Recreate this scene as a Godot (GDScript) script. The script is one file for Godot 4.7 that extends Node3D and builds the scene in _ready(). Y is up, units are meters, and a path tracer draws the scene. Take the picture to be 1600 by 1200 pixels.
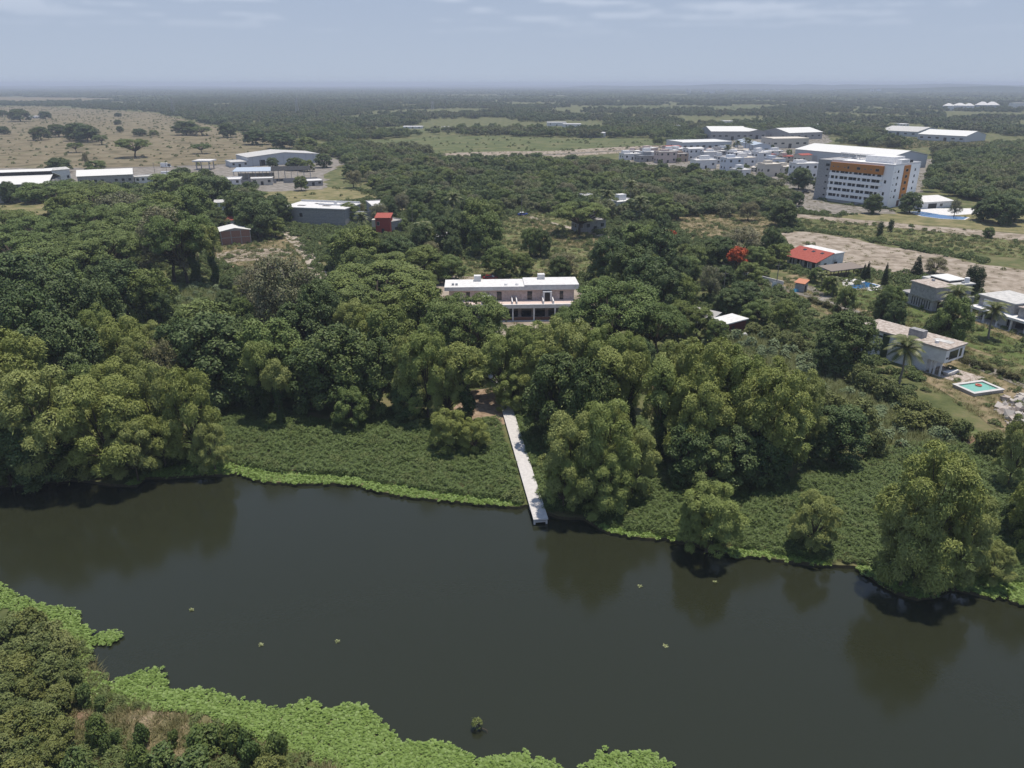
extends Node3D
# A river bend seen from a drone: water and floating plants in front, willows and a pier on the far bank, villas, a town and a wooded plain behind.
var FAR_SHORE = [Vector2(-94.2,-87.7),Vector2(-84.9,-92.0),Vector2(-79.7,-93.8),Vector2(-75.4,-94.4),Vector2(-70.4,-95.5),Vector2(-66.1,-96.3),Vector2(-60.3,-95.3),Vector2(-56.7,-94.7),Vector2(-55.3,-94.7),Vector2(-54.9,-97.0),Vector2(-52.0,-97.0),Vector2(-48.4,-97.6),Vector2(-44.6,-97.8),Vector2(-41.4,-98.2),Vector2(-38.3,-96.3),Vector2(-35.1,-95.3),Vector2(-31.3,-95.1),Vector2(-26.5,-95.1),Vector2(-22.7,-94.7),Vector2(-19.5,-92.9),Vector2(-16.6,-91.8),Vector2(-13.7,-91.1),Vector2(-9.1,-90.3),Vector2(-5.4,-89.6),Vector2(-1.8,-88.9),Vector2(1.1,-88.6),Vector2(2.0,-89.1),Vector2(4.4,-86.9),Vector2(7.0,-86.0),Vector2(10.0,-85.6),Vector2(11.2,-84.2),Vector2(13.1,-82.1),Vector2(16.7,-81.2),Vector2(20.0,-80.8),Vector2(21.7,-80.1),Vector2(23.5,-79.8),Vector2(24.5,-78.9),Vector2(27.1,-77.8),Vector2(28.0,-76.8),Vector2(30.5,-77.2),Vector2(34.1,-76.0),Vector2(39.3,-75.0),Vector2(41.9,-74.7),Vector2(42.6,-73.6),Vector2(43.4,-71.9),Vector2(44.7,-70.0),Vector2(46.5,-69.0),Vector2(48.4,-69.1),Vector2(50.2,-70.4),Vector2(51.5,-70.7),Vector2(54.2,-69.6),Vector2(55.2,-68.9),Vector2(56.9,-69.1),Vector2(57.6,-68.0),Vector2(59.1,-68.0),Vector2(63.9,-65.6),Vector2(74.4,-61.4)]
var NEAR_SHORE = [Vector2(-90.1,-83.0),Vector2(-66.9,-74.0),Vector2(-60.7,-71.6),Vector2(-57.7,-69.8),Vector2(-54.4,-68.1),Vector2(-52.1,-67.3),Vector2(-49.3,-67.2),Vector2(-47.5,-64.9),Vector2(-46.1,-63.9),Vector2(-44.5,-61.9),Vector2(-44.0,-60.6),Vector2(-43.8,-58.6),Vector2(-43.1,-57.6),Vector2(-41.9,-57.5),Vector2(-41.1,-56.7),Vector2(-40.6,-56.0),Vector2(-39.8,-55.9),Vector2(-38.4,-56.9),Vector2(-37.1,-57.6),Vector2(-36.0,-58.0),Vector2(-34.7,-56.9),Vector2(-33.6,-55.0),Vector2(-32.2,-55.0),Vector2(-30.8,-55.4),Vector2(-28.3,-54.7),Vector2(-25.8,-53.8),Vector2(-24.2,-53.4),Vector2(-22.3,-52.8),Vector2(-21.0,-53.0),Vector2(-19.7,-53.8),Vector2(-17.9,-52.7),Vector2(-17.0,-52.7),Vector2(-15.0,-53.4),Vector2(-13.6,-52.7),Vector2(-12.5,-51.9),Vector2(-11.5,-50.6),Vector2(-9.8,-48.8),Vector2(-8.1,-48.9),Vector2(-6.2,-49.2),Vector2(-4.3,-47.9),Vector2(-3.1,-47.3),Vector2(-1.4,-47.4),Vector2(0.6,-47.8),Vector2(1.8,-47.1),Vector2(3.7,-47.2),Vector2(4.4,-45.5),Vector2(5.8,-45.7),Vector2(7.0,-47.1),Vector2(7.9,-47.9),Vector2(10.5,-47.8),Vector2(11.7,-48.1),Vector2(13.0,-47.4),Vector2(13.7,-46.7),Vector2(14.1,-44.6),Vector2(14.6,-41.1),Vector2(15.9,-35.6),Vector2(18.7,-29.1),Vector2(20.1,-24.5)]
var FRINGE = [[Vector2(-56.9,-94.4),Vector2(-55.3,-94.7),Vector2(-54.9,-97.0),Vector2(-52.0,-97.0),Vector2(-48.4,-97.6),Vector2(-44.6,-97.8),Vector2(-41.4,-98.2),Vector2(-38.3,-96.3),Vector2(-35.1,-95.3),Vector2(-31.3,-95.1),Vector2(-26.5,-95.1),Vector2(-22.7,-94.7),Vector2(-19.5,-92.9),Vector2(-16.6,-91.8),Vector2(-13.7,-91.1),Vector2(-9.1,-90.3),Vector2(-5.4,-89.6),Vector2(-1.8,-88.9),Vector2(1.1,-88.6),Vector2(1.1,-90.6),Vector2(-2.8,-91.3),Vector2(-7.4,-91.8),Vector2(-13.1,-93.6),Vector2(-19.0,-95.3),Vector2(-23.1,-97.0),Vector2(-29.1,-98.0),Vector2(-35.1,-98.4),Vector2(-40.6,-100.4),Vector2(-45.3,-102.3),Vector2(-50.0,-101.5),Vector2(-53.6,-99.6),Vector2(-55.9,-98.0)],[Vector2(11.2,-84.2),Vector2(13.1,-82.1),Vector2(16.7,-81.2),Vector2(20.0,-80.8),Vector2(21.7,-80.1),Vector2(21.9,-81.2),Vector2(16.9,-82.4),Vector2(12.9,-83.9)],[Vector2(26.9,-77.6),Vector2(27.1,-77.8),Vector2(28.0,-76.8),Vector2(30.5,-77.2),Vector2(34.1,-76.0),Vector2(39.3,-75.0),Vector2(39.3,-75.8),Vector2(34.6,-77.3),Vector2(31.0,-78.7),Vector2(27.8,-79.1)],[Vector2(41.9,-74.7),Vector2(42.6,-73.6),Vector2(43.4,-71.9),Vector2(44.7,-70.0),Vector2(46.5,-69.0),Vector2(48.4,-69.1),Vector2(50.2,-70.4),Vector2(51.5,-70.7),Vector2(54.2,-69.6),Vector2(55.2,-68.9),Vector2(56.9,-69.1),Vector2(57.6,-68.0),Vector2(59.1,-68.0),Vector2(63.9,-65.6),Vector2(67.0,-69.8),Vector2(60.9,-71.9),Vector2(56.0,-72.7),Vector2(52.4,-73.2),Vector2(47.7,-73.0),Vector2(45.2,-74.3),Vector2(42.7,-75.6)]]
var NEAR_MAT = [Vector2(-90.1,-83.0),Vector2(-66.9,-74.0),Vector2(-60.7,-71.6),Vector2(-57.7,-69.8),Vector2(-54.4,-68.1),Vector2(-52.1,-67.3),Vector2(-49.3,-67.2),Vector2(-47.5,-64.9),Vector2(-46.1,-63.9),Vector2(-44.5,-61.9),Vector2(-44.0,-60.6),Vector2(-43.8,-58.6),Vector2(-43.1,-57.6),Vector2(-41.9,-57.5),Vector2(-41.1,-56.7),Vector2(-40.6,-56.0),Vector2(-39.8,-55.9),Vector2(-38.4,-56.9),Vector2(-37.1,-57.6),Vector2(-36.0,-58.0),Vector2(-34.7,-56.9),Vector2(-33.6,-55.0),Vector2(-32.2,-55.0),Vector2(-30.8,-55.4),Vector2(-28.3,-54.7),Vector2(-25.8,-53.8),Vector2(-24.2,-53.4),Vector2(-22.3,-52.8),Vector2(-21.0,-53.0),Vector2(-19.7,-53.8),Vector2(-17.9,-52.7),Vector2(-17.0,-52.7),Vector2(-15.0,-53.4),Vector2(-13.6,-52.7),Vector2(-12.5,-51.9),Vector2(-11.5,-50.6),Vector2(-9.8,-48.8),Vector2(-8.1,-48.9),Vector2(-6.2,-49.2),Vector2(-4.3,-47.9),Vector2(-3.1,-47.3),Vector2(-1.4,-47.4),Vector2(0.6,-47.8),Vector2(1.8,-47.1),Vector2(3.7,-47.2),Vector2(4.4,-45.5),Vector2(5.8,-45.7),Vector2(7.0,-47.1),Vector2(7.9,-47.9),Vector2(10.5,-47.8),Vector2(11.7,-48.1),Vector2(13.0,-47.4),Vector2(13.7,-46.7),Vector2(14.1,-44.6),Vector2(14.6,-41.1),Vector2(15.9,-35.6),Vector2(18.7,-29.1),Vector2(20.1,-24.5),Vector2(11.4,-24.5),Vector2(4.3,-31.4),Vector2(-2.0,-38.5),Vector2(-10.5,-42.8),Vector2(-14.5,-46.5),Vector2(-21.2,-48.5),Vector2(-28.2,-52.1),Vector2(-34.8,-53.2),Vector2(-40.0,-53.8),Vector2(-44.1,-56.9),Vector2(-47.7,-61.4),Vector2(-51.4,-64.9),Vector2(-58.1,-67.5),Vector2(-68.4,-69.8),Vector2(-84.1,-76.0)]
var MAT_ARM = [Vector2(-45.0,-62.1),Vector2(-44.6,-62.7),Vector2(-43.8,-63.2),Vector2(-42.7,-63.6),Vector2(-42.0,-63.2),Vector2(-42.1,-62.2),Vector2(-42.9,-61.4),Vector2(-44.0,-61.5)]
var MARSH = [[Vector2(-56.9,-96.3),Vector2(-53.4,-99.3),Vector2(-49.8,-101.1),Vector2(-45.1,-102.0),Vector2(-40.5,-100.1),Vector2(-34.9,-98.1),Vector2(-29.0,-97.7),Vector2(-23.0,-96.7),Vector2(-18.9,-95.0),Vector2(-13.1,-93.3),Vector2(-7.3,-91.5),Vector2(-2.7,-90.6),Vector2(1.4,-89.4),Vector2(0.6,-97.9),Vector2(-1.1,-108.6),Vector2(-2.5,-117.4),Vector2(-11.1,-114.8),Vector2(-18.2,-118.7),Vector2(-23.2,-121.5),Vector2(-27.0,-117.4),Vector2(-33.5,-116.1),Vector2(-41.8,-121.5),Vector2(-50.7,-127.4),Vector2(-56.7,-130.5),Vector2(-53.8,-111.0),Vector2(-56.2,-99.9)],[Vector2(4.4,-87.1),Vector2(10.0,-85.8),Vector2(12.8,-83.6),Vector2(16.8,-82.1),Vector2(21.8,-80.9),Vector2(24.6,-79.5),Vector2(27.7,-78.8),Vector2(30.8,-78.4),Vector2(34.4,-77.0),Vector2(39.1,-75.5),Vector2(42.5,-75.3),Vector2(45.0,-74.0),Vector2(47.5,-72.7),Vector2(52.2,-72.9),Vector2(55.7,-72.4),Vector2(60.6,-71.6),Vector2(66.5,-69.3),Vector2(78.3,-66.0),Vector2(103.2,-94.1),Vector2(88.7,-99.9),Vector2(83.0,-106.3),Vector2(76.1,-105.2),Vector2(71.8,-108.6),Vector2(62.2,-106.3),Vector2(53.7,-100.9),Vector2(45.3,-99.9),Vector2(42.0,-95.9),Vector2(24.4,-94.1),Vector2(18.5,-92.2),Vector2(11.8,-90.5)],[Vector2(-94.9,-88.8),Vector2(-75.5,-94.8),Vector2(-60.5,-95.9),Vector2(-56.2,-97.9),Vector2(-52.8,-108.6),Vector2(-63.8,-121.5),Vector2(-81.2,-121.5),Vector2(-110.0,-106.3)],[Vector2(0.9,-114.0),Vector2(4.4,-87.1),Vector2(11.8,-90.5),Vector2(18.5,-92.2),Vector2(24.4,-94.1),Vector2(27.0,-106.3),Vector2(22.7,-118.7),Vector2(14.8,-108.6),Vector2(6.8,-118.7),Vector2(0.2,-123.8)]]
var REEDS = [[Vector2(41.9,-156.7),Vector2(50.1,-165.9),Vector2(56.9,-163.5),Vector2(63.3,-148.4),Vector2(65.3,-130.5),Vector2(70.5,-118.7),Vector2(72.6,-106.3),Vector2(61.7,-105.2),Vector2(61.5,-121.5),Vector2(57.9,-133.8),Vector2(52.3,-148.4)],[Vector2(-108.0,-193.7),Vector2(-105.5,-207.3),Vector2(-87.6,-208.8),Vector2(-79.7,-200.3),Vector2(-74.0,-181.7),Vector2(-86.9,-177.2),Vector2(-99.8,-180.6)]]
var PATCHES = [
	["dry_pasture","pasture",1,[Vector2(-1838.5,-1877.4),Vector2(-1265.3,-2097.7),Vector2(-742.3,-1621.2),Vector2(-429.8,-1111.5),Vector2(-286.0,-864.1),Vector2(-206.0,-751.6),Vector2(-149.5,-664.4),Vector2(-199.0,-565.1),Vector2(-226.0,-538.1),Vector2(-356.1,-529.6),Vector2(-518.5,-513.4)]],
	["dry_field","pasture",1,[Vector2(-2878.0,-3546.2),Vector2(-2129.8,-3546.2),Vector2(-1625.7,-3228.9),Vector2(-1335.7,-2738.0),Vector2(-1531.7,-2544.2),Vector2(-1999.7,-2457.2)]],
	["green_field","meadow",1,[Vector2(179.5,-2097.7),Vector2(369.8,-2161.0),Vector2(564.2,-2097.7),Vector2(774.8,-2161.0),Vector2(727.2,-1981.5),Vector2(522.7,-1829.3),Vector2(343.5,-1829.3),Vector2(314.6,-1928.1)]],
	["green_field","meadow",1,[Vector2(-182.5,-785.8),Vector2(-111.7,-843.1),Vector2(-29.3,-886.1),Vector2(69.8,-843.1),Vector2(139.6,-843.1),Vector2(173.3,-804.0),Vector2(125.7,-720.1),Vector2(56.4,-677.5),Vector2(-22.2,-664.4),Vector2(-87.0,-651.7),Vector2(-140.8,-705.3)]],
	["green_field","meadow",1,[Vector2(-206.6,-1045.3),Vector2(-141.9,-1077.4),Vector2(-82.5,-1000.5),Vector2(-120.2,-909.3),Vector2(-185.0,-933.7)]],
	["dirt_verge","dirt",2,[Vector2(-65.2,-651.7),Vector2(-22.4,-670.9),Vector2(33.9,-677.5),Vector2(95.8,-720.1),Vector2(162.3,-751.6),Vector2(151.1,-698.2),Vector2(87.0,-651.7),Vector2(30.9,-616.4),Vector2(-20.1,-600.1),Vector2(-49.8,-594.8)]],
	["lawn","drylawn",1,[Vector2(-340.5,-361.6),Vector2(-259.3,-369.8),Vector2(-236.5,-374.1),Vector2(-223.9,-369.8),Vector2(-211.5,-346.1),Vector2(-209.3,-328.4),Vector2(-225.4,-318.6),Vector2(-289.0,-303.4)]],
	["vacant_lot","dryground",1,[Vector2(-110.9,-267.3),Vector2(-111.6,-281.8),Vector2(-100.6,-289.5),Vector2(-88.8,-292.2),Vector2(-77.1,-267.3),Vector2(-69.4,-245.1),Vector2(-62.3,-226.9),Vector2(-75.6,-224.3),Vector2(-87.9,-231.2),Vector2(-98.5,-240.3)]],
	["bare_earth","dirt",2,[Vector2(-101.8,-252.1),Vector2(-96.6,-262.8),Vector2(-85.7,-265.0),Vector2(-76.5,-258.4),Vector2(-77.9,-246.1),Vector2(-89.6,-242.2),Vector2(-95.7,-238.4)]],
	["green_field","drylawn",1,[Vector2(-135.6,-406.6),Vector2(-132.6,-422.2),Vector2(-102.2,-430.5),Vector2(-80.5,-411.7),Vector2(-69.4,-387.4),Vector2(-88.5,-369.8),Vector2(-111.4,-361.6),Vector2(-123.1,-374.1)]],
	["clearing","weedy",1,[Vector2(0.0,-331.8),Vector2(14.9,-346.1),Vector2(27.6,-320.2),Vector2(35.6,-281.8),Vector2(36.3,-255.2),Vector2(26.1,-226.9),Vector2(17.4,-217.9),Vector2(-3.8,-214.7),Vector2(-15.5,-217.9),Vector2(-20.4,-231.2),Vector2(-12.9,-245.1),Vector2(-7.0,-266.2),Vector2(-6.6,-304.9)]],
	["bare_earth","dryground",2,[Vector2(3.3,-320.2),Vector2(14.0,-325.1),Vector2(20.5,-295.0),Vector2(31.9,-281.8),Vector2(31.7,-258.4),Vector2(20.9,-265.0),Vector2(12.6,-289.5),Vector2(6.5,-300.6)]],
	["field","dryground",1,[Vector2(71.4,-331.8),Vector2(94.1,-342.4),Vector2(113.1,-328.4),Vector2(111.0,-297.7),Vector2(90.7,-266.2),Vector2(76.6,-274.4),Vector2(67.9,-289.5)]],
	["building_plot","dirt",1,[Vector2(104.4,-289.5),Vector2(117.7,-295.0),Vector2(130.0,-281.8),Vector2(142.6,-258.4),Vector2(155.6,-238.4),Vector2(172.0,-214.7),Vector2(186.1,-187.5),Vector2(138.5,-133.8),Vector2(129.9,-156.7),Vector2(133.2,-181.7),Vector2(133.1,-203.8),Vector2(125.6,-221.1),Vector2(110.4,-231.2),Vector2(105.9,-240.3),Vector2(99.6,-258.4)]],
	["weedy_strip","weedy",2,[Vector2(124.5,-328.4),Vector2(138.1,-320.2),Vector2(161.4,-300.6),Vector2(186.4,-281.8),Vector2(219.6,-250.1),Vector2(191.2,-214.7),Vector2(172.5,-245.1),Vector2(153.9,-258.4),Vector2(139.9,-276.8),Vector2(119.8,-300.6)]],
	["gravel_yard","gravel",2,[Vector2(130.7,-382.8),Vector2(156.2,-389.7),Vector2(156.8,-369.8),Vector2(177.1,-349.8),Vector2(174.7,-338.8),Vector2(145.6,-338.8),Vector2(127.3,-353.7)]],
	["hotel_lawn","drylawn",1,[Vector2(143.5,-333.5),Vector2(168.9,-338.8),Vector2(192.1,-349.8),Vector2(229.1,-361.6),Vector2(254.6,-328.4),Vector2(237.3,-272.0),Vector2(202.9,-292.2),Vector2(171.2,-309.3),Vector2(148.5,-318.6)]],
	["hotel_track","dirt",2,[Vector2(128.1,-338.8),Vector2(148.5,-325.1),Vector2(171.2,-309.3),Vector2(201.2,-289.5),Vector2(226.4,-258.4),Vector2(218.0,-248.0),Vector2(188.1,-276.8),Vector2(161.4,-300.6),Vector2(138.9,-315.5),Vector2(124.5,-328.4)]],
	["villa_lawn","lawn",2,[Vector2(83.2,-205.9),Vector2(88.3,-214.7),Vector2(102.1,-221.1),Vector2(109.0,-203.1),Vector2(111.9,-181.7),Vector2(115.4,-165.9),Vector2(119.8,-154.6),Vector2(121.0,-144.5),Vector2(108.6,-127.4),Vector2(107.1,-143.7),Vector2(102.7,-154.6),Vector2(98.4,-168.4),Vector2(94.1,-178.9),Vector2(87.6,-195.0)]],
	["villa_plot","dryground",1,[Vector2(76.5,-214.7),Vector2(90.9,-222.7),Vector2(111.1,-207.3),Vector2(123.9,-148.4),Vector2(106.0,-116.1),Vector2(87.1,-106.3),Vector2(82.9,-113.0),Vector2(82.0,-122.9),Vector2(80.6,-133.8),Vector2(86.6,-156.7),Vector2(82.6,-170.9),Vector2(79.5,-187.5)]],
	["garden","weedy",2,[Vector2(88.4,-163.5),Vector2(94.1,-154.6),Vector2(97.1,-142.6),Vector2(102.9,-137.2),Vector2(108.6,-127.4),Vector2(113.3,-133.8),Vector2(106.4,-142.6),Vector2(99.8,-154.6),Vector2(94.1,-165.9)]],
	["hillside","weedy",1,[Vector2(39.5,-165.9),Vector2(55.3,-173.5),Vector2(66.8,-165.9),Vector2(71.0,-140.8),Vector2(74.2,-121.5),Vector2(78.8,-106.3),Vector2(87.2,-97.9),Vector2(80.6,-88.8),Vector2(67.8,-97.9),Vector2(52.8,-98.9),Vector2(45.6,-106.3),Vector2(38.6,-127.4)]],
	["bare_earth","redearth",2,[Vector2(63.8,-113.0),Vector2(67.8,-115.6),Vector2(72.0,-115.0),Vector2(75.8,-112.0),Vector2(78.1,-108.6),Vector2(72.6,-106.3),Vector2(66.4,-106.3),Vector2(62.9,-107.7)]],
	["sandy_clearing","sand",2,[Vector2(-11.6,-121.5),Vector2(-8.0,-129.9),Vector2(-3.1,-131.2),Vector2(-1.2,-127.4),Vector2(-0.9,-115.6),Vector2(-4.4,-113.0),Vector2(-11.0,-114.0)]],
	["sandy_clearing","redearth",2,[Vector2(26.4,-137.2),Vector2(29.6,-140.8),Vector2(30.8,-133.8),Vector2(28.4,-121.5),Vector2(24.5,-118.7)]],
	["house_yard","dirt",2,[Vector2(-29.2,-203.8),Vector2(-19.8,-222.7),Vector2(-7.9,-221.1),Vector2(0.0,-214.7),Vector2(18.5,-207.3),Vector2(23.7,-187.5),Vector2(19.7,-165.9),Vector2(0.0,-161.2),Vector2(-16.9,-168.4)]],
	["town_ground","gravel",1,[Vector2(85.0,-616.4),Vector2(152.6,-705.3),Vector2(234.4,-886.1),Vector2(368.1,-909.3),Vector2(325.8,-785.8),Vector2(251.1,-677.5),Vector2(286.5,-574.7),Vector2(335.1,-605.4),Vector2(294.7,-538.1),Vector2(224.0,-411.7),Vector2(152.0,-387.4),Vector2(160.0,-439.1),Vector2(134.7,-483.8),Vector2(117.5,-538.1),Vector2(88.6,-555.8)]],
	["dry_field","dryground",1,[Vector2(326.5,-768.3),Vector2(383.5,-875.0),Vector2(446.7,-843.1),Vector2(495.3,-785.8),Vector2(455.1,-720.1),Vector2(389.2,-720.1),Vector2(345.2,-691.1)]],
	["industrial_ground","gravel",1,[Vector2(-385.0,-411.7),Vector2(-497.1,-538.1),Vector2(-269.1,-533.8),Vector2(-214.5,-555.8),Vector2(-146.8,-627.7),Vector2(-123.2,-565.1),Vector2(-121.7,-498.2),Vector2(-104.0,-422.2),Vector2(-133.0,-411.7),Vector2(-166.5,-416.9),Vector2(-211.3,-454.1),Vector2(-268.9,-454.1),Vector2(-280.0,-411.7)]]]
var ROADS = [
	["highway","asphalt",7.5,[Vector2(-493.2,-487.3),Vector2(-345.6,-513.4),Vector2(-302.7,-529.6),Vector2(-250.5,-542.4),Vector2(-214.5,-555.8),Vector2(-184.5,-579.6),Vector2(-144.2,-616.4),Vector2(-51.5,-616.4),Vector2(32.0,-639.5),Vector2(90.3,-677.5),Vector2(187.2,-751.6)]],
	["dirt_road","track",4.6,[Vector2(-56.4,-214.7),Vector2(-65.2,-238.4),Vector2(-76.8,-266.2),Vector2(-86.8,-286.9),Vector2(-92.9,-297.7),Vector2(-103.2,-297.7),Vector2(-118.2,-289.5)]],
	["dirt_road","track",3.2,[Vector2(3.5,-338.8),Vector2(13.7,-318.6),Vector2(23.6,-303.4),Vector2(32.7,-289.5),Vector2(40.0,-278.0)]],
	["dirt_road","dirt",3.6,[Vector2(-51.5,-616.4),Vector2(-27.1,-538.1),Vector2(-3.8,-454.1),Vector2(9.9,-387.4),Vector2(4.4,-338.8)]],
	["lane","gravel",3.6,[Vector2(51.8,-245.1),Vector2(60.9,-229.4),Vector2(71.7,-217.9),Vector2(79.1,-205.9),Vector2(82.4,-199.0),Vector2(88.2,-184.0),Vector2(93.6,-165.0),Vector2(96.3,-148.4),Vector2(101.1,-130.5)]],
	["driveway","gravel",3.0,[Vector2(85.9,-210.2),Vector2(86.3,-203.1),Vector2(87.1,-193.7)]],
	["garden_path","concrete",1.6,[Vector2(-3.1,-131.5),Vector2(-4.2,-139.0),Vector2(-5.0,-148.4),Vector2(-4.7,-158.9),Vector2(-3.9,-169.9)]]]
const FRAME = {
	"main_house": [-15.83,-174.02,0.0496,32.15],
	"hotel_front": [156.63,-374.05,-0.7049,28.45],
	"hotel": [159.13,-380.39,-0.9425,31.82],
	"brick": [-105.97,-267.77,0.4165,10.39],
	"block": [-95.99,-313.92,-0.2231,27.44],
	"block2": [-70.18,-312.38,0.3899,16.42],
	"red_tower": [-53.20,-288.88,-0.0000,5.77],
	"red_villa": [89.34,-239.34,-1.0575,12.96],
	"pavilion": [96.26,-217.86,0.3939,12.58],
	"grey_villa": [105.23,-193.74,-1.2716,11.11],
	"terrace_villa": [114.88,-177.78,-1.2332,19.01],
	"white_villa": [76.10,-153.35,-1.0002,18.87],
	"green_pool": [85.68,-132.08,-1.2812,4.86],
	"hut": [48.97,-162.87,0.6036,8.38],
	"hut_wing": [42.98,-173.82,-0.7834,6.76],
	"pier": [2.89,-84.39,1.7009,46.42],
	"silver": [-187.90,-544.58,0.6053,52.86],
	"left_wh": [-255.50,-369.80,0.3553,24.70],
	"bigwh": [216.86,-588.21,-1.0493,79.49],
	"hotel_pavilion": [191.86,-351.75,0.3083,19.21],
	"garden_shed": [80.39,-203.75,-0.2740,2.57],
	"road_wall": [69.61,-224.34,-0.9585,31.00],
	"lane_wall": [67.52,-232.94,0.4154,13.53],
	"gas_canopy": [-218.36,-521.40,-0.0000,12.28],
	"workshop": [-167.84,-457.22,0.1464,21.70],
	"net_shed": [-145.02,-457.22,0.2775,23.26]}
var SPECKS = [Vector2(1112,-4989),Vector2(1255,-5131),Vector2(1261,-4989),Vector2(1403,-5280),Vector2(1589,-5607),Vector2(1887,-5976),Vector2(1879,-5832),Vector2(1913,-5695),Vector2(2635,-6512),Vector2(2632,-5785),Vector2(2722,-5879)]
var SILOS = [Vector3(967,-1740,6),Vector3(1004,-1762,8),Vector3(1012,-1740,6),Vector3(1081,-1806,8),Vector3(1103,-1806,8)]
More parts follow.
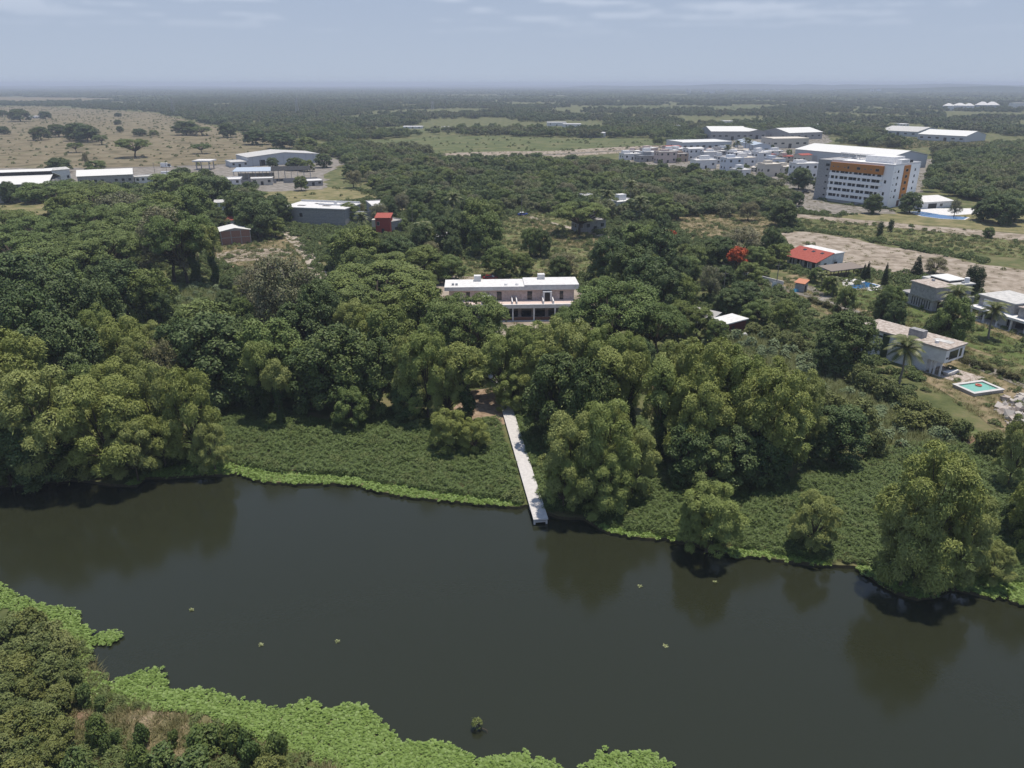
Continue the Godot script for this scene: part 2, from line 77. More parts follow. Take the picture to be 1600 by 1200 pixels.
const HOUSES = [
	["shed","low pale shed joined to the right end of the left-edge warehouse","shed",-267.5,-439.1,0.906,11.3,9.0,8.3,"whitewall","sheet","gable",1,4],
	["long_shed","long shed with white front roof slope and grey rear slope by the highway","shed",-246.9,-430.5,0.417,28.4,14.0,6.0,"greywall","whitesheet","gable",1,8],
	["low_building","long low white building between the long shed and the canopy","building",-223.0,-448.0,0.554,17.6,6.0,3.7,"whitewall","sheet","flat",1,6],
	["warehouse_annex","low pale annex at the left end of the silver warehouse","annex",-198.4,-538.1,0.556,12.4,16.0,3.5,"silverwall","sheet","flat",1,3],
	["flat_building","white flat-roofed workshop left of the blue-roofed shelter","building",-169.7,-439.1,0.254,11.7,10.0,3.2,"whitewall","whiteroof","flat",1,3],
	["container","cream box building with orange base in front of the blue-roofed shelter","building",-151.4,-439.1,0.244,12.1,5.0,3.8,"creamwall","whiteroof","flat",1,3],
	["store_building","pale flat-roofed store behind the yard wall right of the shelter","building",-123.1,-433.3,0.407,14.5,8.0,2.9,"greywall","whiteroof","flat",1,4],
	["small_house","small white house half hidden in trees above the red-roofed cottage","house",-131.9,-331.8,0.229,7.6,7.0,5.9,"whitewall","sheet","gable",1,2],
	["cottage","small cottage with a red roof beside the brick shed","house",-121.0,-292.2,0.382,11.0,8.0,4.3,"whitewall","redroof","gable",1,3],
	["farm_building","long pale roofed building among trees at the far left","building",-174.3,-318.6,0.549,15.6,7.0,3.3,"creamwall","sheet","gable",1,5],
	["hut","tiny white roofed hut among trees behind the long pale roof","hut",-191.1,-382.8,0.369,6.3,5.0,3.2,"whitewall","whiteroof","flat",1,2],
	["annex","low white roofed annex at the right end of the grey block building","annex",-61.7,-328.4,0.347,10.0,14.0,5.0,"greywall","whiteroof","flat",1,3],
	["grey_annex","plain grey rendered annex right of the red tower house","annex",-47.6,-290.9,0.847,5.4,6.0,4.5,"greywall","greyroof","flat",1,1],
	["ruin","grey roofless looking block house under the wide bright green tree","house",25.9,-292.2,0.339,12.3,6.0,4.5,"greywall","greyroof","flat",1,4],
	["water_tower","small white tank house above the wide bright green tree","hut",34.4,-361.6,0.420,5.0,4.0,4.8,"whitewall","sheet","flat",1,1],
	["palm_house","white house between the coconut palms in the middle distance","house",47.5,-338.8,0.543,10.5,7.0,5.1,"whitewall","whiteroof","flat",1,3],
	["white_shed","small white shed beside the tennis court","shed",115.0,-382.8,0.269,8.5,5.0,4.1,"whitewall","whiteroof","flat",1,2],
	["hut","low hut with weathered pale roof behind the leaning palm","hut",-27.8,-272.0,0.565,6.7,5.0,2.4,"greywall","sheet","gable",1,2],
	["hut","tiny lean-to with grey roof under the rounded trees","hut",-14.9,-267.3,0.565,4.3,4.0,2.4,"greywall","sheet","flat",1,1],
	["town_house","white low house with flat roof at the left end of the town","house",86.7,-592.2,0.363,14.7,8.0,4.5,"whitewall","whiteroof","flat",1,3],
	["town_house","low house with dark grey roof at the left end of the town","house",96.2,-577.1,0.365,13.9,8.0,4.2,"greywall","darkroof","flat",1,3],
	["town_house","white house with plain front behind the dark grey roof","house",103.0,-597.4,0.388,14.0,8.0,5.3,"whitewall","whiteroof","flat",1,2],
	["town_house","pinkish two-storey house with small square windows","house",108.9,-567.4,0.323,15.1,8.0,8.0,"pinkwall","greyroof","flat",2,3],
	["town_house","house with a red hipped roof behind the pinkish house","house",128.6,-636.5,0.449,13.8,8.0,6.3,"pinkwall","redroof","gable",1,2],
	["town_house","brown two-tone house right of the pinkish house","house",124.7,-577.1,0.489,10.6,8.0,5.8,"tanwall","greyroof","flat",2,2],
	["town_house","tall white gabled house below the long pale warehouse","house",135.2,-587.1,0.388,13.5,8.0,8.7,"whitewall","whiteroof","gable",2,3],
	["town_house","white house with dark ground-floor garage openings","house",146.9,-587.1,0.399,13.2,8.0,6.3,"whitewall","whiteroof","flat",1,3],
	["town_house","low bright white roofed house at the front of the town","house",126.8,-527.5,0.259,16.2,8.0,5.8,"whitewall","whiteroof","flat",1,3],
	["town_house","pale grey house behind the palm clump in town","house",155.9,-597.4,0.403,13.5,8.0,6.0,"greywall","whiteroof","flat",2,3],
	["town_house","large pale blue-white box house at the front of the town","house",143.8,-511.5,0.308,12.9,8.0,8.5,"bluewall","whiteroof","flat",2,2],
	["town_house","white house with stepped roof behind the large box house","house",160.0,-544.6,0.286,15.7,8.0,5.9,"whitewall","creamroof","flat",1,3],
	["town_house","small white house with balcony below the grey gabled hall","house",171.0,-592.2,0.427,12.6,8.0,5.5,"whitewall","whiteroof","flat",2,2],
	["town_house","white house with shaded carport left of the tall white block","house",177.9,-577.1,0.514,10.1,8.0,5.8,"whitewall","whiteroof","flat",1,2],
	["town_house","tall blank white block house in the middle of the town","house",179.3,-558.1,0.404,11.8,8.0,8.3,"whitewall","whiteroof","flat",2,1],
	["town_house","plain cream boundary house above the dark rounded tree","house",159.8,-482.0,0.299,11.9,8.0,7.6,"creamwall","creamroof","flat",1,2],
	["town_house","low white house tucked in front of the large box house","house",142.8,-482.0,0.350,10.2,8.0,4.1,"whitewall","whiteroof","flat",1,2],
	["town_house","low cream house left of the carport house beside the hotel","house",177.8,-500.0,0.399,9.7,8.0,4.3,"creamwall","creamroof","flat",1,2],
	["town_house","white house with long carport roof left of the hotel","house",173.4,-465.2,0.209,15.8,8.0,9.6,"whitewall","whiteroof","flat",2,3],
	["town_house","house with a bright red tiled roof behind the carport house","house",212.8,-562.7,0.468,10.5,8.0,6.1,"creamwall","redroof","gable",1,2],
	["town_house","grey-blue house right of the tall white block","house",182.3,-535.9,0.374,11.7,8.0,5.8,"bluewall","greyroof","flat",1,2],
	["town_house","small pale infill house between the town houses, first from the left","house",91.9,-608.2,-0.062,9.4,9.0,5.4,"pinkwall","whiteroof","flat",2,2],
	["town_house","small pale infill house between the town houses, second from the left","house",111.5,-640.7,0.682,15.2,7.0,4.7,"pinkwall","whiteroof","flat",1,2],
	["town_house","small pale infill house between the town houses, third from the left","house",123.9,-617.4,0.234,10.9,7.6,5.0,"whitewall","whiteroof","flat",2,2],
	["town_house","small pale infill house between the town houses, fourth from the left","house",136.8,-628.0,0.852,15.1,9.8,5.4,"whitewall","whiteroof","flat",2,3],
	["town_house","small pale infill house between the town houses, fifth from the left","house",135.9,-564.7,-0.131,10.0,9.8,3.2,"greywall","whiteroof","flat",2,3],
	["town_house","small pale infill house between the town houses, sixth from the left","house",157.5,-634.6,-0.840,8.2,7.3,3.6,"pinkwall","redroof","flat",1,3],
	["town_house","small pale infill house between the town houses, seventh from the left","house",140.7,-557.1,0.070,6.5,6.7,4.1,"bluewall","whiteroof","flat",1,3],
	["town_house","small pale infill house between the town houses, eighth from the left","house",167.5,-645.3,-0.751,12.8,6.1,4.8,"bluewall","creamroof","flat",2,2],
	["town_house","small pale infill house between the town houses, ninth from the left","house",150.8,-563.1,0.095,8.3,6.5,5.1,"whitewall","greyroof","flat",2,3],
	["town_house","small pale infill house between the town houses, tenth from the left","house",178.3,-648.6,-0.239,11.0,9.1,4.4,"creamwall","creamroof","flat",1,3],
	["town_house","small pale infill house between the town houses, eleventh from the left","house",185.0,-638.4,-0.273,11.0,9.7,4.2,"creamwall","creamroof","flat",1,3],
	["town_house","small pale infill house between the town houses, twelfth from the left","house",187.7,-613.0,-0.585,9.8,8.9,4.3,"creamwall","greyroof","flat",1,2],
	["town_house","small pale infill house between the town houses, thirteenth from the left","house",161.0,-512.6,-0.455,5.7,9.0,2.6,"creamwall","creamroof","flat",2,3],
	["town_house","small pale infill house between the town houses, fourteenth from the left","house",193.9,-605.6,0.413,9.2,7.3,5.3,"whitewall","whiteroof","flat",1,3],
	["town_house","small pale infill house between the town houses, fifteenth from the left","house",195.0,-585.2,0.355,8.3,7.2,4.7,"bluewall","redroof","flat",1,3],
	["town_house","small pale infill house between the town houses, sixteenth from the left","house",209.6,-625.6,0.324,13.5,7.9,3.9,"whitewall","whiteroof","flat",2,2],
	["town_house","small pale infill house between the town houses, seventeenth from the left","house",178.3,-521.4,0.150,8.7,7.1,2.7,"pinkwall","redroof","flat",2,2],
	["town_house","small pale infill house between the town houses, eighteenth from the left","house",202.2,-572.0,0.078,9.9,9.0,4.5,"creamwall","redroof","flat",2,3],
	["warehouse","left of three white-roofed warehouses behind the town","warehouse",207.8,-808.7,-0.000,38.9,45.0,8.9,"greywall","whitesheet","gable",1,6],
	["warehouse","middle of three white-roofed warehouses behind the town","warehouse",252.4,-828.0,-0.000,19.2,70.0,7.5,"greywall","whitesheet","gable_front",1,3],
	["warehouse","right of three white-roofed warehouses behind the town","warehouse",291.2,-813.5,0.430,46.9,40.0,7.0,"greywall","whitesheet","gable",1,5],
	["warehouse","grey gabled hall with blue-grey roof in the middle of the town","warehouse",204.4,-651.7,-0.000,14.7,55.0,6.7,"bluewall","bluesheet","gable_front",1,2],
	["warehouse","long pale flat-roofed warehouse at the back left of the town","warehouse",149.6,-677.5,0.281,49.2,30.0,7.0,"silverwall","whitesheet","flat",1,8],
	["warehouse","low pale block wall building between the warehouses and the grey hall","warehouse",237.7,-705.3,0.199,36.9,20.0,8.4,"creamwall","creamroof","flat",1,5],
	["warehouse","bright white roofed warehouse at the far right near the wood","warehouse",426.7,-813.5,-0.899,46.7,50.0,6.1,"silverwall","whitesheet","gable",1,6],
	["warehouse","pale grey roofed warehouse left of the far right warehouse","warehouse",425.1,-897.6,-0.897,42.8,60.0,5.3,"silverwall","sheet","gable",1,5],
	["distant_building","left half of a white building pair far behind the fields","building",49.5,-1094.2,-0.000,27.0,14.0,4.7,"whitewall","whiteroof","flat",1,3],
	["distant_building","right half of a white building pair far behind the fields","building",69.9,-1061.1,-0.000,24.5,14.0,4.1,"whitewall","whiteroof","flat",1,3],
	["distant_building","pale blue-white shed at the far edge of the green fields","building",76.3,-853.5,-0.000,26.8,14.0,4.7,"whitewall","whiteroof","flat",1,3],
	["distant_building","white two-bay building high above the three warehouses","building",296.3,-1094.2,-0.000,15.3,14.0,6.4,"whitewall","whiteroof","flat",1,3],
	["distant_building","low white-roofed building above the middle warehouse","building",322.9,-1015.0,-0.000,16.7,14.0,4.3,"whitewall","whiteroof","flat",1,3],
	["distant_building","low pale building above the right warehouse","building",390.4,-1029.9,-0.000,17.0,14.0,5.2,"whitewall","whiteroof","flat",1,3],
	["distant_building","white house with a tower among far trees","building",195.2,-986.4,-0.000,21.2,14.0,6.1,"whitewall","whiteroof","flat",1,3],
	["distant_building","low white-roofed building left of the warehouses","building",195.4,-843.1,-0.000,11.2,14.0,5.0,"whitewall","whiteroof","flat",1,3],
	["distant_building","long white roof far right above the wood","building",625.9,-1069.2,-0.000,30.8,14.0,4.6,"whitewall","whiteroof","flat",1,3],
	["distant_building","short white roof at the far right edge above the wood","building",667.9,-1077.4,-0.000,18.6,14.0,4.2,"whitewall","whiteroof","flat",1,3],
	["distant_building","small white building right of the three warehouses","building",397.6,-1000.5,-0.000,11.5,14.0,3.9,"whitewall","whiteroof","flat",1,3],
	["distant_building","small white roof above the pale grey warehouse","building",544.8,-1094.2,-0.000,13.5,14.0,2.5,"whitewall","whiteroof","flat",1,3],
	["distant_building","low white roof far away in the middle fields","building",-144.3,-1029.9,-0.000,25.5,14.0,2.4,"whitewall","whiteroof","flat",1,3],
	["distant_building","tiny white roof right of the low roof in the middle fields","building",-92.0,-1015.0,-0.000,8.4,14.0,2.4,"whitewall","whiteroof","flat",1,3],
	["distant_building","pale block beside the grain silos at the right edge","building",1164.8,-1829.3,-0.000,59.7,14.0,14.0,"whitewall","whiteroof","flat",1,3],
	["distant_building","white farm shed on the dry pasture","building",-832.4,-1344.7,-0.000,16.5,14.0,3.1,"whitewall","whiteroof","flat",1,3]]
const TREES = [
	["W",-68.1,-96.3,17.7,14.3,"feathery yellow-green willow left of the fringe of floating plants, fifth nearest"],
	["W",-79.8,-108.6,19.4,14.8,"feathery yellow-green willow left of the fringe of floating plants, sixth nearest"],
	["B",-69.1,-95.6,10.2,11.4,"dense dark green broadleaf tree left of the fringe of floating plants, nearest"],
	["B",-73.7,-94.8,10.0,10.4,"dense dark green broadleaf tree left of the fringe of floating plants, third nearest"],
	["W",-59.3,-96.9,16.0,13.5,"feathery yellow-green willow left of the fringe of floating plants, third nearest"],
	["W",-54.5,-102.4,16.4,8.5,"feathery yellow-green willow behind the fringe of floating plants, second nearest"],
	["W",-48.9,-101.5,16.0,9.5,"feathery yellow-green willow behind the fringe of floating plants, nearest"],
	["W",-63.4,-108.6,14.6,10.6,"feathery yellow-green willow left of the fringe of floating plants, fourth nearest"],
	["W",-55.5,-95.6,10.7,7.6,"feathery yellow-green willow left of the fringe of floating plants, second nearest"],
	["W",-53.3,-99.9,9.7,8.9,"feathery yellow-green willow left of the fringe of floating plants, nearest"],
	["W",-70.6,-125.9,16.3,11.4,"feathery yellow-green willow behind the fringe of floating plants, fourth nearest"],
	["W",-79.1,-133.8,16.0,9.4,"feathery yellow-green willow in front of the pale reed patch, second nearest"],
	["W",-65.7,-121.5,14.0,9.3,"feathery yellow-green willow behind the fringe of floating plants, third nearest"],
	["O",-62.0,-121.5,13.4,8.1,"thin grey-green half-bare tree behind the fringe of floating plants"],
	["B",-76.7,-120.1,17.4,11.5,"dense dark green broadleaf tree left of the fringe of floating plants, second nearest"],
	["B",-89.3,-130.5,19.6,14.8,"dense dark green broadleaf tree in front of the pale reed patch, sixth nearest"],
	["B",-98.7,-137.2,19.7,12.9,"dense dark green broadleaf tree left of the pale reed patch, eighth nearest"],
	["B",-93.4,-148.4,18.9,15.1,"dense dark green broadleaf tree left of the pale reed patch, fourth nearest"],
	["B",-84.1,-144.5,17.9,10.8,"dense dark green broadleaf tree in front of the pale reed patch, third nearest"],
	["W",-77.8,-97.9,18.6,12.6,"feathery yellow-green willow left of the fringe of floating plants, seventh nearest"],
	["W",-89.5,-111.0,20.2,14.0,"feathery yellow-green willow left of the fringe of floating plants, eighth nearest"],
	["W",-45.3,-98.9,8.1,5.9,"feathery yellow-green willow right of the fringe of floating plants"],
	["B",-53.7,-125.9,16.8,16.7,"dense dark green broadleaf tree behind the fringe of floating plants, nearest"],
	["B",-60.3,-127.4,15.1,12.1,"dense dark green broadleaf tree behind the fringe of floating plants, second nearest"],
	["M",-44.1,-125.0,16.1,14.3,"mid green leafy tree behind the fringe of floating plants"],
	["B",-48.1,-123.8,11.5,10.6,"dense dark green broadleaf tree behind the fringe of floating plants, third nearest"],
	["B",-31.0,-121.0,15.7,15.0,"dense dark green broadleaf tree left of the sandy clearing, sixth nearest"],
	["B",-23.6,-120.1,13.9,10.3,"dense dark green broadleaf tree left of the sandy clearing, third nearest"],
	["B",-36.5,-121.5,11.7,10.4,"dense dark green broadleaf tree right of the fringe of floating plants"],
	["B",-27.0,-118.7,7.9,6.8,"dense dark green broadleaf tree left of the sandy clearing, fifth nearest"],
	["B",-17.8,-117.4,7.9,6.8,"dense dark green broadleaf tree left of the sandy clearing, second nearest"],
	["B",-43.6,-144.5,13.9,12.1,"dense dark green broadleaf tree right of the pale reed patch, third nearest"],
	["V",-43.5,-117.4,14.8,6.2,"slim tree wrapped in dark climbing vines behind the fringe of floating plants"],
	["V",-39.9,-114.8,12.4,5.0,"slim tree wrapped in dark climbing vines right of the fringe of floating plants"],
	["M",-27.4,-113.5,7.7,6.4,"mid green leafy tree left of the sandy clearing, third nearest"],
	["O",-50.0,-156.7,20.7,17.3,"thin grey-green half-bare tree right of the pale reed patch, second nearest"],
	["O",-58.8,-165.9,16.9,12.1,"thin grey-green half-bare tree right of the pale reed patch, nearest"],
	["B",-40.4,-148.4,16.9,11.0,"dense dark green broadleaf tree right of the pale reed patch, fourth nearest"],
	["B",-86.1,-173.5,8.6,6.3,"dense dark green broadleaf tree in front of the pale reed patch, nearest"],
	["M",-89.2,-176.1,13.0,12.8,"mid green leafy tree in front of the pale reed patch, nearest"],
	["M",-65.0,-148.4,12.8,15.1,"mid green leafy tree in front of the pale reed patch, third nearest"],
	["B",-114.4,-165.9,19.1,18.2,"dense dark green broadleaf tree left of the pale reed patch, fifth nearest"],
	["M",-111.7,-176.1,16.1,16.0,"mid green leafy tree left of the pale reed patch, third nearest"],
	["B",-96.1,-176.1,15.4,14.4,"dense dark green broadleaf tree left of the pale reed patch, nearest"],
	["M",-88.5,-148.4,14.8,12.4,"mid green leafy tree in front of the pale reed patch, fourth nearest"],
	["R",-145.4,-214.7,14.1,24.9,"wide flat-topped spreading tree in front of the left-edge warehouse, ninth nearest"],
	["R",-124.0,-200.3,14.4,25.1,"wide flat-topped spreading tree left of the pale reed patch, second nearest"],
	["R",-115.9,-207.3,16.2,24.1,"wide flat-topped spreading tree left of the pale reed patch, nearest"],
	["R",-153.8,-240.3,14.7,25.4,"wide flat-topped spreading tree in front of the left-edge warehouse, eighth nearest"],
	["R",-119.9,-226.9,16.9,24.1,"wide flat-topped spreading tree behind the pale reed patch, third nearest"],
	["R",-127.0,-255.2,17.3,24.6,"wide flat-topped spreading tree in front of the pale roofed farm building, second nearest"],
	["R",-147.1,-255.2,16.1,22.4,"wide flat-topped spreading tree in front of the pale roofed farm building, third nearest"],
	["O",-100.8,-214.7,22.2,18.2,"thin grey-green half-bare tree behind the pale reed patch"],
	["V",-91.9,-209.5,18.9,8.4,"slim tree wrapped in dark climbing vines behind the pale reed patch"],
	["V",-86.4,-209.5,18.0,7.5,"slim tree wrapped in dark climbing vines right of the pale reed patch"],
	["R",-95.1,-211.0,20.4,20.7,"wide flat-topped spreading tree behind the pale reed patch, nearest"],
	["R",-182.1,-266.2,12.6,23.3,"wide flat-topped spreading tree in front of the left-edge warehouse, fifth nearest"],
	["R",-120.1,-181.7,13.3,19.7,"wide flat-topped spreading tree left of the pale reed patch, third nearest"],
	["M",-132.1,-281.8,17.2,19.6,"mid green leafy tree right of the pale roofed farm building, third nearest"],
	["M",-124.8,-290.9,17.9,20.2,"mid green leafy tree left of the brick shed, nearest"],
	["O",-147.8,-281.8,17.2,22.1,"thin grey-green half-bare tree in front of the pale roofed farm building"],
	["M",-170.3,-286.9,15.4,19.9,"mid green leafy tree left of the pale roofed farm building"],
	["R",-200.4,-328.4,15.1,31.1,"wide flat-topped spreading tree right of the left-edge warehouse"],
	["R",-178.0,-320.2,14.8,30.4,"wide flat-topped spreading tree left of the pale roofed farm building"],
	["B",-97.1,-281.8,14.9,17.2,"dense dark green broadleaf tree right of the brick shed"],
	["B",-111.1,-304.9,14.2,15.8,"dense dark green broadleaf tree behind the brick shed, second nearest"],
	["M",-90.3,-281.8,7.8,9.3,"mid green leafy tree behind the dirt lot"],
	["R",-153.0,-346.1,17.2,29.7,"wide flat-topped spreading tree right of the pale roofed farm building, third nearest"],
	["B",-138.4,-346.1,15.8,23.8,"dense dark green broadleaf tree behind the brick shed, fifth nearest"],
	["R",-33.1,-176.1,13.3,30.4,"wide flat-topped spreading tree left of the white terraced house, third nearest"],
	["R",-38.9,-165.9,12.4,18.2,"wide flat-topped spreading tree in front of the dirt lot, second nearest"],
	["M",-19.9,-156.7,14.0,14.4,"mid green leafy tree left of the white terraced house, second nearest"],
	["M",-13.1,-142.6,14.4,14.6,"mid green leafy tree behind the sandy clearing, second nearest"],
	["R",-8.4,-140.8,15.6,17.1,"wide flat-topped spreading tree behind the sandy clearing"],
	["M",-24.0,-137.2,14.7,12.9,"mid green leafy tree left of the sandy clearing, second nearest"],
	["W",-32.4,-144.5,14.2,10.8,"feathery yellow-green willow left of the sandy clearing, fifth nearest"],
	["W",-29.1,-140.8,13.6,9.2,"feathery yellow-green willow left of the sandy clearing, fourth nearest"],
	["W",-14.8,-117.4,16.9,10.7,"feathery yellow-green willow left of the sandy clearing, second nearest"],
	["W",-17.8,-118.7,15.0,8.0,"feathery yellow-green willow left of the sandy clearing, third nearest"],
	["V",-7.8,-114.8,15.2,8.3,"slim tree wrapped in dark climbing vines in front of the sandy clearing"],
	["W",-11.0,-116.1,11.9,7.8,"feathery yellow-green willow left of the sandy clearing, nearest"],
	["W",-10.1,-105.0,7.4,7.2,"feathery yellow-green willow left of the white pier, second nearest"],
	["W",-6.1,-105.0,5.8,5.6,"feathery yellow-green willow left of the white pier, nearest"],
	["W",-1.8,-125.9,13.2,10.8,"feathery yellow-green willow right of the sandy clearing, nearest"],
	["W",2.9,-125.9,15.0,11.9,"feathery yellow-green willow right of the sandy clearing, third nearest"],
	["W",9.2,-124.4,16.3,13.6,"feathery yellow-green willow right of the sandy clearing, fifth nearest"],
	["W",15.9,-121.5,15.8,11.0,"feathery yellow-green willow right of the sandy clearing, sixth nearest"],
	["W",6.3,-121.5,13.4,10.4,"feathery yellow-green willow right of the sandy clearing, fourth nearest"],
	["W",21.0,-121.5,14.6,8.1,"feathery yellow-green willow right of the white pier, fourth nearest"],
	["B",7.2,-108.6,15.2,11.6,"dense dark green broadleaf tree right of the white pier, nearest"],
	["B",12.1,-106.3,15.5,9.3,"dense dark green broadleaf tree right of the white pier, second nearest"],
	["V",15.9,-108.2,16.4,8.4,"slim tree wrapped in dark climbing vines right of the white pier, nearest"],
	["V",19.0,-108.6,16.2,6.3,"slim tree wrapped in dark climbing vines right of the white pier, second nearest"],
	["M",11.2,-106.3,12.3,8.3,"mid green leafy tree right of the white pier, nearest"],
	["W",0.0,-121.5,7.5,7.0,"feathery yellow-green willow right of the sandy clearing, second nearest"],
	["W",8.1,-88.4,14.3,9.4,"feathery yellow-green willow in front of the white pier, nearest"],
	["W",12.2,-89.1,16.0,9.9,"feathery yellow-green willow right of the white pier, second nearest"],
	["W",17.1,-91.3,11.1,7.8,"feathery yellow-green willow right of the white pier, third nearest"],
	["W",7.1,-87.1,9.4,5.8,"feathery yellow-green willow in front of the white pier, second nearest"],
	["W",12.1,-87.1,9.9,8.4,"feathery yellow-green willow in front of the white pier, third nearest"],
	["W",15.8,-102.0,8.8,7.0,"feathery yellow-green willow right of the white pier, nearest"],
	["R",22.3,-148.4,15.9,22.0,"wide flat-topped spreading tree in front of the small blue pool, second nearest"],
	["R",31.2,-148.4,11.4,12.4,"wide flat-topped spreading tree in front of the small blue pool, nearest"],
	["R",14.3,-148.4,11.4,12.4,"wide flat-topped spreading tree right of the white terraced house"],
	["M",22.8,-181.7,9.7,9.9,"mid green leafy tree left of the small blue pool, nearest"],
	["M",-4.8,-148.4,9.3,6.9,"mid green leafy tree in front of the white terraced house, second nearest"],
	["M",10.9,-148.4,10.6,6.9,"mid green leafy tree in front of the white terraced house, third nearest"],
	["W",26.4,-107.5,18.4,11.5,"feathery yellow-green willow right of the white pier, fifth nearest"],
	["W",29.5,-102.0,20.1,12.0,"feathery yellow-green willow right of the white pier, seventh nearest"],
	["W",34.0,-102.0,18.6,11.0,"feathery yellow-green willow right of the white pier, eighth nearest"],
	["W",37.7,-96.9,18.5,12.0,"feathery yellow-green willow in front of the long white villa, second nearest"],
	["W",44.4,-102.0,15.0,8.0,"feathery yellow-green willow in front of the long white villa, nearest"],
	["W",27.8,-97.9,15.6,10.7,"feathery yellow-green willow right of the white pier, sixth nearest"],
	["V",22.7,-100.9,17.5,7.0,"slim tree wrapped in dark climbing vines right of the white pier, third nearest"],
	["V",29.1,-96.9,14.1,5.8,"slim tree wrapped in dark climbing vines right of the white pier, fourth nearest"],
	["V",39.3,-95.0,11.9,7.6,"slim tree wrapped in dark climbing vines in front of the long white villa"],
	["V",35.4,-95.9,13.5,7.6,"slim tree wrapped in dark climbing vines right of the white pier, fifth nearest"],
	["B",26.0,-95.0,9.4,8.5,"dense dark green broadleaf tree right of the white pier, third nearest"],
	["B",31.4,-94.1,9.4,9.4,"dense dark green broadleaf tree right of the white pier, fourth nearest"],
	["B",36.2,-94.4,8.2,8.5,"dense dark green broadleaf tree in front of the long white villa, third nearest"],
	["M",28.5,-93.1,7.8,7.4,"mid green leafy tree right of the white pier, second nearest"],
	["B",50.1,-101.5,9.5,9.5,"dense dark green broadleaf tree in front of the long white villa, nearest"],
	["B",47.1,-100.9,7.1,6.0,"dense dark green broadleaf tree in front of the long white villa, second nearest"],
	["S",57.5,-111.0,6.4,6.5,"dense rounded shrub in front of the long white villa, fifth nearest"],
	["S",57.0,-103.7,4.5,4.3,"dense rounded shrub in front of the long white villa, sixth nearest"],
	["S",56.5,-118.7,4.7,5.7,"dense rounded shrub left of the long white villa, sixth nearest"],
	["S",67.3,-113.0,3.8,5.5,"dense rounded shrub left of the green pool, second nearest"],
	["W",24.6,-78.1,9.5,8.9,"feathery yellow-green willow right of the white pier, tenth nearest"],
	["W",22.8,-78.4,7.3,4.9,"feathery yellow-green willow right of the white pier, ninth nearest"],
	["W",37.9,-78.4,8.0,6.5,"feathery yellow-green willow left of the bank end in the lower right, fourth nearest"],
	["W",47.6,-71.6,17.8,11.4,"feathery yellow-green willow left of the bank end in the lower right, second nearest"],
	["W",45.6,-71.0,13.4,7.5,"feathery yellow-green willow left of the bank end in the lower right, third nearest"],
	["W",52.7,-72.3,11.8,6.9,"feathery yellow-green willow behind the bank end in the lower right"],
	["W",49.8,-71.0,9.2,6.0,"feathery yellow-green willow left of the bank end in the lower right, nearest"],
	["B",65.5,-80.9,6.9,5.0,"dense dark green broadleaf tree behind the bank end in the lower right"],
	["W",72.6,-94.1,11.3,5.6,"feathery yellow-green willow in front of the green pool, nearest"],
	["W",65.9,-78.1,14.5,8.1,"feathery yellow-green willow right of the bank end in the lower right, second nearest"],
	["W",56.9,-71.6,5.4,4.5,"feathery yellow-green willow right of the bank end in the lower right, nearest"],
	["B",67.9,-140.8,12.6,12.5,"dense dark green broadleaf tree left of the long white villa, nearest"],
	["B",64.3,-139.0,8.9,7.8,"dense dark green broadleaf tree left of the long white villa, second nearest"],
	["S",68.0,-130.5,4.0,4.9,"dense rounded shrub left of the long white villa, second nearest"],
	["C",108.9,-210.2,6.5,2.1,"narrow dark cone-shaped conifer left of the cypress pair, nearest"],
	["C",123.8,-221.1,6.3,3.9,"narrow dark cone-shaped conifer right of the cypress pair"],
	["C",106.5,-216.3,5.5,2.3,"narrow dark cone-shaped conifer left of the cypress pair, second nearest"],
	["C",105.4,-216.3,4.9,1.9,"narrow dark cone-shaped conifer left of the cypress pair, third nearest"],
	["O",131.1,-224.3,5.2,8.0,"thin grey-green half-bare tree right of the cypress pair"],
	["M",85.3,-181.7,7.1,5.9,"mid green leafy tree in front of the cypress pair"],
	["M",93.9,-176.1,9.0,7.2,"mid green leafy tree left of the grey modern villa"],
	["B",90.8,-173.5,8.1,4.7,"dense dark green broadleaf tree left of the grey modern villa, second nearest"],
	["B",92.3,-169.9,6.7,5.6,"dense dark green broadleaf tree left of the grey modern villa, nearest"],
	["M",96.7,-154.6,12.2,8.6,"mid green leafy tree behind the long white villa"],
	["B",96.6,-156.7,7.5,8.7,"dense dark green broadleaf tree behind the long white villa"],
	["K",127.9,-200.3,8.7,3.6,"tall dark feathery bamboo-like clump right of the grey modern villa, nearest"],
	["K",129.2,-199.0,8.5,3.9,"tall dark feathery bamboo-like clump right of the grey modern villa, second nearest"],
	["M",87.9,-199.0,5.5,4.6,"mid green leafy tree in front of the red-roofed villa, second nearest"],
	["M",89.9,-213.2,4.6,4.6,"mid green leafy tree in front of the red-roofed villa, nearest"],
	["B",60.4,-184.6,7.7,10.0,"dense dark green broadleaf tree behind the dark red hut, second nearest"],
	["B",55.9,-182.8,6.4,8.3,"dense dark green broadleaf tree behind the dark red hut, nearest"],
	["O",53.5,-193.7,9.7,7.8,"thin grey-green half-bare tree behind the dark red hut"],
	["M",60.4,-173.5,5.7,7.9,"mid green leafy tree right of the dark red hut, nearest"],
	["M",64.0,-165.9,7.8,7.6,"mid green leafy tree right of the dark red hut, second nearest"],
	["M",42.5,-161.2,7.7,8.9,"mid green leafy tree right of the small blue pool, second nearest"],
	["M",38.1,-161.2,9.2,8.1,"mid green leafy tree in front of the small blue pool"],
	["M",45.9,-156.7,6.0,5.8,"mid green leafy tree in front of the dark red hut"],
	["B",31.3,-190.6,15.5,13.7,"dense dark green broadleaf tree behind the small blue pool, fourth nearest"],
	["B",34.0,-181.7,14.9,14.8,"dense dark green broadleaf tree behind the small blue pool, second nearest"],
	["B",28.3,-214.7,13.4,13.4,"dense dark green broadleaf tree in front of the grey ruin, fourth nearest"],
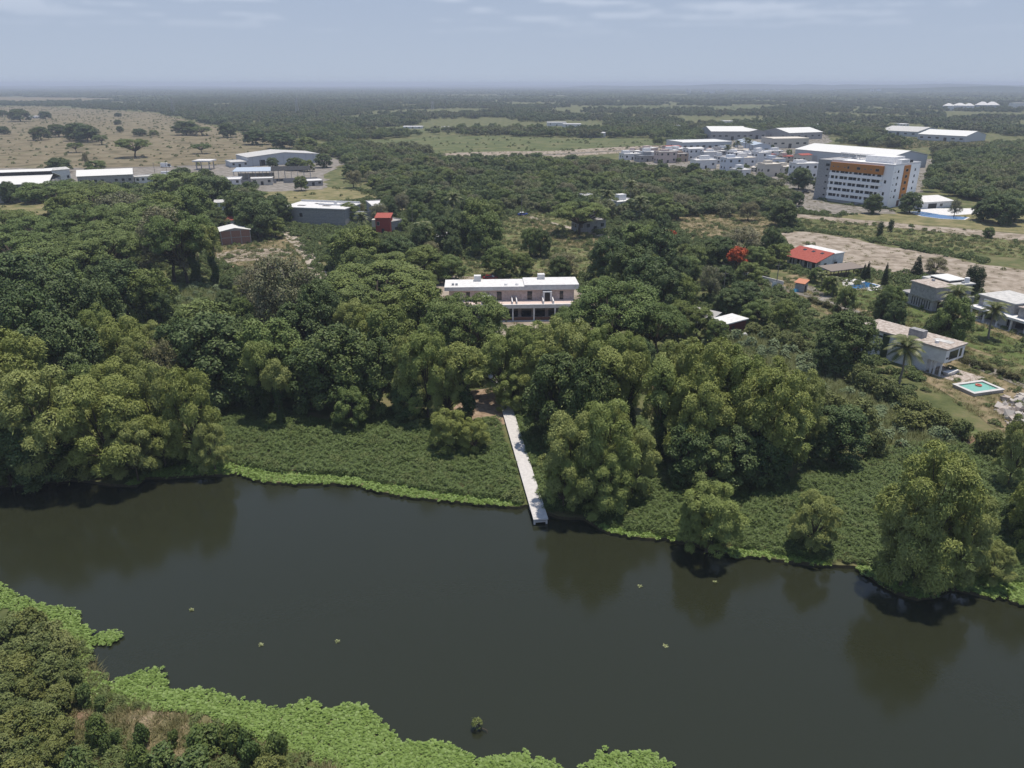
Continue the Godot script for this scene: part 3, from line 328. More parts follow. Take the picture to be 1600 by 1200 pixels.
	["B",37.9,-176.1,13.0,11.2,"dense dark green broadleaf tree behind the small blue pool, nearest"],
	["M",41.9,-176.1,11.4,9.6,"mid green leafy tree right of the small blue pool, nearest"],
	["M",40.4,-231.2,14.2,16.4,"mid green leafy tree in front of the grey ruin, second nearest"],
	["B",45.7,-226.9,14.0,14.1,"dense dark green broadleaf tree behind the small blue pool, eighth nearest"],
	["M",52.2,-214.7,7.7,9.6,"mid green leafy tree behind the small blue pool, third nearest"],
	["B",62.0,-235.6,8.3,12.5,"dense dark green broadleaf tree left of the red-roofed villa, eighth nearest"],
	["B",67.1,-235.6,9.3,12.5,"dense dark green broadleaf tree left of the red-roofed villa, fourth nearest"],
	["F",52.2,-248.0,9.5,7.0,"tree in red-orange blossom in front of the white house between palms"],
	["O",75.5,-240.3,11.6,14.8,"thin grey-green half-bare tree left of the red-roofed villa"],
	["B",88.3,-250.1,9.8,8.8,"dense dark green broadleaf tree left of the red-roofed villa, nearest"],
	["M",77.2,-231.2,7.2,9.0,"mid green leafy tree left of the red-roofed villa, third nearest"],
	["F",70.5,-227.7,7.7,6.9,"tree in red-orange blossom left of the red-roofed villa"],
	["M",55.9,-222.7,8.9,8.7,"mid green leafy tree behind the small blue pool, fourth nearest"],
	["M",6.5,-250.1,9.8,8.3,"mid green leafy tree left of the grey ruin, nearest"],
	["B",9.7,-248.0,9.5,7.8,"dense dark green broadleaf tree left of the grey ruin, nearest"],
	["M",-3.9,-221.1,9.3,11.0,"mid green leafy tree behind the white terraced house, nearest"],
	["B",14.2,-214.7,7.7,7.6,"dense dark green broadleaf tree behind the white terraced house"],
	["O",15.4,-217.9,8.0,11.6,"thin grey-green half-bare tree in front of the grey ruin"],
	["R",26.2,-289.5,11.9,25.1,"wide flat-topped spreading tree left of the grey ruin"],
	["M",-8.7,-250.1,14.1,13.2,"mid green leafy tree behind the white terraced house, third nearest"],
	["M",-12.6,-266.2,17.1,15.1,"mid green leafy tree right of the red tower house, twelfth nearest"],
	["B",-18.4,-266.2,12.6,11.6,"dense dark green broadleaf tree right of the red tower house, eighth nearest"],
	["B",-22.4,-258.4,11.6,11.3,"dense dark green broadleaf tree right of the red tower house, sixth nearest"],
	["B",-30.5,-250.1,11.3,8.8,"dense dark green broadleaf tree right of the red tower house, third nearest"],
	["M",2.9,-222.7,7.0,7.9,"mid green leafy tree behind the white terraced house, second nearest"],
	["M",-26.5,-214.7,10.5,15.3,"mid green leafy tree in front of the red tower house, sixth nearest"],
	["M",-19.0,-214.7,7.7,11.5,"mid green leafy tree left of the white terraced house, nearest"],
	["B",-35.2,-222.7,11.8,13.8,"dense dark green broadleaf tree in front of the red tower house, fourth nearest"],
	["M",-46.8,-222.7,14.7,17.8,"mid green leafy tree in front of the red tower house, fourth nearest"],
	["M",-52.6,-231.2,12.2,14.3,"mid green leafy tree in front of the red tower house, third nearest"],
	["M",-36.0,-214.7,8.7,15.3,"mid green leafy tree in front of the red tower house, fifth nearest"],
	["O",-29.5,-207.3,6.6,11.1,"thin grey-green half-bare tree in front of the red tower house, second nearest"],
	["B",164.0,-338.8,8.8,9.3,"dense dark green broadleaf tree in front of the hotel"],
	["B",181.7,-340.6,9.4,10.5,"dense dark green broadleaf tree left of the hotel pool"],
	["B",205.0,-312.4,11.9,16.2,"dense dark green broadleaf tree right of the hotel pool, second nearest"],
	["B",203.3,-320.2,8.9,11.0,"dense dark green broadleaf tree right of the hotel pool, nearest"],
	["M",217.0,-320.2,9.5,13.8,"mid green leafy tree right of the hotel pool, second nearest"],
	["B",111.9,-306.4,10.1,12.7,"dense dark green broadleaf tree behind the red-roofed villa"],
	["B",137.3,-361.6,6.6,7.4,"dense dark green broadleaf tree left of the hotel, second nearest"],
	["B",118.7,-361.6,7.2,11.1,"dense dark green broadleaf tree left of the hotel, fifth nearest"],
	["O",101.7,-320.2,7.9,11.0,"thin grey-green half-bare tree behind the red-roofed villa"],
	["O",197.1,-331.8,7.3,6.3,"thin grey-green half-bare tree right of the hotel pool"],
	["M",182.2,-281.8,4.1,4.9,"mid green leafy tree right of the hotel pool, nearest"],
	["K",140.6,-281.8,6.6,2.9,"tall dark feathery bamboo-like clump in front of the hotel, second nearest"],
	["K",151.0,-295.0,5.1,2.6,"tall dark feathery bamboo-like clump in front of the hotel, nearest"],
	["B",160.5,-422.2,11.8,14.3,"dense dark green broadleaf tree left of the hotel, third nearest"],
	["B",168.4,-411.7,8.5,10.5,"dense dark green broadleaf tree left of the hotel, nearest"],
	["R",-303.5,-616.4,14.2,28.8,"wide flat-topped spreading tree left of the highway canopy, nearest"],
	["R",-263.0,-651.7,7.8,18.5,"wide flat-topped spreading tree behind the highway canopy, nearest"],
	["R",-400.4,-751.6,8.9,15.0,"wide flat-topped spreading tree left of the highway canopy, second nearest"],
	["B",-451.2,-804.0,17.6,29.3,"dense dark green broadleaf tree behind the left-edge warehouse, fifth nearest"],
	["B",-506.0,-864.1,13.5,25.7,"dense dark green broadleaf tree behind the left-edge warehouse, third nearest"],
	["B",-431.5,-785.8,16.6,26.1,"dense dark green broadleaf tree behind the left-edge warehouse, sixth nearest"],
	["B",-495.8,-813.5,13.4,21.6,"dense dark green broadleaf tree behind the left-edge warehouse, second nearest"],
	["R",-376.8,-664.4,7.9,14.4,"wide flat-topped spreading tree behind the left-edge warehouse"],
	["B",-478.1,-946.3,7.4,9.4,"dense dark green broadleaf tree left of the highway canopy, second nearest"],
	["B",-571.4,-1129.4,7.0,12.1,"dense dark green broadleaf tree left of the highway canopy, third nearest"],
	["B",-704.7,-1397.8,7.5,13.7,"dense dark green broadleaf tree behind the highway canopy, third nearest"],
	["B",-420.5,-875.0,6.8,17.4,"dense dark green broadleaf tree left of the highway canopy, nearest"],
	["B",-377.1,-897.6,14.7,32.6,"dense dark green broadleaf tree behind the highway canopy, second nearest"],
	["R",-354.6,-886.1,9.7,24.9,"wide flat-topped spreading tree behind the highway canopy, second nearest"],
	["B",-596.1,-909.3,9.2,15.0,"dense dark green broadleaf tree behind the left-edge warehouse, fourth nearest"],
	["B",-788.6,-1319.6,12.2,23.8,"dense dark green broadleaf tree behind the left-edge warehouse, eighth nearest"],
	["B",-773.9,-1227.8,18.9,36.3,"dense dark green broadleaf tree behind the left-edge warehouse, seventh nearest"],
	["B",-929.4,-1425.9,10.9,23.4,"dense dark green broadleaf tree behind the left-edge warehouse, ninth nearest"],
	["B",-300.3,-505.7,9.8,17.0,"dense dark green broadleaf tree behind the left-edge warehouse, nearest"],
	["M",-306.7,-513.4,7.5,13.0,"mid green leafy tree behind the left-edge warehouse"],
	["O",-310.0,-555.8,8.9,5.6,"thin grey-green half-bare tree right of the left-edge warehouse"],
	["M",-280.3,-513.4,5.0,15.6,"mid green leafy tree behind the pale roofed farm building, third nearest"],
	["M",-404.6,-875.0,6.8,11.6,"mid green leafy tree behind the highway canopy"],
	["B",-248.8,-751.6,12.4,28.7,"dense dark green broadleaf tree behind the silver warehouse, second nearest"],
	["B",-313.2,-853.5,15.3,21.2,"dense dark green broadleaf tree behind the highway canopy, nearest"],
	["B",-210.5,-705.3,12.2,29.3,"dense dark green broadleaf tree behind the silver warehouse, nearest"],
	["M",-180.0,-677.5,11.8,22.6,"mid green leafy tree behind the silver warehouse"],
	["B",-169.0,-538.1,6.9,9.9,"dense dark green broadleaf tree left of the silver warehouse"],
	["B",-147.7,-521.4,8.4,14.9,"dense dark green broadleaf tree right of the silver warehouse, nearest"],
	["M",-137.9,-513.4,7.5,11.2,"mid green leafy tree right of the silver warehouse, nearest"],
	["B",-132.9,-538.1,9.5,13.6,"dense dark green broadleaf tree right of the silver warehouse, second nearest"],
	["B",-183.6,-422.2,11.8,15.8,"dense dark green broadleaf tree in front of the highway canopy, second nearest"],
	["B",-172.6,-427.7,10.5,10.9,"dense dark green broadleaf tree in front of the highway canopy, nearest"],
	["M",-116.5,-416.9,7.9,8.5,"mid green leafy tree in front of the silver warehouse"],
	["B",-247.1,-369.8,10.7,9.5,"dense dark green broadleaf tree left of the left-edge warehouse"],
	["B",-235.9,-369.8,10.1,12.6,"dense dark green broadleaf tree right of the left-edge warehouse, nearest"],
	["B",-221.7,-369.8,10.4,12.6,"dense dark green broadleaf tree right of the left-edge warehouse, second nearest"],
	["R",-139.8,-274.1,4.5,9.1,"wide flat-topped spreading tree in front of the pale roofed farm building, nearest"],
	["M",-149.5,-205.1,9.4,8.1,"mid green leafy tree in front of the left-edge warehouse, twelfth nearest"],
	["B",-99.6,-126.4,12.0,7.8,"dense dark green broadleaf tree left of the pale reed patch, eleventh nearest"],
	["B",-112.9,-194.8,9.4,9.7,"dense dark green broadleaf tree left of the pale reed patch, second nearest"],
	["W",-74.0,-195.0,4.6,4.9,"feathery yellow-green willow right of the pale reed patch"],
	["M",-174.5,-230.3,8.8,7.5,"mid green leafy tree in front of the left-edge warehouse, ninth nearest"],
	["B",-38.5,-191.3,11.9,9.0,"dense dark green broadleaf tree in front of the red tower house, seventh nearest"],
	["M",-130.0,-209.4,9.0,8.9,"mid green leafy tree left of the pale reed patch, second nearest"],
	["M",-180.3,-251.8,10.5,9.9,"mid green leafy tree in front of the left-edge warehouse, sixth nearest"],
	["B",-99.6,-165.3,10.7,7.8,"dense dark green broadleaf tree left of the pale reed patch, third nearest"],
	["M",-45.2,-210.3,10.9,10.6,"mid green leafy tree in front of the red tower house, seventh nearest"],
	["B",-116.2,-149.7,8.0,10.1,"dense dark green broadleaf tree left of the pale reed patch, tenth nearest"],
	["B",-114.8,-245.7,10.8,10.6,"dense dark green broadleaf tree left of the brick shed, fourth nearest"],
	["M",-180.8,-286.1,5.1,4.5,"mid green leafy tree in front of the left-edge warehouse, fourth nearest"],
	["R",-169.5,-272.6,3.7,7.1,"wide flat-topped spreading tree in front of the left-edge warehouse, fourth nearest"],
	["R",-192.2,-261.8,9.1,16.4,"wide flat-topped spreading tree in front of the left-edge warehouse, seventh nearest"],
	["B",-139.6,-189.4,11.5,9.0,"dense dark green broadleaf tree in front of the left-edge warehouse, seventh nearest"],
	["R",-101.7,-229.9,5.3,7.8,"wide flat-topped spreading tree behind the pale reed patch, second nearest"],
	["R",-28.3,-161.1,9.5,14.8,"wide flat-topped spreading tree left of the white terraced house, second nearest"],
	["M",-136.4,-248.9,11.8,8.4,"mid green leafy tree in front of the pale roofed farm building, second nearest"],
	["R",-136.5,-221.6,10.1,11.3,"wide flat-topped spreading tree in front of the pale roofed farm building, sixth nearest"],
	["W",-72.4,-141.0,10.7,8.1,"feathery yellow-green willow in front of the pale reed patch, nearest"],
	["B",-52.0,-191.8,4.2,4.5,"dense dark green broadleaf tree in front of the dirt lot, second nearest"],
	["R",-106.6,-148.4,9.5,15.4,"wide flat-topped spreading tree left of the pale reed patch, fourth nearest"],
	["R",-50.3,-170.1,8.2,13.5,"wide flat-topped spreading tree in front of the dirt lot, nearest"],
	["B",-159.1,-230.5,9.6,10.0,"dense dark green broadleaf tree in front of the left-edge warehouse, fourth nearest"],
	["B",-27.5,-192.8,8.6,8.7,"dense dark green broadleaf tree left of the white terraced house"],
	["B",-53.5,-141.4,11.8,7.3,"dense dark green broadleaf tree in front of the pale reed patch, fourth nearest"],
	["M",-126.1,-272.6,10.3,9.5,"mid green leafy tree right of the pale roofed farm building, fourth nearest"],
	["B",-157.9,-222.7,11.6,8.3,"dense dark green broadleaf tree in front of the left-edge warehouse, fifth nearest"],
	["M",-148.2,-193.3,9.7,8.3,"mid green leafy tree in front of the left-edge warehouse, thirteenth nearest"],
	["W",-141.7,-296.0,3.8,5.4,"feathery yellow-green willow right of the pale roofed farm building"],
	["R",-140.7,-233.5,10.3,13.1,"wide flat-topped spreading tree in front of the pale roofed farm building, fifth nearest"],
	["B",-167.2,-242.8,11.6,11.0,"dense dark green broadleaf tree in front of the left-edge warehouse, third nearest"],
	["W",-122.4,-265.1,9.1,9.9,"feathery yellow-green willow left of the brick shed"],
	["R",-23.5,-184.0,9.9,10.6,"wide flat-topped spreading tree left of the white terraced house, nearest"],
	["B",-141.0,-266.3,5.2,6.3,"dense dark green broadleaf tree in front of the pale roofed farm building, second nearest"],
	["M",-164.2,-262.5,8.9,8.2,"mid green leafy tree in front of the left-edge warehouse, fifth nearest"],
	["R",-130.3,-231.3,10.4,14.6,"wide flat-topped spreading tree in front of the pale roofed farm building, fourth nearest"],
	["M",-31.2,-133.0,10.3,10.6,"mid green leafy tree left of the sandy clearing, fourth nearest"],
	["M",-72.6,-161.0,4.7,4.3,"mid green leafy tree in front of the pale reed patch, second nearest"],
	["B",-24.6,-147.4,8.9,8.0,"dense dark green broadleaf tree left of the sandy clearing, fourth nearest"],
	["B",-82.7,-158.1,4.4,5.8,"dense dark green broadleaf tree in front of the pale reed patch, second nearest"],
	["M",-105.6,-182.9,8.2,8.2,"mid green leafy tree left of the pale reed patch, nearest"],
	["W",-149.3,-270.6,8.1,8.9,"feathery yellow-green willow in front of the pale roofed farm building"],
	["M",-48.9,-185.5,5.2,5.5,"mid green leafy tree in front of the dirt lot"],
	["M",-162.0,-292.3,4.6,6.1,"mid green leafy tree in front of the pale roofed farm building, nearest"],
	["B",-35.6,-198.6,9.7,8.9,"dense dark green broadleaf tree in front of the red tower house, fifth nearest"],
	["B",-153.7,-292.6,4.4,6.2,"dense dark green broadleaf tree in front of the pale roofed farm building, nearest"],
	["B",-136.8,-290.1,11.3,9.0,"dense dark green broadleaf tree right of the pale roofed farm building, third nearest"],
	["M",-71.8,-112.7,11.6,8.2,"mid green leafy tree left of the fringe of floating plants, nearest"],
	["M",-167.5,-225.3,11.5,9.7,"mid green leafy tree in front of the left-edge warehouse, tenth nearest"],
	["B",-105.5,-236.6,8.9,10.4,"dense dark green broadleaf tree left of the brick shed, third nearest"],
	["B",-74.6,-185.4,5.2,5.6,"dense dark green broadleaf tree right of the pale reed patch, nearest"],
	["B",-131.8,-173.7,11.4,7.6,"dense dark green broadleaf tree left of the pale reed patch, ninth nearest"],
	["B",-46.4,-199.7,8.4,7.4,"dense dark green broadleaf tree in front of the red tower house, sixth nearest"],
	["M",-155.2,-263.7,9.0,8.1,"mid green leafy tree in front of the pale roofed farm building, third nearest"],
	["B",-161.2,-278.7,11.4,8.2,"dense dark green broadleaf tree left of the pale roofed farm building, second nearest"],
	["M",-176.1,-241.9,11.1,7.7,"mid green leafy tree in front of the left-edge warehouse, eighth nearest"],
	["B",-144.7,-305.0,9.6,9.4,"dense dark green broadleaf tree right of the pale roofed farm building, second nearest"],
	["B",-131.9,-183.9,12.0,7.3,"dense dark green broadleaf tree left of the pale reed patch, sixth nearest"],
	["B",-159.4,-213.4,8.9,8.4,"dense dark green broadleaf tree in front of the left-edge warehouse, sixth nearest"],
	["W",-159.5,-271.0,11.5,7.5,"feathery yellow-green willow left of the pale roofed farm building"],
	["M",-60.0,-157.0,11.2,7.2,"mid green leafy tree right of the pale reed patch"],
	["B",-65.5,-188.6,4.5,6.3,"dense dark green broadleaf tree in front of the dirt lot, nearest"],
	["B",-80.6,-202.9,4.5,4.4,"dense dark green broadleaf tree right of the pale reed patch, second nearest"],
	["R",-138.3,-179.6,8.6,15.8,"wide flat-topped spreading tree in front of the left-edge warehouse, eleventh nearest"],
	["B",-123.0,-170.1,8.4,10.3,"dense dark green broadleaf tree left of the pale reed patch, seventh nearest"],
	["M",-200.5,-267.6,8.4,8.0,"mid green leafy tree in front of the left-edge warehouse, seventh nearest"],
	["B",-44.9,-136.2,10.0,10.6,"dense dark green broadleaf tree in front of the pale reed patch, fifth nearest"],
	["B",-209.2,-293.0,8.3,8.7,"dense dark green broadleaf tree in front of the left-edge warehouse, second nearest"],
	["B",-164.3,-361.9,7.7,10.5,"dense dark green broadleaf tree right of the pale roofed farm building, fifth nearest"],
	["M",-171.1,-380.2,4.8,6.1,"mid green leafy tree in front of the highway canopy, second nearest"],
	["R",-195.7,-299.8,3.4,9.4,"wide flat-topped spreading tree in front of the left-edge warehouse, nearest"],
	["R",-130.2,-385.6,3.4,10.6,"wide flat-topped spreading tree in front of the silver warehouse"],
	["B",-118.1,-342.5,8.8,10.4,"dense dark green broadleaf tree behind the brick shed, fourth nearest"],
	["M",-129.4,-369.3,3.3,6.1,"mid green leafy tree behind the brick shed, fifth nearest"],
	["M",-119.2,-328.1,8.3,8.4,"mid green leafy tree behind the brick shed, second nearest"],
	["B",-102.3,-291.8,7.3,10.8,"dense dark green broadleaf tree behind the brick shed, nearest"],
	["B",-113.6,-273.2,8.7,8.8,"dense dark green broadleaf tree left of the brick shed, second nearest"],
	["B",-106.2,-334.1,8.8,10.5,"dense dark green broadleaf tree left of the long grey block building, second nearest"],
	["R",-150.8,-371.4,4.7,9.7,"wide flat-topped spreading tree in front of the highway canopy, second nearest"],
	["B",-135.8,-358.6,3.7,6.3,"dense dark green broadleaf tree behind the brick shed, sixth nearest"],
	["M",-185.1,-296.9,3.9,6.4,"mid green leafy tree in front of the left-edge warehouse, second nearest"],
	["R",-108.0,-323.9,7.8,17.6,"wide flat-topped spreading tree behind the brick shed"],
	["R",-221.1,-312.7,3.8,9.9,"wide flat-topped spreading tree left of the left-edge warehouse, nearest"],
	["R",-152.5,-393.9,4.1,9.6,"wide flat-topped spreading tree in front of the highway canopy, nearest"],
	["M",-125.0,-335.1,4.6,5.1,"mid green leafy tree behind the brick shed, third nearest"],
	["B",-119.6,-352.6,4.2,6.4,"dense dark green broadleaf tree behind the brick shed, seventh nearest"],
	["M",-134.7,-304.8,7.2,9.5,"mid green leafy tree left of the brick shed, second nearest"],
	["M",-123.3,-305.7,9.9,11.1,"mid green leafy tree behind the brick shed, nearest"],
	["B",-152.4,-319.9,4.2,6.3,"dense dark green broadleaf tree right of the pale roofed farm building, nearest"],
	["M",-190.6,-288.2,4.4,4.9,"mid green leafy tree in front of the left-edge warehouse, nearest"],
	["M",-175.8,-341.8,4.7,6.6,"mid green leafy tree behind the pale roofed farm building, nearest"],
	["B",-152.0,-332.4,7.7,10.4,"dense dark green broadleaf tree right of the pale roofed farm building, fourth nearest"],
	["R",-178.1,-277.8,3.6,7.4,"wide flat-topped spreading tree in front of the left-edge warehouse, third nearest"],
	["M",-168.4,-398.1,3.4,7.1,"mid green leafy tree in front of the highway canopy, nearest"],
	["R",-196.7,-282.5,4.5,8.9,"wide flat-topped spreading tree in front of the left-edge warehouse, second nearest"],
	["M",-186.1,-399.8,4.2,6.5,"mid green leafy tree behind the pale roofed farm building, second nearest"],
	["B",-142.8,-320.9,9.8,10.4,"dense dark green broadleaf tree right of the pale roofed farm building, sixth nearest"],
	["R",-145.0,-362.6,4.1,8.4,"wide flat-topped spreading tree in front of the highway canopy, third nearest"],
	["B",-96.2,-311.6,10.7,9.9,"dense dark green broadleaf tree left of the long grey block building, nearest"],
	["M",-215.6,-303.0,10.4,10.6,"mid green leafy tree in front of the left-edge warehouse, third nearest"],
	["B",-184.9,-354.0,10.0,9.6,"dense dark green broadleaf tree behind the pale roofed farm building, nearest"],
	["R",-140.4,-382.1,3.8,9.5,"wide flat-topped spreading tree in front of the highway canopy, fourth nearest"],
	["B",-161.4,-380.7,3.2,6.2,"dense dark green broadleaf tree in front of the highway canopy, fifth nearest"],
	["B",-171.8,-302.2,7.4,8.3,"dense dark green broadleaf tree left of the pale roofed farm building, nearest"],
	["B",-152.7,-384.3,4.8,6.5,"dense dark green broadleaf tree in front of the highway canopy, fourth nearest"],
	["B",-166.9,-389.4,4.6,4.8,"dense dark green broadleaf tree in front of the highway canopy, third nearest"],
	["B",-114.1,-284.9,9.9,11.2,"dense dark green broadleaf tree left of the brick shed, nearest"],
	["M",-140.3,-331.8,9.6,9.6,"mid green leafy tree behind the brick shed, fourth nearest"],
	["R",-165.6,-326.3,4.2,7.4,"wide flat-topped spreading tree right of the pale roofed farm building, nearest"],
	["M",-117.3,-366.3,4.4,5.5,"mid green leafy tree left of the long grey block building"],
	["M",-168.0,-347.4,4.4,5.6,"mid green leafy tree right of the pale roofed farm building, nearest"],
	["M",-180.5,-387.0,4.1,5.1,"mid green leafy tree right of the pale roofed farm building, second nearest"],
	["R",-166.4,-337.9,4.2,8.2,"wide flat-topped spreading tree right of the pale roofed farm building, second nearest"],
	["B",-129.9,-314.0,9.0,11.2,"dense dark green broadleaf tree behind the brick shed, third nearest"],
	["R",-206.5,-277.8,7.3,14.7,"wide flat-topped spreading tree in front of the left-edge warehouse, sixth nearest"],
	["B",-186.8,-363.1,3.9,4.9,"dense dark green broadleaf tree behind the pale roofed farm building, second nearest"],
	["B",-187.6,-278.2,4.8,6.1,"dense dark green broadleaf tree in front of the left-edge warehouse, nearest"],
	["M",-40.4,-270.6,2.9,3.9,"mid green leafy tree right of the red tower house, third nearest"],
	["B",-51.6,-409.4,8.9,6.9,"dense dark green broadleaf tree behind the red tower house, seventh nearest"],
	["M",-10.4,-378.6,8.6,9.7,"mid green leafy tree left of the grey ruin, seventh nearest"],
	["B",-19.7,-245.0,7.7,6.4,"dense dark green broadleaf tree right of the red tower house, ninth nearest"],
	["O",-35.7,-395.6,7.8,7.6,"thin grey-green half-bare tree behind the red tower house, fifth nearest"],
	["B",-6.6,-404.8,6.8,9.2,"dense dark green broadleaf tree left of the grey ruin, seventh nearest"],
	["O",-50.5,-342.4,8.6,8.2,"thin grey-green half-bare tree behind the red tower house, third nearest"],
	["M",-17.6,-338.0,7.8,9.1,"mid green leafy tree right of the red tower house, eleventh nearest"],
	["O",-18.3,-354.6,6.6,9.1,"thin grey-green half-bare tree right of the red tower house, second nearest"],
	["B",-19.5,-327.2,8.7,8.7,"dense dark green broadleaf tree right of the red tower house, eleventh nearest"],
	["B",-23.4,-311.1,6.7,6.2,"dense dark green broadleaf tree right of the red tower house, seventh nearest"],
	["M",-1.7,-389.3,8.7,7.3,"mid green leafy tree left of the grey ruin, sixth nearest"],
	["M",-45.0,-306.6,3.4,5.5,"mid green leafy tree right of the red tower house, second nearest"],
	["B",-38.2,-261.2,3.8,3.7,"dense dark green broadleaf tree in front of the red tower house, second nearest"],
	["B",-32.1,-292.5,8.8,9.8,"dense dark green broadleaf tree right of the red tower house, second nearest"],
	["M",-52.0,-250.7,7.4,8.1,"mid green leafy tree in front of the red tower house, nearest"],
	["M",-66.7,-268.8,3.5,4.7,"mid green leafy tree in front of the long grey block building, nearest"],
	["B",-34.1,-330.2,7.7,6.9,"dense dark green broadleaf tree right of the red tower house, fourth nearest"],
	["B",-46.6,-357.3,8.9,9.4,"dense dark green broadleaf tree behind the red tower house, third nearest"],
	["M",-21.9,-383.5,6.6,8.9,"mid green leafy tree right of the red tower house, fifteenth nearest"],
	["M",-31.5,-320.1,7.4,6.3,"mid green leafy tree right of the red tower house, seventh nearest"],
	["M",-7.3,-329.7,7.7,9.8,"mid green leafy tree left of the grey ruin, fifth nearest"],
	["M",-33.3,-358.0,8.0,9.6,"mid green leafy tree right of the red tower house, eighth nearest"],
	["M",-28.1,-410.4,9.0,6.5,"mid green leafy tree right of the red tower house, fourteenth nearest"],
	["M",-39.3,-409.3,8.3,6.5,"mid green leafy tree behind the red tower house, eighth nearest"],
	["B",-13.0,-367.4,8.9,8.0,"dense dark green broadleaf tree right of the red tower house, thirteenth nearest"],
	["B",-7.9,-288.0,7.4,9.1,"dense dark green broadleaf tree left of the grey ruin, fourth nearest"],
	["B",-46.0,-259.1,2.9,4.6,"dense dark green broadleaf tree in front of the red tower house, nearest"],
	["M",-56.7,-335.7,7.5,6.2,"mid green leafy tree behind the red tower house, nearest"],
	["B",-47.0,-400.7,8.8,7.5,"dense dark green broadleaf tree behind the red tower house, eighth nearest"],
	["M",3.1,-381.0,6.9,8.7,"mid green leafy tree left of the grey ruin, second nearest"],
	["M",-40.2,-315.7,8.8,8.3,"mid green leafy tree right of the red tower house, fourth nearest"],
	["B",-21.3,-397.6,7.9,7.0,"dense dark green broadleaf tree right of the red tower house, twelfth nearest"],
	["M",-43.9,-294.2,3.9,4.0,"mid green leafy tree right of the red tower house, nearest"],
	["B",-42.6,-326.1,8.4,6.6,"dense dark green broadleaf tree right of the red tower house, nearest"],
	["B",-26.7,-283.2,8.2,9.6,"dense dark green broadleaf tree right of the red tower house, fifth nearest"],
	["O",-56.1,-314.0,8.4,9.6,"thin grey-green half-bare tree behind the red tower house, nearest"],
	["B",-36.1,-242.9,7.7,6.1,"dense dark green broadleaf tree in front of the red tower house, third nearest"],
	["B",-45.2,-390.6,6.6,8.6,"dense dark green broadleaf tree behind the red tower house, sixth nearest"],
	["M",-7.1,-313.6,7.9,8.0,"mid green leafy tree left of the grey ruin, fourth nearest"],
	["O",3.2,-397.4,8.9,6.5,"thin grey-green half-bare tree left of the grey ruin"],
	["M",-61.6,-257.0,3.7,4.0,"mid green leafy tree in front of the long grey block building, second nearest"],
	["B",-55.1,-363.6,8.7,9.9,"dense dark green broadleaf tree behind the red tower house, second nearest"],
	["B",-45.8,-369.6,6.6,10.0,"dense dark green broadleaf tree behind the red tower house, fifth nearest"],
	["M",-33.5,-277.2,8.4,7.6,"mid green leafy tree right of the red tower house, fifth nearest"],
	["B",-31.5,-385.0,6.1,8.2,"dense dark green broadleaf tree right of the red tower house, tenth nearest"],
	["M",-41.8,-377.7,6.4,7.6,"mid green leafy tree behind the red tower house, third nearest"],
	["O",-66.8,-326.3,6.8,6.5,"thin grey-green half-bare tree behind the red tower house, second nearest"],
	["M",-22.6,-346.5,7.2,6.1,"mid green leafy tree right of the red tower house, ninth nearest"],
	["B",-8.2,-346.6,8.9,7.5,"dense dark green broadleaf tree left of the grey ruin, fifth nearest"],
	["M",-46.8,-241.3,7.2,6.3,"mid green leafy tree in front of the red tower house, second nearest"],
	["O",-52.7,-263.6,2.8,3.6,"thin grey-green half-bare tree in front of the red tower house, nearest"],
	["B",-53.5,-325.6,8.8,7.4,"dense dark green broadleaf tree behind the red tower house, nearest"],
	["M",-15.8,-303.9,7.1,9.9,"mid green leafy tree right of the red tower house, tenth nearest"],
	["M",-21.2,-365.4,6.8,8.3,"mid green leafy tree right of the red tower house, thirteenth nearest"],
	["M",-4.2,-360.0,8.3,9.4,"mid green leafy tree left of the grey ruin, third nearest"],
	["O",-26.9,-240.7,6.8,7.5,"thin grey-green half-bare tree right of the red tower house, nearest"],
	["M",-30.4,-263.9,8.3,6.8,"mid green leafy tree right of the red tower house, sixth nearest"],
	["M",-68.9,-315.9,8.3,9.7,"mid green leafy tree right of the long grey block building"],
	["B",-15.2,-389.0,6.5,6.9,"dense dark green broadleaf tree right of the red tower house, fourteenth nearest"],
	["B",44.7,-267.7,6.4,8.8,"dense dark green broadleaf tree right of the grey ruin, second nearest"],
	["B",62.3,-263.7,3.3,3.6,"dense dark green broadleaf tree right of the white house between palms, sixth nearest"],
	["M",59.6,-245.3,3.3,4.7,"mid green leafy tree in front of the white house between palms, fourth nearest"],
	["B",66.3,-248.7,3.2,3.9,"dense dark green broadleaf tree left of the red-roofed villa, sixth nearest"],
	["M",51.5,-272.4,7.9,6.8,"mid green leafy tree in front of the white house between palms, nearest"],
	["B",90.3,-261.8,3.6,4.5,"dense dark green broadleaf tree left of the red-roofed villa, second nearest"],
	["M",53.1,-261.3,3.3,5.1,"mid green leafy tree in front of the white house between palms, second nearest"],
	["B",47.8,-239.9,3.8,4.2,"dense dark green broadleaf tree right of the grey ruin, fifth nearest"],
	["B",53.7,-232.5,3.2,4.8,"dense dark green broadleaf tree behind the small blue pool, ninth nearest"],
	["B",41.8,-196.7,7.7,8.0,"dense dark green broadleaf tree behind the small blue pool, third nearest"],
	["M",41.1,-211.0,8.9,6.6,"mid green leafy tree behind the small blue pool, second nearest"],
	["B",71.7,-254.0,4.3,5.1,"dense dark green broadleaf tree left of the red-roofed villa, fifth nearest"],
	["B",42.1,-249.0,7.2,7.0,"dense dark green broadleaf tree right of the grey ruin, third nearest"],
	["M",36.5,-263.5,3.7,3.9,"mid green leafy tree in front of the grey ruin, nearest"],
	["M",95.9,-254.2,3.4,4.3,"mid green leafy tree behind the red-roofed villa"],
	["M",85.5,-234.3,7.2,9.0,"mid green leafy tree left of the red-roofed villa, nearest"],
	["B",63.7,-214.8,4.3,4.0,"dense dark green broadleaf tree behind the dark red hut, fourth nearest"],
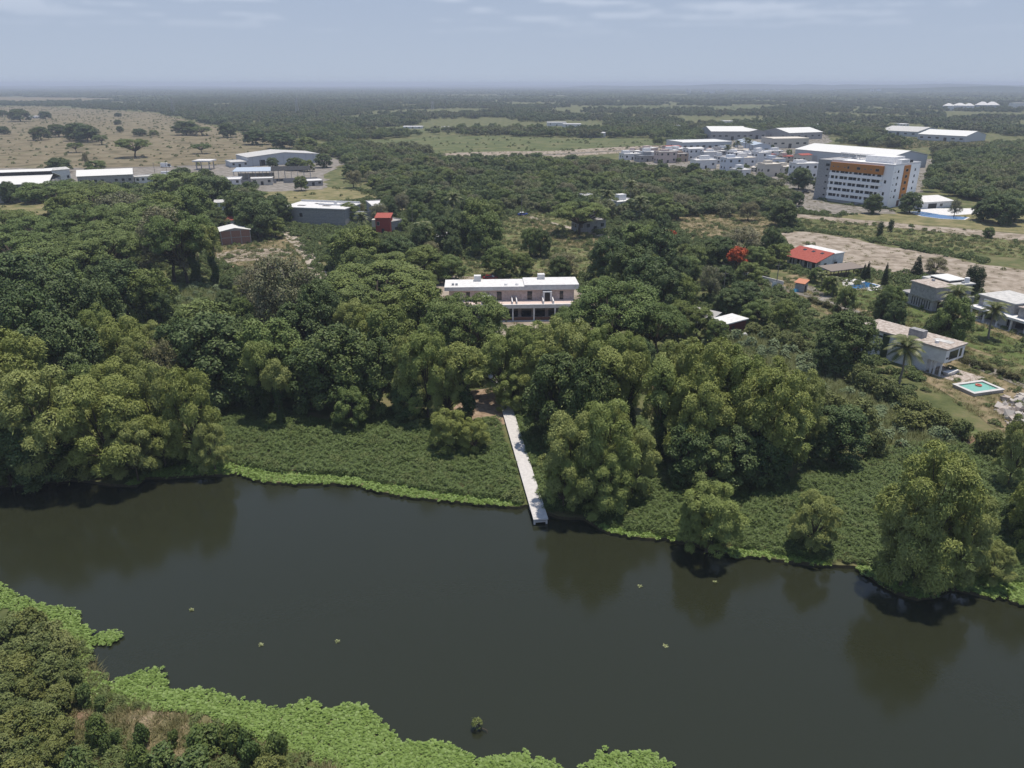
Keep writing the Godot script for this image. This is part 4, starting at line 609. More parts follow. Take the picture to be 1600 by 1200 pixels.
	["B",60.3,-204.6,7.1,7.3,"dense dark green broadleaf tree behind the dark red hut, third nearest"],
	["B",81.0,-265.6,3.0,3.9,"dense dark green broadleaf tree left of the red-roofed villa, third nearest"],
	["B",48.3,-207.1,9.0,7.7,"dense dark green broadleaf tree behind the small blue pool, sixth nearest"],
	["B",30.2,-225.6,3.4,5.2,"dense dark green broadleaf tree in front of the grey ruin, third nearest"],
	["B",71.0,-264.0,3.4,3.8,"dense dark green broadleaf tree left of the red-roofed villa, seventh nearest"],
	["B",40.4,-219.4,8.6,7.3,"dense dark green broadleaf tree behind the small blue pool, seventh nearest"],
	["M",59.7,-253.1,3.6,4.6,"mid green leafy tree in front of the white house between palms, third nearest"],
	["M",80.3,-254.7,2.7,5.2,"mid green leafy tree left of the red-roofed villa, fifth nearest"],
	["B",36.9,-203.9,9.4,6.3,"dense dark green broadleaf tree behind the small blue pool, fifth nearest"],
	["B",57.2,-280.9,9.2,7.5,"dense dark green broadleaf tree in front of the white house between palms"],
	["B",45.2,-256.3,8.9,8.2,"dense dark green broadleaf tree right of the grey ruin, fourth nearest"],
	["M",42.3,-188.4,8.4,8.1,"mid green leafy tree behind the small blue pool, nearest"],
	["B",39.4,-241.6,8.3,8.2,"dense dark green broadleaf tree in front of the grey ruin, second nearest"],
	["B",37.9,-273.1,3.9,4.1,"dense dark green broadleaf tree right of the grey ruin, nearest"],
	["M",76.7,-221.8,2.7,5.3,"mid green leafy tree left of the red-roofed villa, second nearest"],
	["M",68.3,-208.8,7.3,8.8,"mid green leafy tree left of the red-roofed villa, fourth nearest"],
	["B",36.7,-255.0,8.9,6.1,"dense dark green broadleaf tree in front of the grey ruin, nearest"],
	["M",28.4,-200.1,7.7,6.7,"mid green leafy tree left of the small blue pool, second nearest"],
	["O",-47.6,-499.7,9.0,10.1,"thin grey-green half-bare tree behind the red tower house, ninth nearest"],
	["M",110.9,-408.8,7.0,11.0,"mid green leafy tree right of the white house between palms, fifth nearest"],
	["M",-53.0,-435.0,8.3,10.4,"mid green leafy tree behind the red tower house, seventh nearest"],
	["M",-45.6,-535.8,8.0,12.4,"mid green leafy tree behind the red tower house, fifteenth nearest"],
	["M",69.1,-466.7,7.6,10.9,"mid green leafy tree behind the white house between palms, fifth nearest"],
	["B",19.3,-445.7,9.4,10.8,"dense dark green broadleaf tree behind the grey ruin, third nearest"],
	["M",-89.1,-458.4,9.3,9.7,"mid green leafy tree right of the silver warehouse, second nearest"],
	["M",-12.4,-443.8,8.2,10.7,"mid green leafy tree left of the grey ruin, eighth nearest"],
	["O",68.4,-394.9,7.1,13.0,"thin grey-green half-bare tree behind the white house between palms, second nearest"],
	["M",40.8,-518.8,7.2,10.4,"mid green leafy tree behind the white house between palms, eleventh nearest"],
	["M",35.5,-482.9,9.7,9.1,"mid green leafy tree behind the white house between palms, tenth nearest"],
	["M",77.0,-436.1,8.8,10.1,"mid green leafy tree behind the white house between palms, fourth nearest"],
	["B",92.1,-392.1,9.5,11.1,"dense dark green broadleaf tree right of the white house between palms, second nearest"],
	["B",-101.3,-474.2,8.4,11.6,"dense dark green broadleaf tree right of the silver warehouse, third nearest"],
	["B",-2.0,-417.6,8.5,12.0,"dense dark green broadleaf tree left of the grey ruin, sixth nearest"],
	["M",-67.0,-448.5,7.9,11.5,"mid green leafy tree behind the red tower house, sixth nearest"],
	["B",31.9,-447.3,9.1,12.0,"dense dark green broadleaf tree left of the white house between palms, third nearest"],
	["O",-37.1,-461.2,8.2,11.7,"thin grey-green half-bare tree behind the red tower house, eighth nearest"],
	["M",28.5,-493.6,9.6,9.6,"mid green leafy tree left of the white house between palms, fourth nearest"],
	["B",100.2,-416.4,8.5,12.4,"dense dark green broadleaf tree right of the white house between palms, fourth nearest"],
	["M",36.5,-464.1,8.9,12.4,"mid green leafy tree left of the white house between palms, second nearest"],
	["B",85.0,-497.1,7.6,9.0,"dense dark green broadleaf tree behind the white house between palms, fourth nearest"],
	["M",24.6,-523.4,9.4,12.2,"mid green leafy tree left of the white house between palms, sixth nearest"],
	["M",-60.5,-424.5,7.1,11.5,"mid green leafy tree behind the red tower house, fifth nearest"],
	["O",71.6,-357.7,8.3,9.7,"thin grey-green half-bare tree right of the white house between palms, second nearest"],
	["M",-66.2,-412.6,7.8,9.1,"mid green leafy tree behind the red tower house, second nearest"],
	["B",118.6,-392.3,9.4,11.5,"dense dark green broadleaf tree right of the white house between palms, tenth nearest"],
	["B",122.8,-448.4,8.0,12.7,"dense dark green broadleaf tree right of the white house between palms, ninth nearest"],
	["O",12.1,-423.4,7.3,9.5,"thin grey-green half-bare tree behind the grey ruin, second nearest"],
	["B",-23.8,-508.8,9.7,12.4,"dense dark green broadleaf tree behind the red tower house, fifteenth nearest"],
	["O",-89.9,-428.9,9.7,12.0,"thin grey-green half-bare tree behind the long grey block building"],
	["B",97.3,-378.6,8.4,11.4,"dense dark green broadleaf tree right of the white house between palms, fifth nearest"],
	["B",-45.2,-420.4,8.7,10.8,"dense dark green broadleaf tree behind the red tower house, ninth nearest"],
	["M",111.5,-453.4,7.6,11.9,"mid green leafy tree right of the white house between palms, fourth nearest"],
	["B",24.3,-353.9,9.8,11.4,"dense dark green broadleaf tree behind the grey ruin, second nearest"],
	["B",84.0,-420.8,9.5,9.9,"dense dark green broadleaf tree right of the white house between palms, nearest"],
	["M",44.0,-445.5,8.1,10.8,"mid green leafy tree behind the white house between palms, eighth nearest"],
	["O",83.8,-346.7,7.1,9.9,"thin grey-green half-bare tree right of the white house between palms, fifth nearest"],
	["O",-71.2,-529.2,7.6,11.8,"thin grey-green half-bare tree behind the red tower house, seventh nearest"],
	["O",70.2,-369.0,8.6,12.0,"thin grey-green half-bare tree right of the white house between palms, nearest"],
	["O",61.7,-506.8,9.2,11.5,"thin grey-green half-bare tree behind the white house between palms, sixth nearest"],
	["O",49.6,-465.8,9.9,10.0,"thin grey-green half-bare tree behind the white house between palms, fifth nearest"],
	["M",33.6,-506.5,8.6,12.3,"mid green leafy tree behind the white house between palms, twelfth nearest"],
	["B",49.3,-354.8,8.2,10.4,"dense dark green broadleaf tree left of the white house between palms, nearest"],
	["B",98.5,-457.4,7.4,9.5,"dense dark green broadleaf tree right of the white house between palms, third nearest"],
	["M",51.2,-410.7,7.9,9.7,"mid green leafy tree behind the white house between palms, nearest"],
	["M",25.2,-464.6,8.4,12.2,"mid green leafy tree left of the white house between palms, third nearest"],
	["M",-8.8,-520.2,8.5,12.7,"mid green leafy tree behind the grey ruin, eighth nearest"],
	["B",94.5,-477.5,9.0,9.6,"dense dark green broadleaf tree behind the white house between palms, fifth nearest"],
	["M",79.0,-480.4,7.3,9.6,"mid green leafy tree behind the white house between palms, sixth nearest"],
	["M",23.5,-341.7,9.3,11.8,"mid green leafy tree behind the grey ruin, nearest"],
	["M",-78.3,-518.5,7.2,9.9,"mid green leafy tree behind the red tower house, thirteenth nearest"],
	["B",0.1,-478.7,9.8,10.1,"dense dark green broadleaf tree behind the grey ruin, fifth nearest"],
	["O",61.8,-454.4,8.0,12.2,"thin grey-green half-bare tree behind the white house between palms, third nearest"],
	["O",75.9,-336.4,9.3,10.6,"thin grey-green half-bare tree right of the white house between palms, fourth nearest"],
	["M",8.7,-435.7,7.3,9.3,"mid green leafy tree behind the grey ruin, fifth nearest"],
	["B",-62.8,-387.8,8.1,12.9,"dense dark green broadleaf tree behind the red tower house, fourth nearest"],
	["B",66.3,-495.3,7.1,9.5,"dense dark green broadleaf tree behind the white house between palms, third nearest"],
	["B",-84.3,-480.4,8.9,9.6,"dense dark green broadleaf tree behind the red tower house, eleventh nearest"],
	["O",83.8,-465.9,8.3,10.5,"thin grey-green half-bare tree behind the white house between palms, fourth nearest"],
	["M",47.6,-502.7,8.4,11.3,"mid green leafy tree behind the white house between palms, ninth nearest"],
	["O",-75.2,-496.4,8.7,12.8,"thin grey-green half-bare tree behind the red tower house, sixth nearest"],
	["M",87.8,-443.7,9.7,11.5,"mid green leafy tree behind the white house between palms, seventh nearest"],
	["B",47.7,-385.7,7.1,10.2,"dense dark green broadleaf tree behind the white house between palms, nearest"],
	["M",-59.8,-517.6,9.9,12.8,"mid green leafy tree behind the red tower house, fourteenth nearest"],
	["B",112.0,-468.9,9.7,11.3,"dense dark green broadleaf tree right of the white house between palms, seventh nearest"],
	["B",58.9,-474.2,7.8,9.4,"dense dark green broadleaf tree behind the white house between palms, second nearest"],
	["M",18.7,-476.9,9.8,10.8,"mid green leafy tree left of the white house between palms, fifth nearest"],
	["M",19.8,-399.9,8.4,9.0,"mid green leafy tree behind the grey ruin, second nearest"],
	["M",18.3,-497.9,9.1,9.8,"mid green leafy tree left of the white house between palms, seventh nearest"],
	["M",-75.5,-419.5,7.2,10.3,"mid green leafy tree behind the red tower house, fourth nearest"],
	["M",-66.6,-468.2,8.5,10.9,"mid green leafy tree behind the red tower house, ninth nearest"],
	["M",-24.6,-482.3,9.1,11.4,"mid green leafy tree behind the red tower house, sixteenth nearest"],
	["O",82.0,-406.3,8.5,12.2,"thin grey-green half-bare tree right of the white house between palms, third nearest"],
	["B",14.1,-508.5,8.2,10.7,"dense dark green broadleaf tree left of the white house between palms, fourth nearest"],
	["O",-35.2,-474.9,9.8,10.8,"thin grey-green half-bare tree behind the red tower house, tenth nearest"],
	["B",-58.6,-457.0,7.0,11.5,"dense dark green broadleaf tree behind the red tower house, tenth nearest"],
	["B",-61.7,-495.5,9.3,11.3,"dense dark green broadleaf tree behind the red tower house, thirteenth nearest"],
	["O",-24.8,-458.6,8.2,10.1,"thin grey-green half-bare tree right of the red tower house, third nearest"],
	["O",39.8,-492.7,8.9,9.6,"thin grey-green half-bare tree behind the white house between palms, seventh nearest"],
	["O",27.9,-378.3,9.1,11.6,"thin grey-green half-bare tree behind the grey ruin, nearest"],
	["B",106.7,-389.7,7.7,10.7,"dense dark green broadleaf tree right of the white house between palms, eighth nearest"],
	["M",102.8,-434.5,7.7,12.8,"mid green leafy tree right of the white house between palms, third nearest"],
	["B",-73.4,-485.2,9.1,11.6,"dense dark green broadleaf tree behind the red tower house, twelfth nearest"],
	["O",-55.1,-527.9,8.8,11.9,"thin grey-green half-bare tree behind the red tower house, eleventh nearest"],
	["M",46.3,-401.0,9.6,9.4,"mid green leafy tree behind the white house between palms, second nearest"],
	["M",-40.8,-448.5,9.6,12.1,"mid green leafy tree behind the red tower house, twelfth nearest"],
	["M",64.8,-343.2,8.3,11.2,"mid green leafy tree right of the white house between palms, nearest"],
	["B",10.4,-461.5,9.0,12.1,"dense dark green broadleaf tree behind the grey ruin, fourth nearest"],
	["M",-36.7,-432.6,10.0,11.8,"mid green leafy tree behind the red tower house, eleventh nearest"],
	["B",-8.8,-506.1,8.5,9.5,"dense dark green broadleaf tree behind the grey ruin, sixth nearest"],
	["M",19.1,-432.5,9.4,11.9,"mid green leafy tree behind the grey ruin, fourth nearest"],
	["M",55.2,-427.6,9.3,12.2,"mid green leafy tree behind the white house between palms, third nearest"],
	["B",-34.2,-500.8,7.4,10.6,"dense dark green broadleaf tree behind the red tower house, fourteenth nearest"],
	["O",96.8,-404.6,8.0,11.1,"thin grey-green half-bare tree right of the white house between palms, sixth nearest"],
	["O",60.0,-385.2,8.3,10.6,"thin grey-green half-bare tree behind the white house between palms, nearest"],
	["M",7.4,-497.7,9.5,12.5,"mid green leafy tree behind the grey ruin, sixth nearest"],
	["M",-85.9,-491.3,9.2,12.7,"mid green leafy tree right of the silver warehouse, third nearest"],
	["B",15.2,-371.7,7.7,12.6,"dense dark green broadleaf tree left of the grey ruin, third nearest"],
	["B",48.1,-368.5,9.9,11.0,"dense dark green broadleaf tree left of the white house between palms, second nearest"],
	["O",-81.8,-445.7,7.6,11.6,"thin grey-green half-bare tree behind the red tower house, fourth nearest"],
	["M",33.0,-405.8,7.2,11.1,"mid green leafy tree left of the white house between palms, nearest"],
	["M",-55.6,-478.1,7.9,11.8,"mid green leafy tree behind the red tower house, tenth nearest"],
	["M",19.7,-414.6,9.6,9.2,"mid green leafy tree behind the grey ruin, third nearest"],
	["B",30.2,-330.2,8.1,12.0,"dense dark green broadleaf tree behind the grey ruin, nearest"],
	["M",101.1,-354.3,3.7,6.1,"mid green leafy tree right of the white house between palms, sixth nearest"],
	["M",124.3,-409.8,7.3,10.2,"mid green leafy tree right of the white house between palms, eighth nearest"],
	["M",67.2,-328.2,8.8,10.8,"mid green leafy tree right of the white house between palms, second nearest"],
	["B",11.3,-352.0,7.4,9.3,"dense dark green broadleaf tree left of the grey ruin, second nearest"],
	["M",1.6,-511.3,7.1,9.8,"mid green leafy tree behind the grey ruin, seventh nearest"],
	["B",18.1,-129.5,8.4,6.2,"dense dark green broadleaf tree in front of the small blue pool, fourth nearest"],
	["B",10.7,-138.6,6.5,7.6,"dense dark green broadleaf tree right of the sandy clearing"],
	["M",3.0,-138.6,9.3,6.5,"mid green leafy tree behind the sandy clearing, nearest"],
	["B",5.1,-153.3,3.6,4.4,"dense dark green broadleaf tree in front of the white terraced house, nearest"],
	["B",-16.8,-130.8,9.6,7.5,"dense dark green broadleaf tree left of the sandy clearing, nearest"],
	["B",16.9,-158.6,3.1,4.5,"dense dark green broadleaf tree left of the small blue pool"],
	["M",2.1,-160.5,3.9,4.0,"mid green leafy tree in front of the white terraced house, nearest"],
	["B",25.3,-134.6,9.1,6.8,"dense dark green broadleaf tree in front of the small blue pool, second nearest"],
	["M",-9.4,-128.3,6.1,6.9,"mid green leafy tree left of the sandy clearing, nearest"],
	["B",2.6,-146.3,4.2,4.4,"dense dark green broadleaf tree in front of the white terraced house, second nearest"],
	["B",28.8,-156.6,7.1,7.3,"dense dark green broadleaf tree in front of the small blue pool, nearest"],
	["B",-10.8,-153.1,6.3,7.1,"dense dark green broadleaf tree in front of the white terraced house, third nearest"],
	["B",19.3,-138.8,8.3,6.8,"dense dark green broadleaf tree in front of the small blue pool, third nearest"],
	["B",9.4,-159.6,3.5,4.3,"dense dark green broadleaf tree right of the white terraced house"],
	["B",119.4,-597.3,3.6,4.9,"dense dark green broadleaf tree behind the white house between palms, seventh nearest"],
	["B",130.7,-599.2,5.3,6.2,"dense dark green broadleaf tree behind the white house between palms, eighth nearest"],
	["B",183.0,-649.5,5.7,6.2,"dense dark green broadleaf tree right of the white house between palms, fourteenth nearest"],
	["M",179.0,-463.5,4.2,4.4,"mid green leafy tree left of the hotel, second nearest"],
	["M",166.8,-470.5,3.9,5.5,"mid green leafy tree left of the hotel, fifth nearest"],
	["M",127.4,-584.2,3.7,4.9,"mid green leafy tree behind the white house between palms, fourteenth nearest"],
	["B",212.8,-640.7,4.4,6.2,"dense dark green broadleaf tree left of the hotel, ninth nearest"],
	["B",144.9,-485.5,5.4,6.1,"dense dark green broadleaf tree right of the white house between palms, thirteenth nearest"],
	["B",195.0,-576.1,4.1,6.1,"dense dark green broadleaf tree left of the hotel, sixth nearest"],
	["B",108.7,-560.5,3.5,4.9,"dense dark green broadleaf tree behind the white house between palms, sixth nearest"],
	["B",173.7,-505.3,4.2,6.2,"dense dark green broadleaf tree left of the hotel, fourth nearest"],
	["B",207.6,-716.5,4.6,4.5,"dense dark green broadleaf tree right of the white house between palms, fifteenth nearest"],
	["M",187.0,-673.1,5.1,5.7,"mid green leafy tree right of the white house between palms, twelfth nearest"],
	["M",178.3,-489.8,5.5,5.0,"mid green leafy tree left of the hotel, fourth nearest"],
	["M",136.6,-628.3,4.5,4.5,"mid green leafy tree behind the white house between palms, fifteenth nearest"],
	["M",164.1,-450.9,4.1,5.8,"mid green leafy tree left of the hotel, third nearest"],
	["B",150.4,-537.6,3.7,5.2,"dense dark green broadleaf tree right of the white house between palms, eleventh nearest"],
	["B",226.9,-671.4,5.8,5.1,"dense dark green broadleaf tree left of the hotel, eighth nearest"],
	["M",124.4,-571.2,3.7,4.4,"mid green leafy tree behind the white house between palms, thirteenth nearest"],
	["B",194.5,-652.5,4.8,5.2,"dense dark green broadleaf tree left of the hotel, fourteenth nearest"],
	["B",161.9,-499.1,5.7,4.7,"dense dark green broadleaf tree left of the hotel, seventh nearest"],
	["M",157.3,-512.2,4.7,6.2,"mid green leafy tree left of the hotel, tenth nearest"],
	["M",189.6,-700.5,3.9,5.7,"mid green leafy tree behind the white house between palms, eighteenth nearest"],
	["M",186.2,-537.8,4.5,4.6,"mid green leafy tree left of the hotel, sixth nearest"],
	["B",145.1,-584.8,4.7,4.5,"dense dark green broadleaf tree behind the white house between palms, tenth nearest"],
	["M",171.7,-446.4,5.1,5.5,"mid green leafy tree left of the hotel, nearest"],
	["B",162.4,-664.0,4.8,5.1,"dense dark green broadleaf tree behind the white house between palms, eleventh nearest"],
	["M",176.1,-701.8,5.5,4.9,"mid green leafy tree behind the white house between palms, sixteenth nearest"],
	["M",229.1,-610.8,6.0,4.2,"mid green leafy tree behind the hotel, nearest"],
	["M",222.9,-617.6,5.9,5.9,"mid green leafy tree behind the hotel, second nearest"],
	["M",158.4,-600.8,5.8,5.5,"mid green leafy tree right of the white house between palms, ninth nearest"],
	["B",218.7,-693.5,5.7,4.7,"dense dark green broadleaf tree left of the hotel, thirteenth nearest"],
	["M",197.5,-565.6,5.1,4.9,"mid green leafy tree left of the hotel, seventh nearest"],
	["M",154.0,-470.4,4.4,5.3,"mid green leafy tree left of the hotel, eighth nearest"],
	["M",174.8,-653.2,5.5,6.4,"mid green leafy tree behind the white house between palms, seventeenth nearest"],
	["B",168.5,-552.1,4.8,4.5,"dense dark green broadleaf tree left of the hotel, eleventh nearest"],
	["M",209.4,-693.2,5.4,5.1,"mid green leafy tree left of the hotel, eleventh nearest"],
	["B",157.9,-570.3,4.5,4.1,"dense dark green broadleaf tree right of the white house between palms, twelfth nearest"],
	["B",206.8,-657.6,4.7,6.3,"dense dark green broadleaf tree left of the hotel, twelfth nearest"],
	["M",168.1,-632.5,5.2,5.8,"mid green leafy tree right of the white house between palms, tenth nearest"],
	["B",186.1,-711.0,5.8,5.0,"dense dark green broadleaf tree behind the white house between palms, twelfth nearest"],
	["M",187.4,-571.2,6.0,4.3,"mid green leafy tree left of the hotel, ninth nearest"],
	["B",136.4,-591.8,4.7,4.3,"dense dark green broadleaf tree behind the white house between palms, ninth nearest"],
	["B",219.5,-663.5,5.3,4.9,"dense dark green broadleaf tree left of the hotel, tenth nearest"],
	["M",168.3,-614.2,4.9,4.6,"mid green leafy tree right of the white house between palms, eleventh nearest"],
	["M",153.1,-592.6,4.6,5.8,"mid green leafy tree right of the white house between palms, seventh nearest"],
	["W",-174.4,-201.0,12.9,11.7,"feathery yellow-green willow in front of the left-edge warehouse, second nearest"],
	["W",-128.1,-124.4,9.8,8.2,"feathery yellow-green willow in front of the left-edge warehouse, fourth nearest"],
	["R",-143.7,-136.1,12.3,12.9,"wide flat-topped spreading tree in front of the left-edge warehouse, twelfth nearest"],
	["M",-188.2,-240.1,10.8,9.7,"mid green leafy tree in front of the left-edge warehouse, eleventh nearest"],
	["M",-135.7,-142.8,12.8,10.8,"mid green leafy tree in front of the left-edge warehouse, sixteenth nearest"],
	["W",-143.7,-166.9,11.4,10.6,"feathery yellow-green willow in front of the left-edge warehouse, third nearest"],
	["R",-240.5,-251.1,9.9,15.9,"wide flat-topped spreading tree left of the left-edge warehouse, second nearest"],
	["M",-208.6,-232.0,10.5,9.6,"mid green leafy tree left of the left-edge warehouse"],
	["W",-222.3,-223.5,8.2,11.1,"feathery yellow-green willow left of the left-edge warehouse, third nearest"],
	["W",-218.2,-246.4,8.6,10.1,"feathery yellow-green willow left of the left-edge warehouse, nearest"],
	["R",-180.5,-217.5,9.5,15.0,"wide flat-topped spreading tree in front of the left-edge warehouse, tenth nearest"],
	["R",-232.9,-235.8,10.0,12.8,"wide flat-topped spreading tree left of the left-edge warehouse, third nearest"],
	["W",-183.2,-182.9,12.3,10.7,"feathery yellow-green willow left of the left-edge warehouse, fourth nearest"],
	["W",-186.0,-197.3,11.8,11.8,"feathery yellow-green willow left of the left-edge warehouse, second nearest"],
	["W",-161.4,-196.9,13.0,9.8,"feathery yellow-green willow in front of the left-edge warehouse, nearest"],
	["W",-98.8,-116.5,12.1,10.9,"feathery yellow-green willow left of the fringe of floating plants, ninth nearest"],
	["M",-148.9,-150.2,10.7,9.4,"mid green leafy tree in front of the left-edge warehouse, seventeenth nearest"],
	["M",-160.9,-174.3,9.4,10.4,"mid green leafy tree in front of the left-edge warehouse, fifteenth nearest"],
	["M",-97.0,-93.8,9.9,10.6,"mid green leafy tree left of the fringe of floating plants, third nearest"],
	["W",-110.2,-112.1,11.6,11.7,"feathery yellow-green willow left of the fringe of floating plants, tenth nearest"],
	["M",-113.2,-124.5,8.0,10.0,"mid green leafy tree left of the fringe of floating plants, second nearest"],
	["M",-134.4,-160.3,11.4,9.6,"mid green leafy tree in front of the left-edge warehouse, fourteenth nearest"],
	["M",88.3,-88.2,6.8,8.2,"mid green leafy tree right of the bank end in the lower right, third nearest"],
	["W",88.9,-101.3,7.5,8.5,"feathery yellow-green willow in front of the green pool, second nearest"],
	["W",98.4,-94.7,10.0,9.4,"feathery yellow-green willow right of the green pool"],
	["W",86.8,-73.4,7.5,9.7,"feathery yellow-green willow right of the bank end in the lower right, third nearest"],
	["M",77.2,-70.0,9.1,9.6,"mid green leafy tree right of the bank end in the lower right, second nearest"],
	["M",80.0,-82.0,7.8,8.1,"mid green leafy tree right of the bank end in the lower right, nearest"],
	["S",56.5,-164.6,2.9,4.4,"dense rounded shrub right of the dark red hut, nearest"],
	["S",59.3,-161.3,3.8,4.8,"dense rounded shrub right of the dark red hut, second nearest"],
	["S",59.6,-160.0,3.0,4.7,"dense rounded shrub right of the dark red hut, third nearest"],
	["S",61.5,-156.3,3.4,5.3,"dense rounded shrub right of the dark red hut, fourth nearest"],
	["S",62.1,-153.1,3.9,4.3,"dense rounded shrub right of the dark red hut, fifth nearest"],
	["S",65.1,-150.7,2.9,4.1,"dense rounded shrub right of the dark red hut, sixth nearest"],
	["S",64.3,-147.0,2.8,4.9,"dense rounded shrub right of the dark red hut, seventh nearest"],
	["S",66.8,-146.1,4.2,4.1,"dense rounded shrub left of the long white villa, fifth nearest"],
	["S",65.9,-143.0,3.1,4.3,"dense rounded shrub left of the long white villa, fourth nearest"],
	["S",68.1,-132.8,4.4,4.8,"dense rounded shrub left of the long white villa, third nearest"],
	["S",69.0,-129.9,3.3,4.8,"dense rounded shrub left of the long white villa, nearest"],
	["S",70.0,-126.8,4.2,4.9,"dense rounded shrub in front of the long white villa, nearest"],
	["S",69.5,-125.5,4.3,5.4,"dense rounded shrub in front of the long white villa, second nearest"],
	["S",71.2,-123.5,4.0,5.6,"dense rounded shrub in front of the long white villa, third nearest"],
	["S",70.8,-119.4,3.5,5.0,"dense rounded shrub in front of the long white villa, fourth nearest"],
	["S",71.4,-118.1,3.6,5.0,"dense rounded shrub left of the green pool, nearest"],
	["S",71.9,-114.8,3.1,5.0,"dense rounded shrub in front of the green pool, nearest"],
	["S",72.3,-112.6,3.8,4.7,"dense rounded shrub in front of the green pool, third nearest"],
	["S",74.2,-111.2,2.7,4.1,"dense rounded shrub in front of the green pool, second nearest"],
	["S",73.8,-109.1,3.8,4.1,"dense rounded shrub in front of the green pool, fourth nearest"],
	["S",75.6,-104.2,4.4,4.8,"dense rounded shrub in front of the green pool, fifth nearest"],
	["H",80.7,-193.0,1.4,2.1,"clipped bush of the low hedge in front of the red-roofed villa, nearest"],
	["H",81.5,-190.9,1.2,2.0,"clipped bush of the low hedge in front of the red-roofed villa, second nearest"],
	["H",82.0,-189.7,1.2,2.3,"clipped bush of the low hedge in front of the red-roofed villa, third nearest"],
	["H",82.8,-187.3,1.7,2.4,"clipped bush of the low hedge in front of the red-roofed villa, fourth nearest"],
	["H",83.4,-186.1,1.4,2.3,"clipped bush of the low hedge left of the cypress pair, third nearest"],
	["H",84.3,-184.1,1.4,2.2,"clipped bush of the low hedge left of the cypress pair, second nearest"],
	["H",84.3,-182.9,1.5,2.1,"clipped bush of the low hedge left of the cypress pair, nearest"],
	["H",85.1,-180.6,1.5,2.0,"clipped bush of the low hedge in front of the cypress pair, fifth nearest"],
	["H",85.9,-179.0,1.4,1.9,"clipped bush of the low hedge in front of the cypress pair, third nearest"],
	["H",86.9,-177.5,1.6,2.1,"clipped bush of the low hedge in front of the cypress pair, nearest"],
	["H",87.6,-175.7,1.4,2.0,"clipped bush of the low hedge in front of the cypress pair, second nearest"],
	["H",87.6,-174.6,1.3,2.4,"clipped bush of the low hedge in front of the cypress pair, fourth nearest"],
	["H",88.7,-172.1,1.3,2.4,"clipped bush of the low hedge left of the grey modern villa, fifth nearest"],
	["H",89.3,-170.6,1.6,2.0,"clipped bush of the low hedge left of the grey modern villa, fourth nearest"],
	["H",90.1,-169.8,1.6,2.3,"clipped bush of the low hedge left of the grey modern villa, third nearest"],
	["H",90.5,-167.7,1.6,2.1,"clipped bush of the low hedge left of the grey modern villa, second nearest"],
	["H",91.0,-166.3,1.4,2.1,"clipped bush of the low hedge left of the grey modern villa, nearest"],
	["H",91.6,-164.2,1.3,2.3,"clipped bush of the low hedge in front of the grey modern villa, nearest"],
	["H",91.9,-162.6,1.6,2.4,"clipped bush of the low hedge in front of the grey modern villa, third nearest"],
	["H",92.8,-161.2,1.5,2.0,"clipped bush of the low hedge in front of the grey modern villa, second nearest"],
	["H",92.7,-160.1,1.4,2.1,"clipped bush of the low hedge behind the long white villa, fifth nearest"],
	["H",93.4,-157.9,1.6,2.1,"clipped bush of the low hedge behind the long white villa, fourth nearest"],
	["H",93.8,-156.5,1.3,1.9,"clipped bush of the low hedge behind the long white villa, third nearest"],
	["H",94.2,-154.2,1.3,2.0,"clipped bush of the low hedge behind the long white villa, nearest"],
	["H",94.6,-152.8,1.4,2.0,"clipped bush of the low hedge behind the long white villa, second nearest"],
	["H",95.0,-150.4,1.3,2.4,"clipped bush of the low hedge right of the long white villa, nearest"],
	["H",95.3,-148.9,1.4,2.2,"clipped bush of the low hedge right of the long white villa, second nearest"],
	["H",96.1,-146.8,1.3,2.3,"clipped bush of the low hedge right of the long white villa, third nearest"],
	["H",96.0,-145.3,1.2,2.1,"clipped bush of the low hedge behind the green pool, fourth nearest"],
	["H",96.6,-143.2,1.6,2.2,"clipped bush of the low hedge behind the green pool, third nearest"],
	["H",97.3,-141.6,1.4,2.0,"clipped bush of the low hedge behind the green pool, second nearest"],
	["H",97.8,-140.4,1.4,1.9,"clipped bush of the low hedge behind the green pool, nearest"],
	["H",98.6,-138.2,1.6,2.0,"clipped bush of the low hedge right of the green pool, nearest"],
	["H",99.5,-136.7,1.5,2.2,"clipped bush of the low hedge right of the green pool, second nearest"],
	["H",100.1,-135.4,1.4,2.0,"clipped bush of the low hedge right of the green pool, third nearest"],
	["G",-37.2,-49.0,2.7,2.1,"small dark green bush in front of the floating plant tongue, third nearest"],
	["G",-35.4,-48.8,1.4,1.0,"small dark green bush in front of the floating plant tongue, fourth nearest"],
	["G",-35.8,-47.8,1.9,1.2,"small dark green bush in front of the floating plant tongue, seventh nearest"],
	["G",-33.1,-48.7,2.3,1.5,"small dark green bush in front of the floating plant tongue, fifth nearest"],
	["G",-30.3,-48.8,1.4,1.1,"small dark green bush in front of the floating plant tongue, sixth nearest"],
	["G",-23.3,-47.8,2.5,1.7,"small dark green bush in front of the floating plant tongue, thirteenth nearest"],
	["G",-24.9,-48.4,2.4,2.3,"small dark green bush in front of the floating plant tongue, ninth nearest"],
	["G",-27.1,-48.3,2.5,3.4,"small dark green bush in front of the floating plant tongue, eighth nearest"],
	["G",-31.9,-45.8,2.5,2.2,"small dark green bush in front of the floating plant tongue, eleventh nearest"],
	["G",-36.7,-45.2,2.9,2.7,"small dark green bush in front of the floating plant tongue, twelfth nearest"],
	["G",-22.7,-46.8,2.5,1.9,"small dark green bush in front of the floating plant tongue, fifteenth nearest"],
	["G",-20.6,-47.3,2.7,2.2,"small dark green bush in front of the floating plant tongue, sixteenth nearest"],
	["G",-30.2,-46.2,2.2,2.8,"small dark green bush in front of the floating plant tongue, tenth nearest"],
	["G",-27.1,-45.5,2.5,3.3,"small dark green bush in front of the floating plant tongue, fourteenth nearest"],
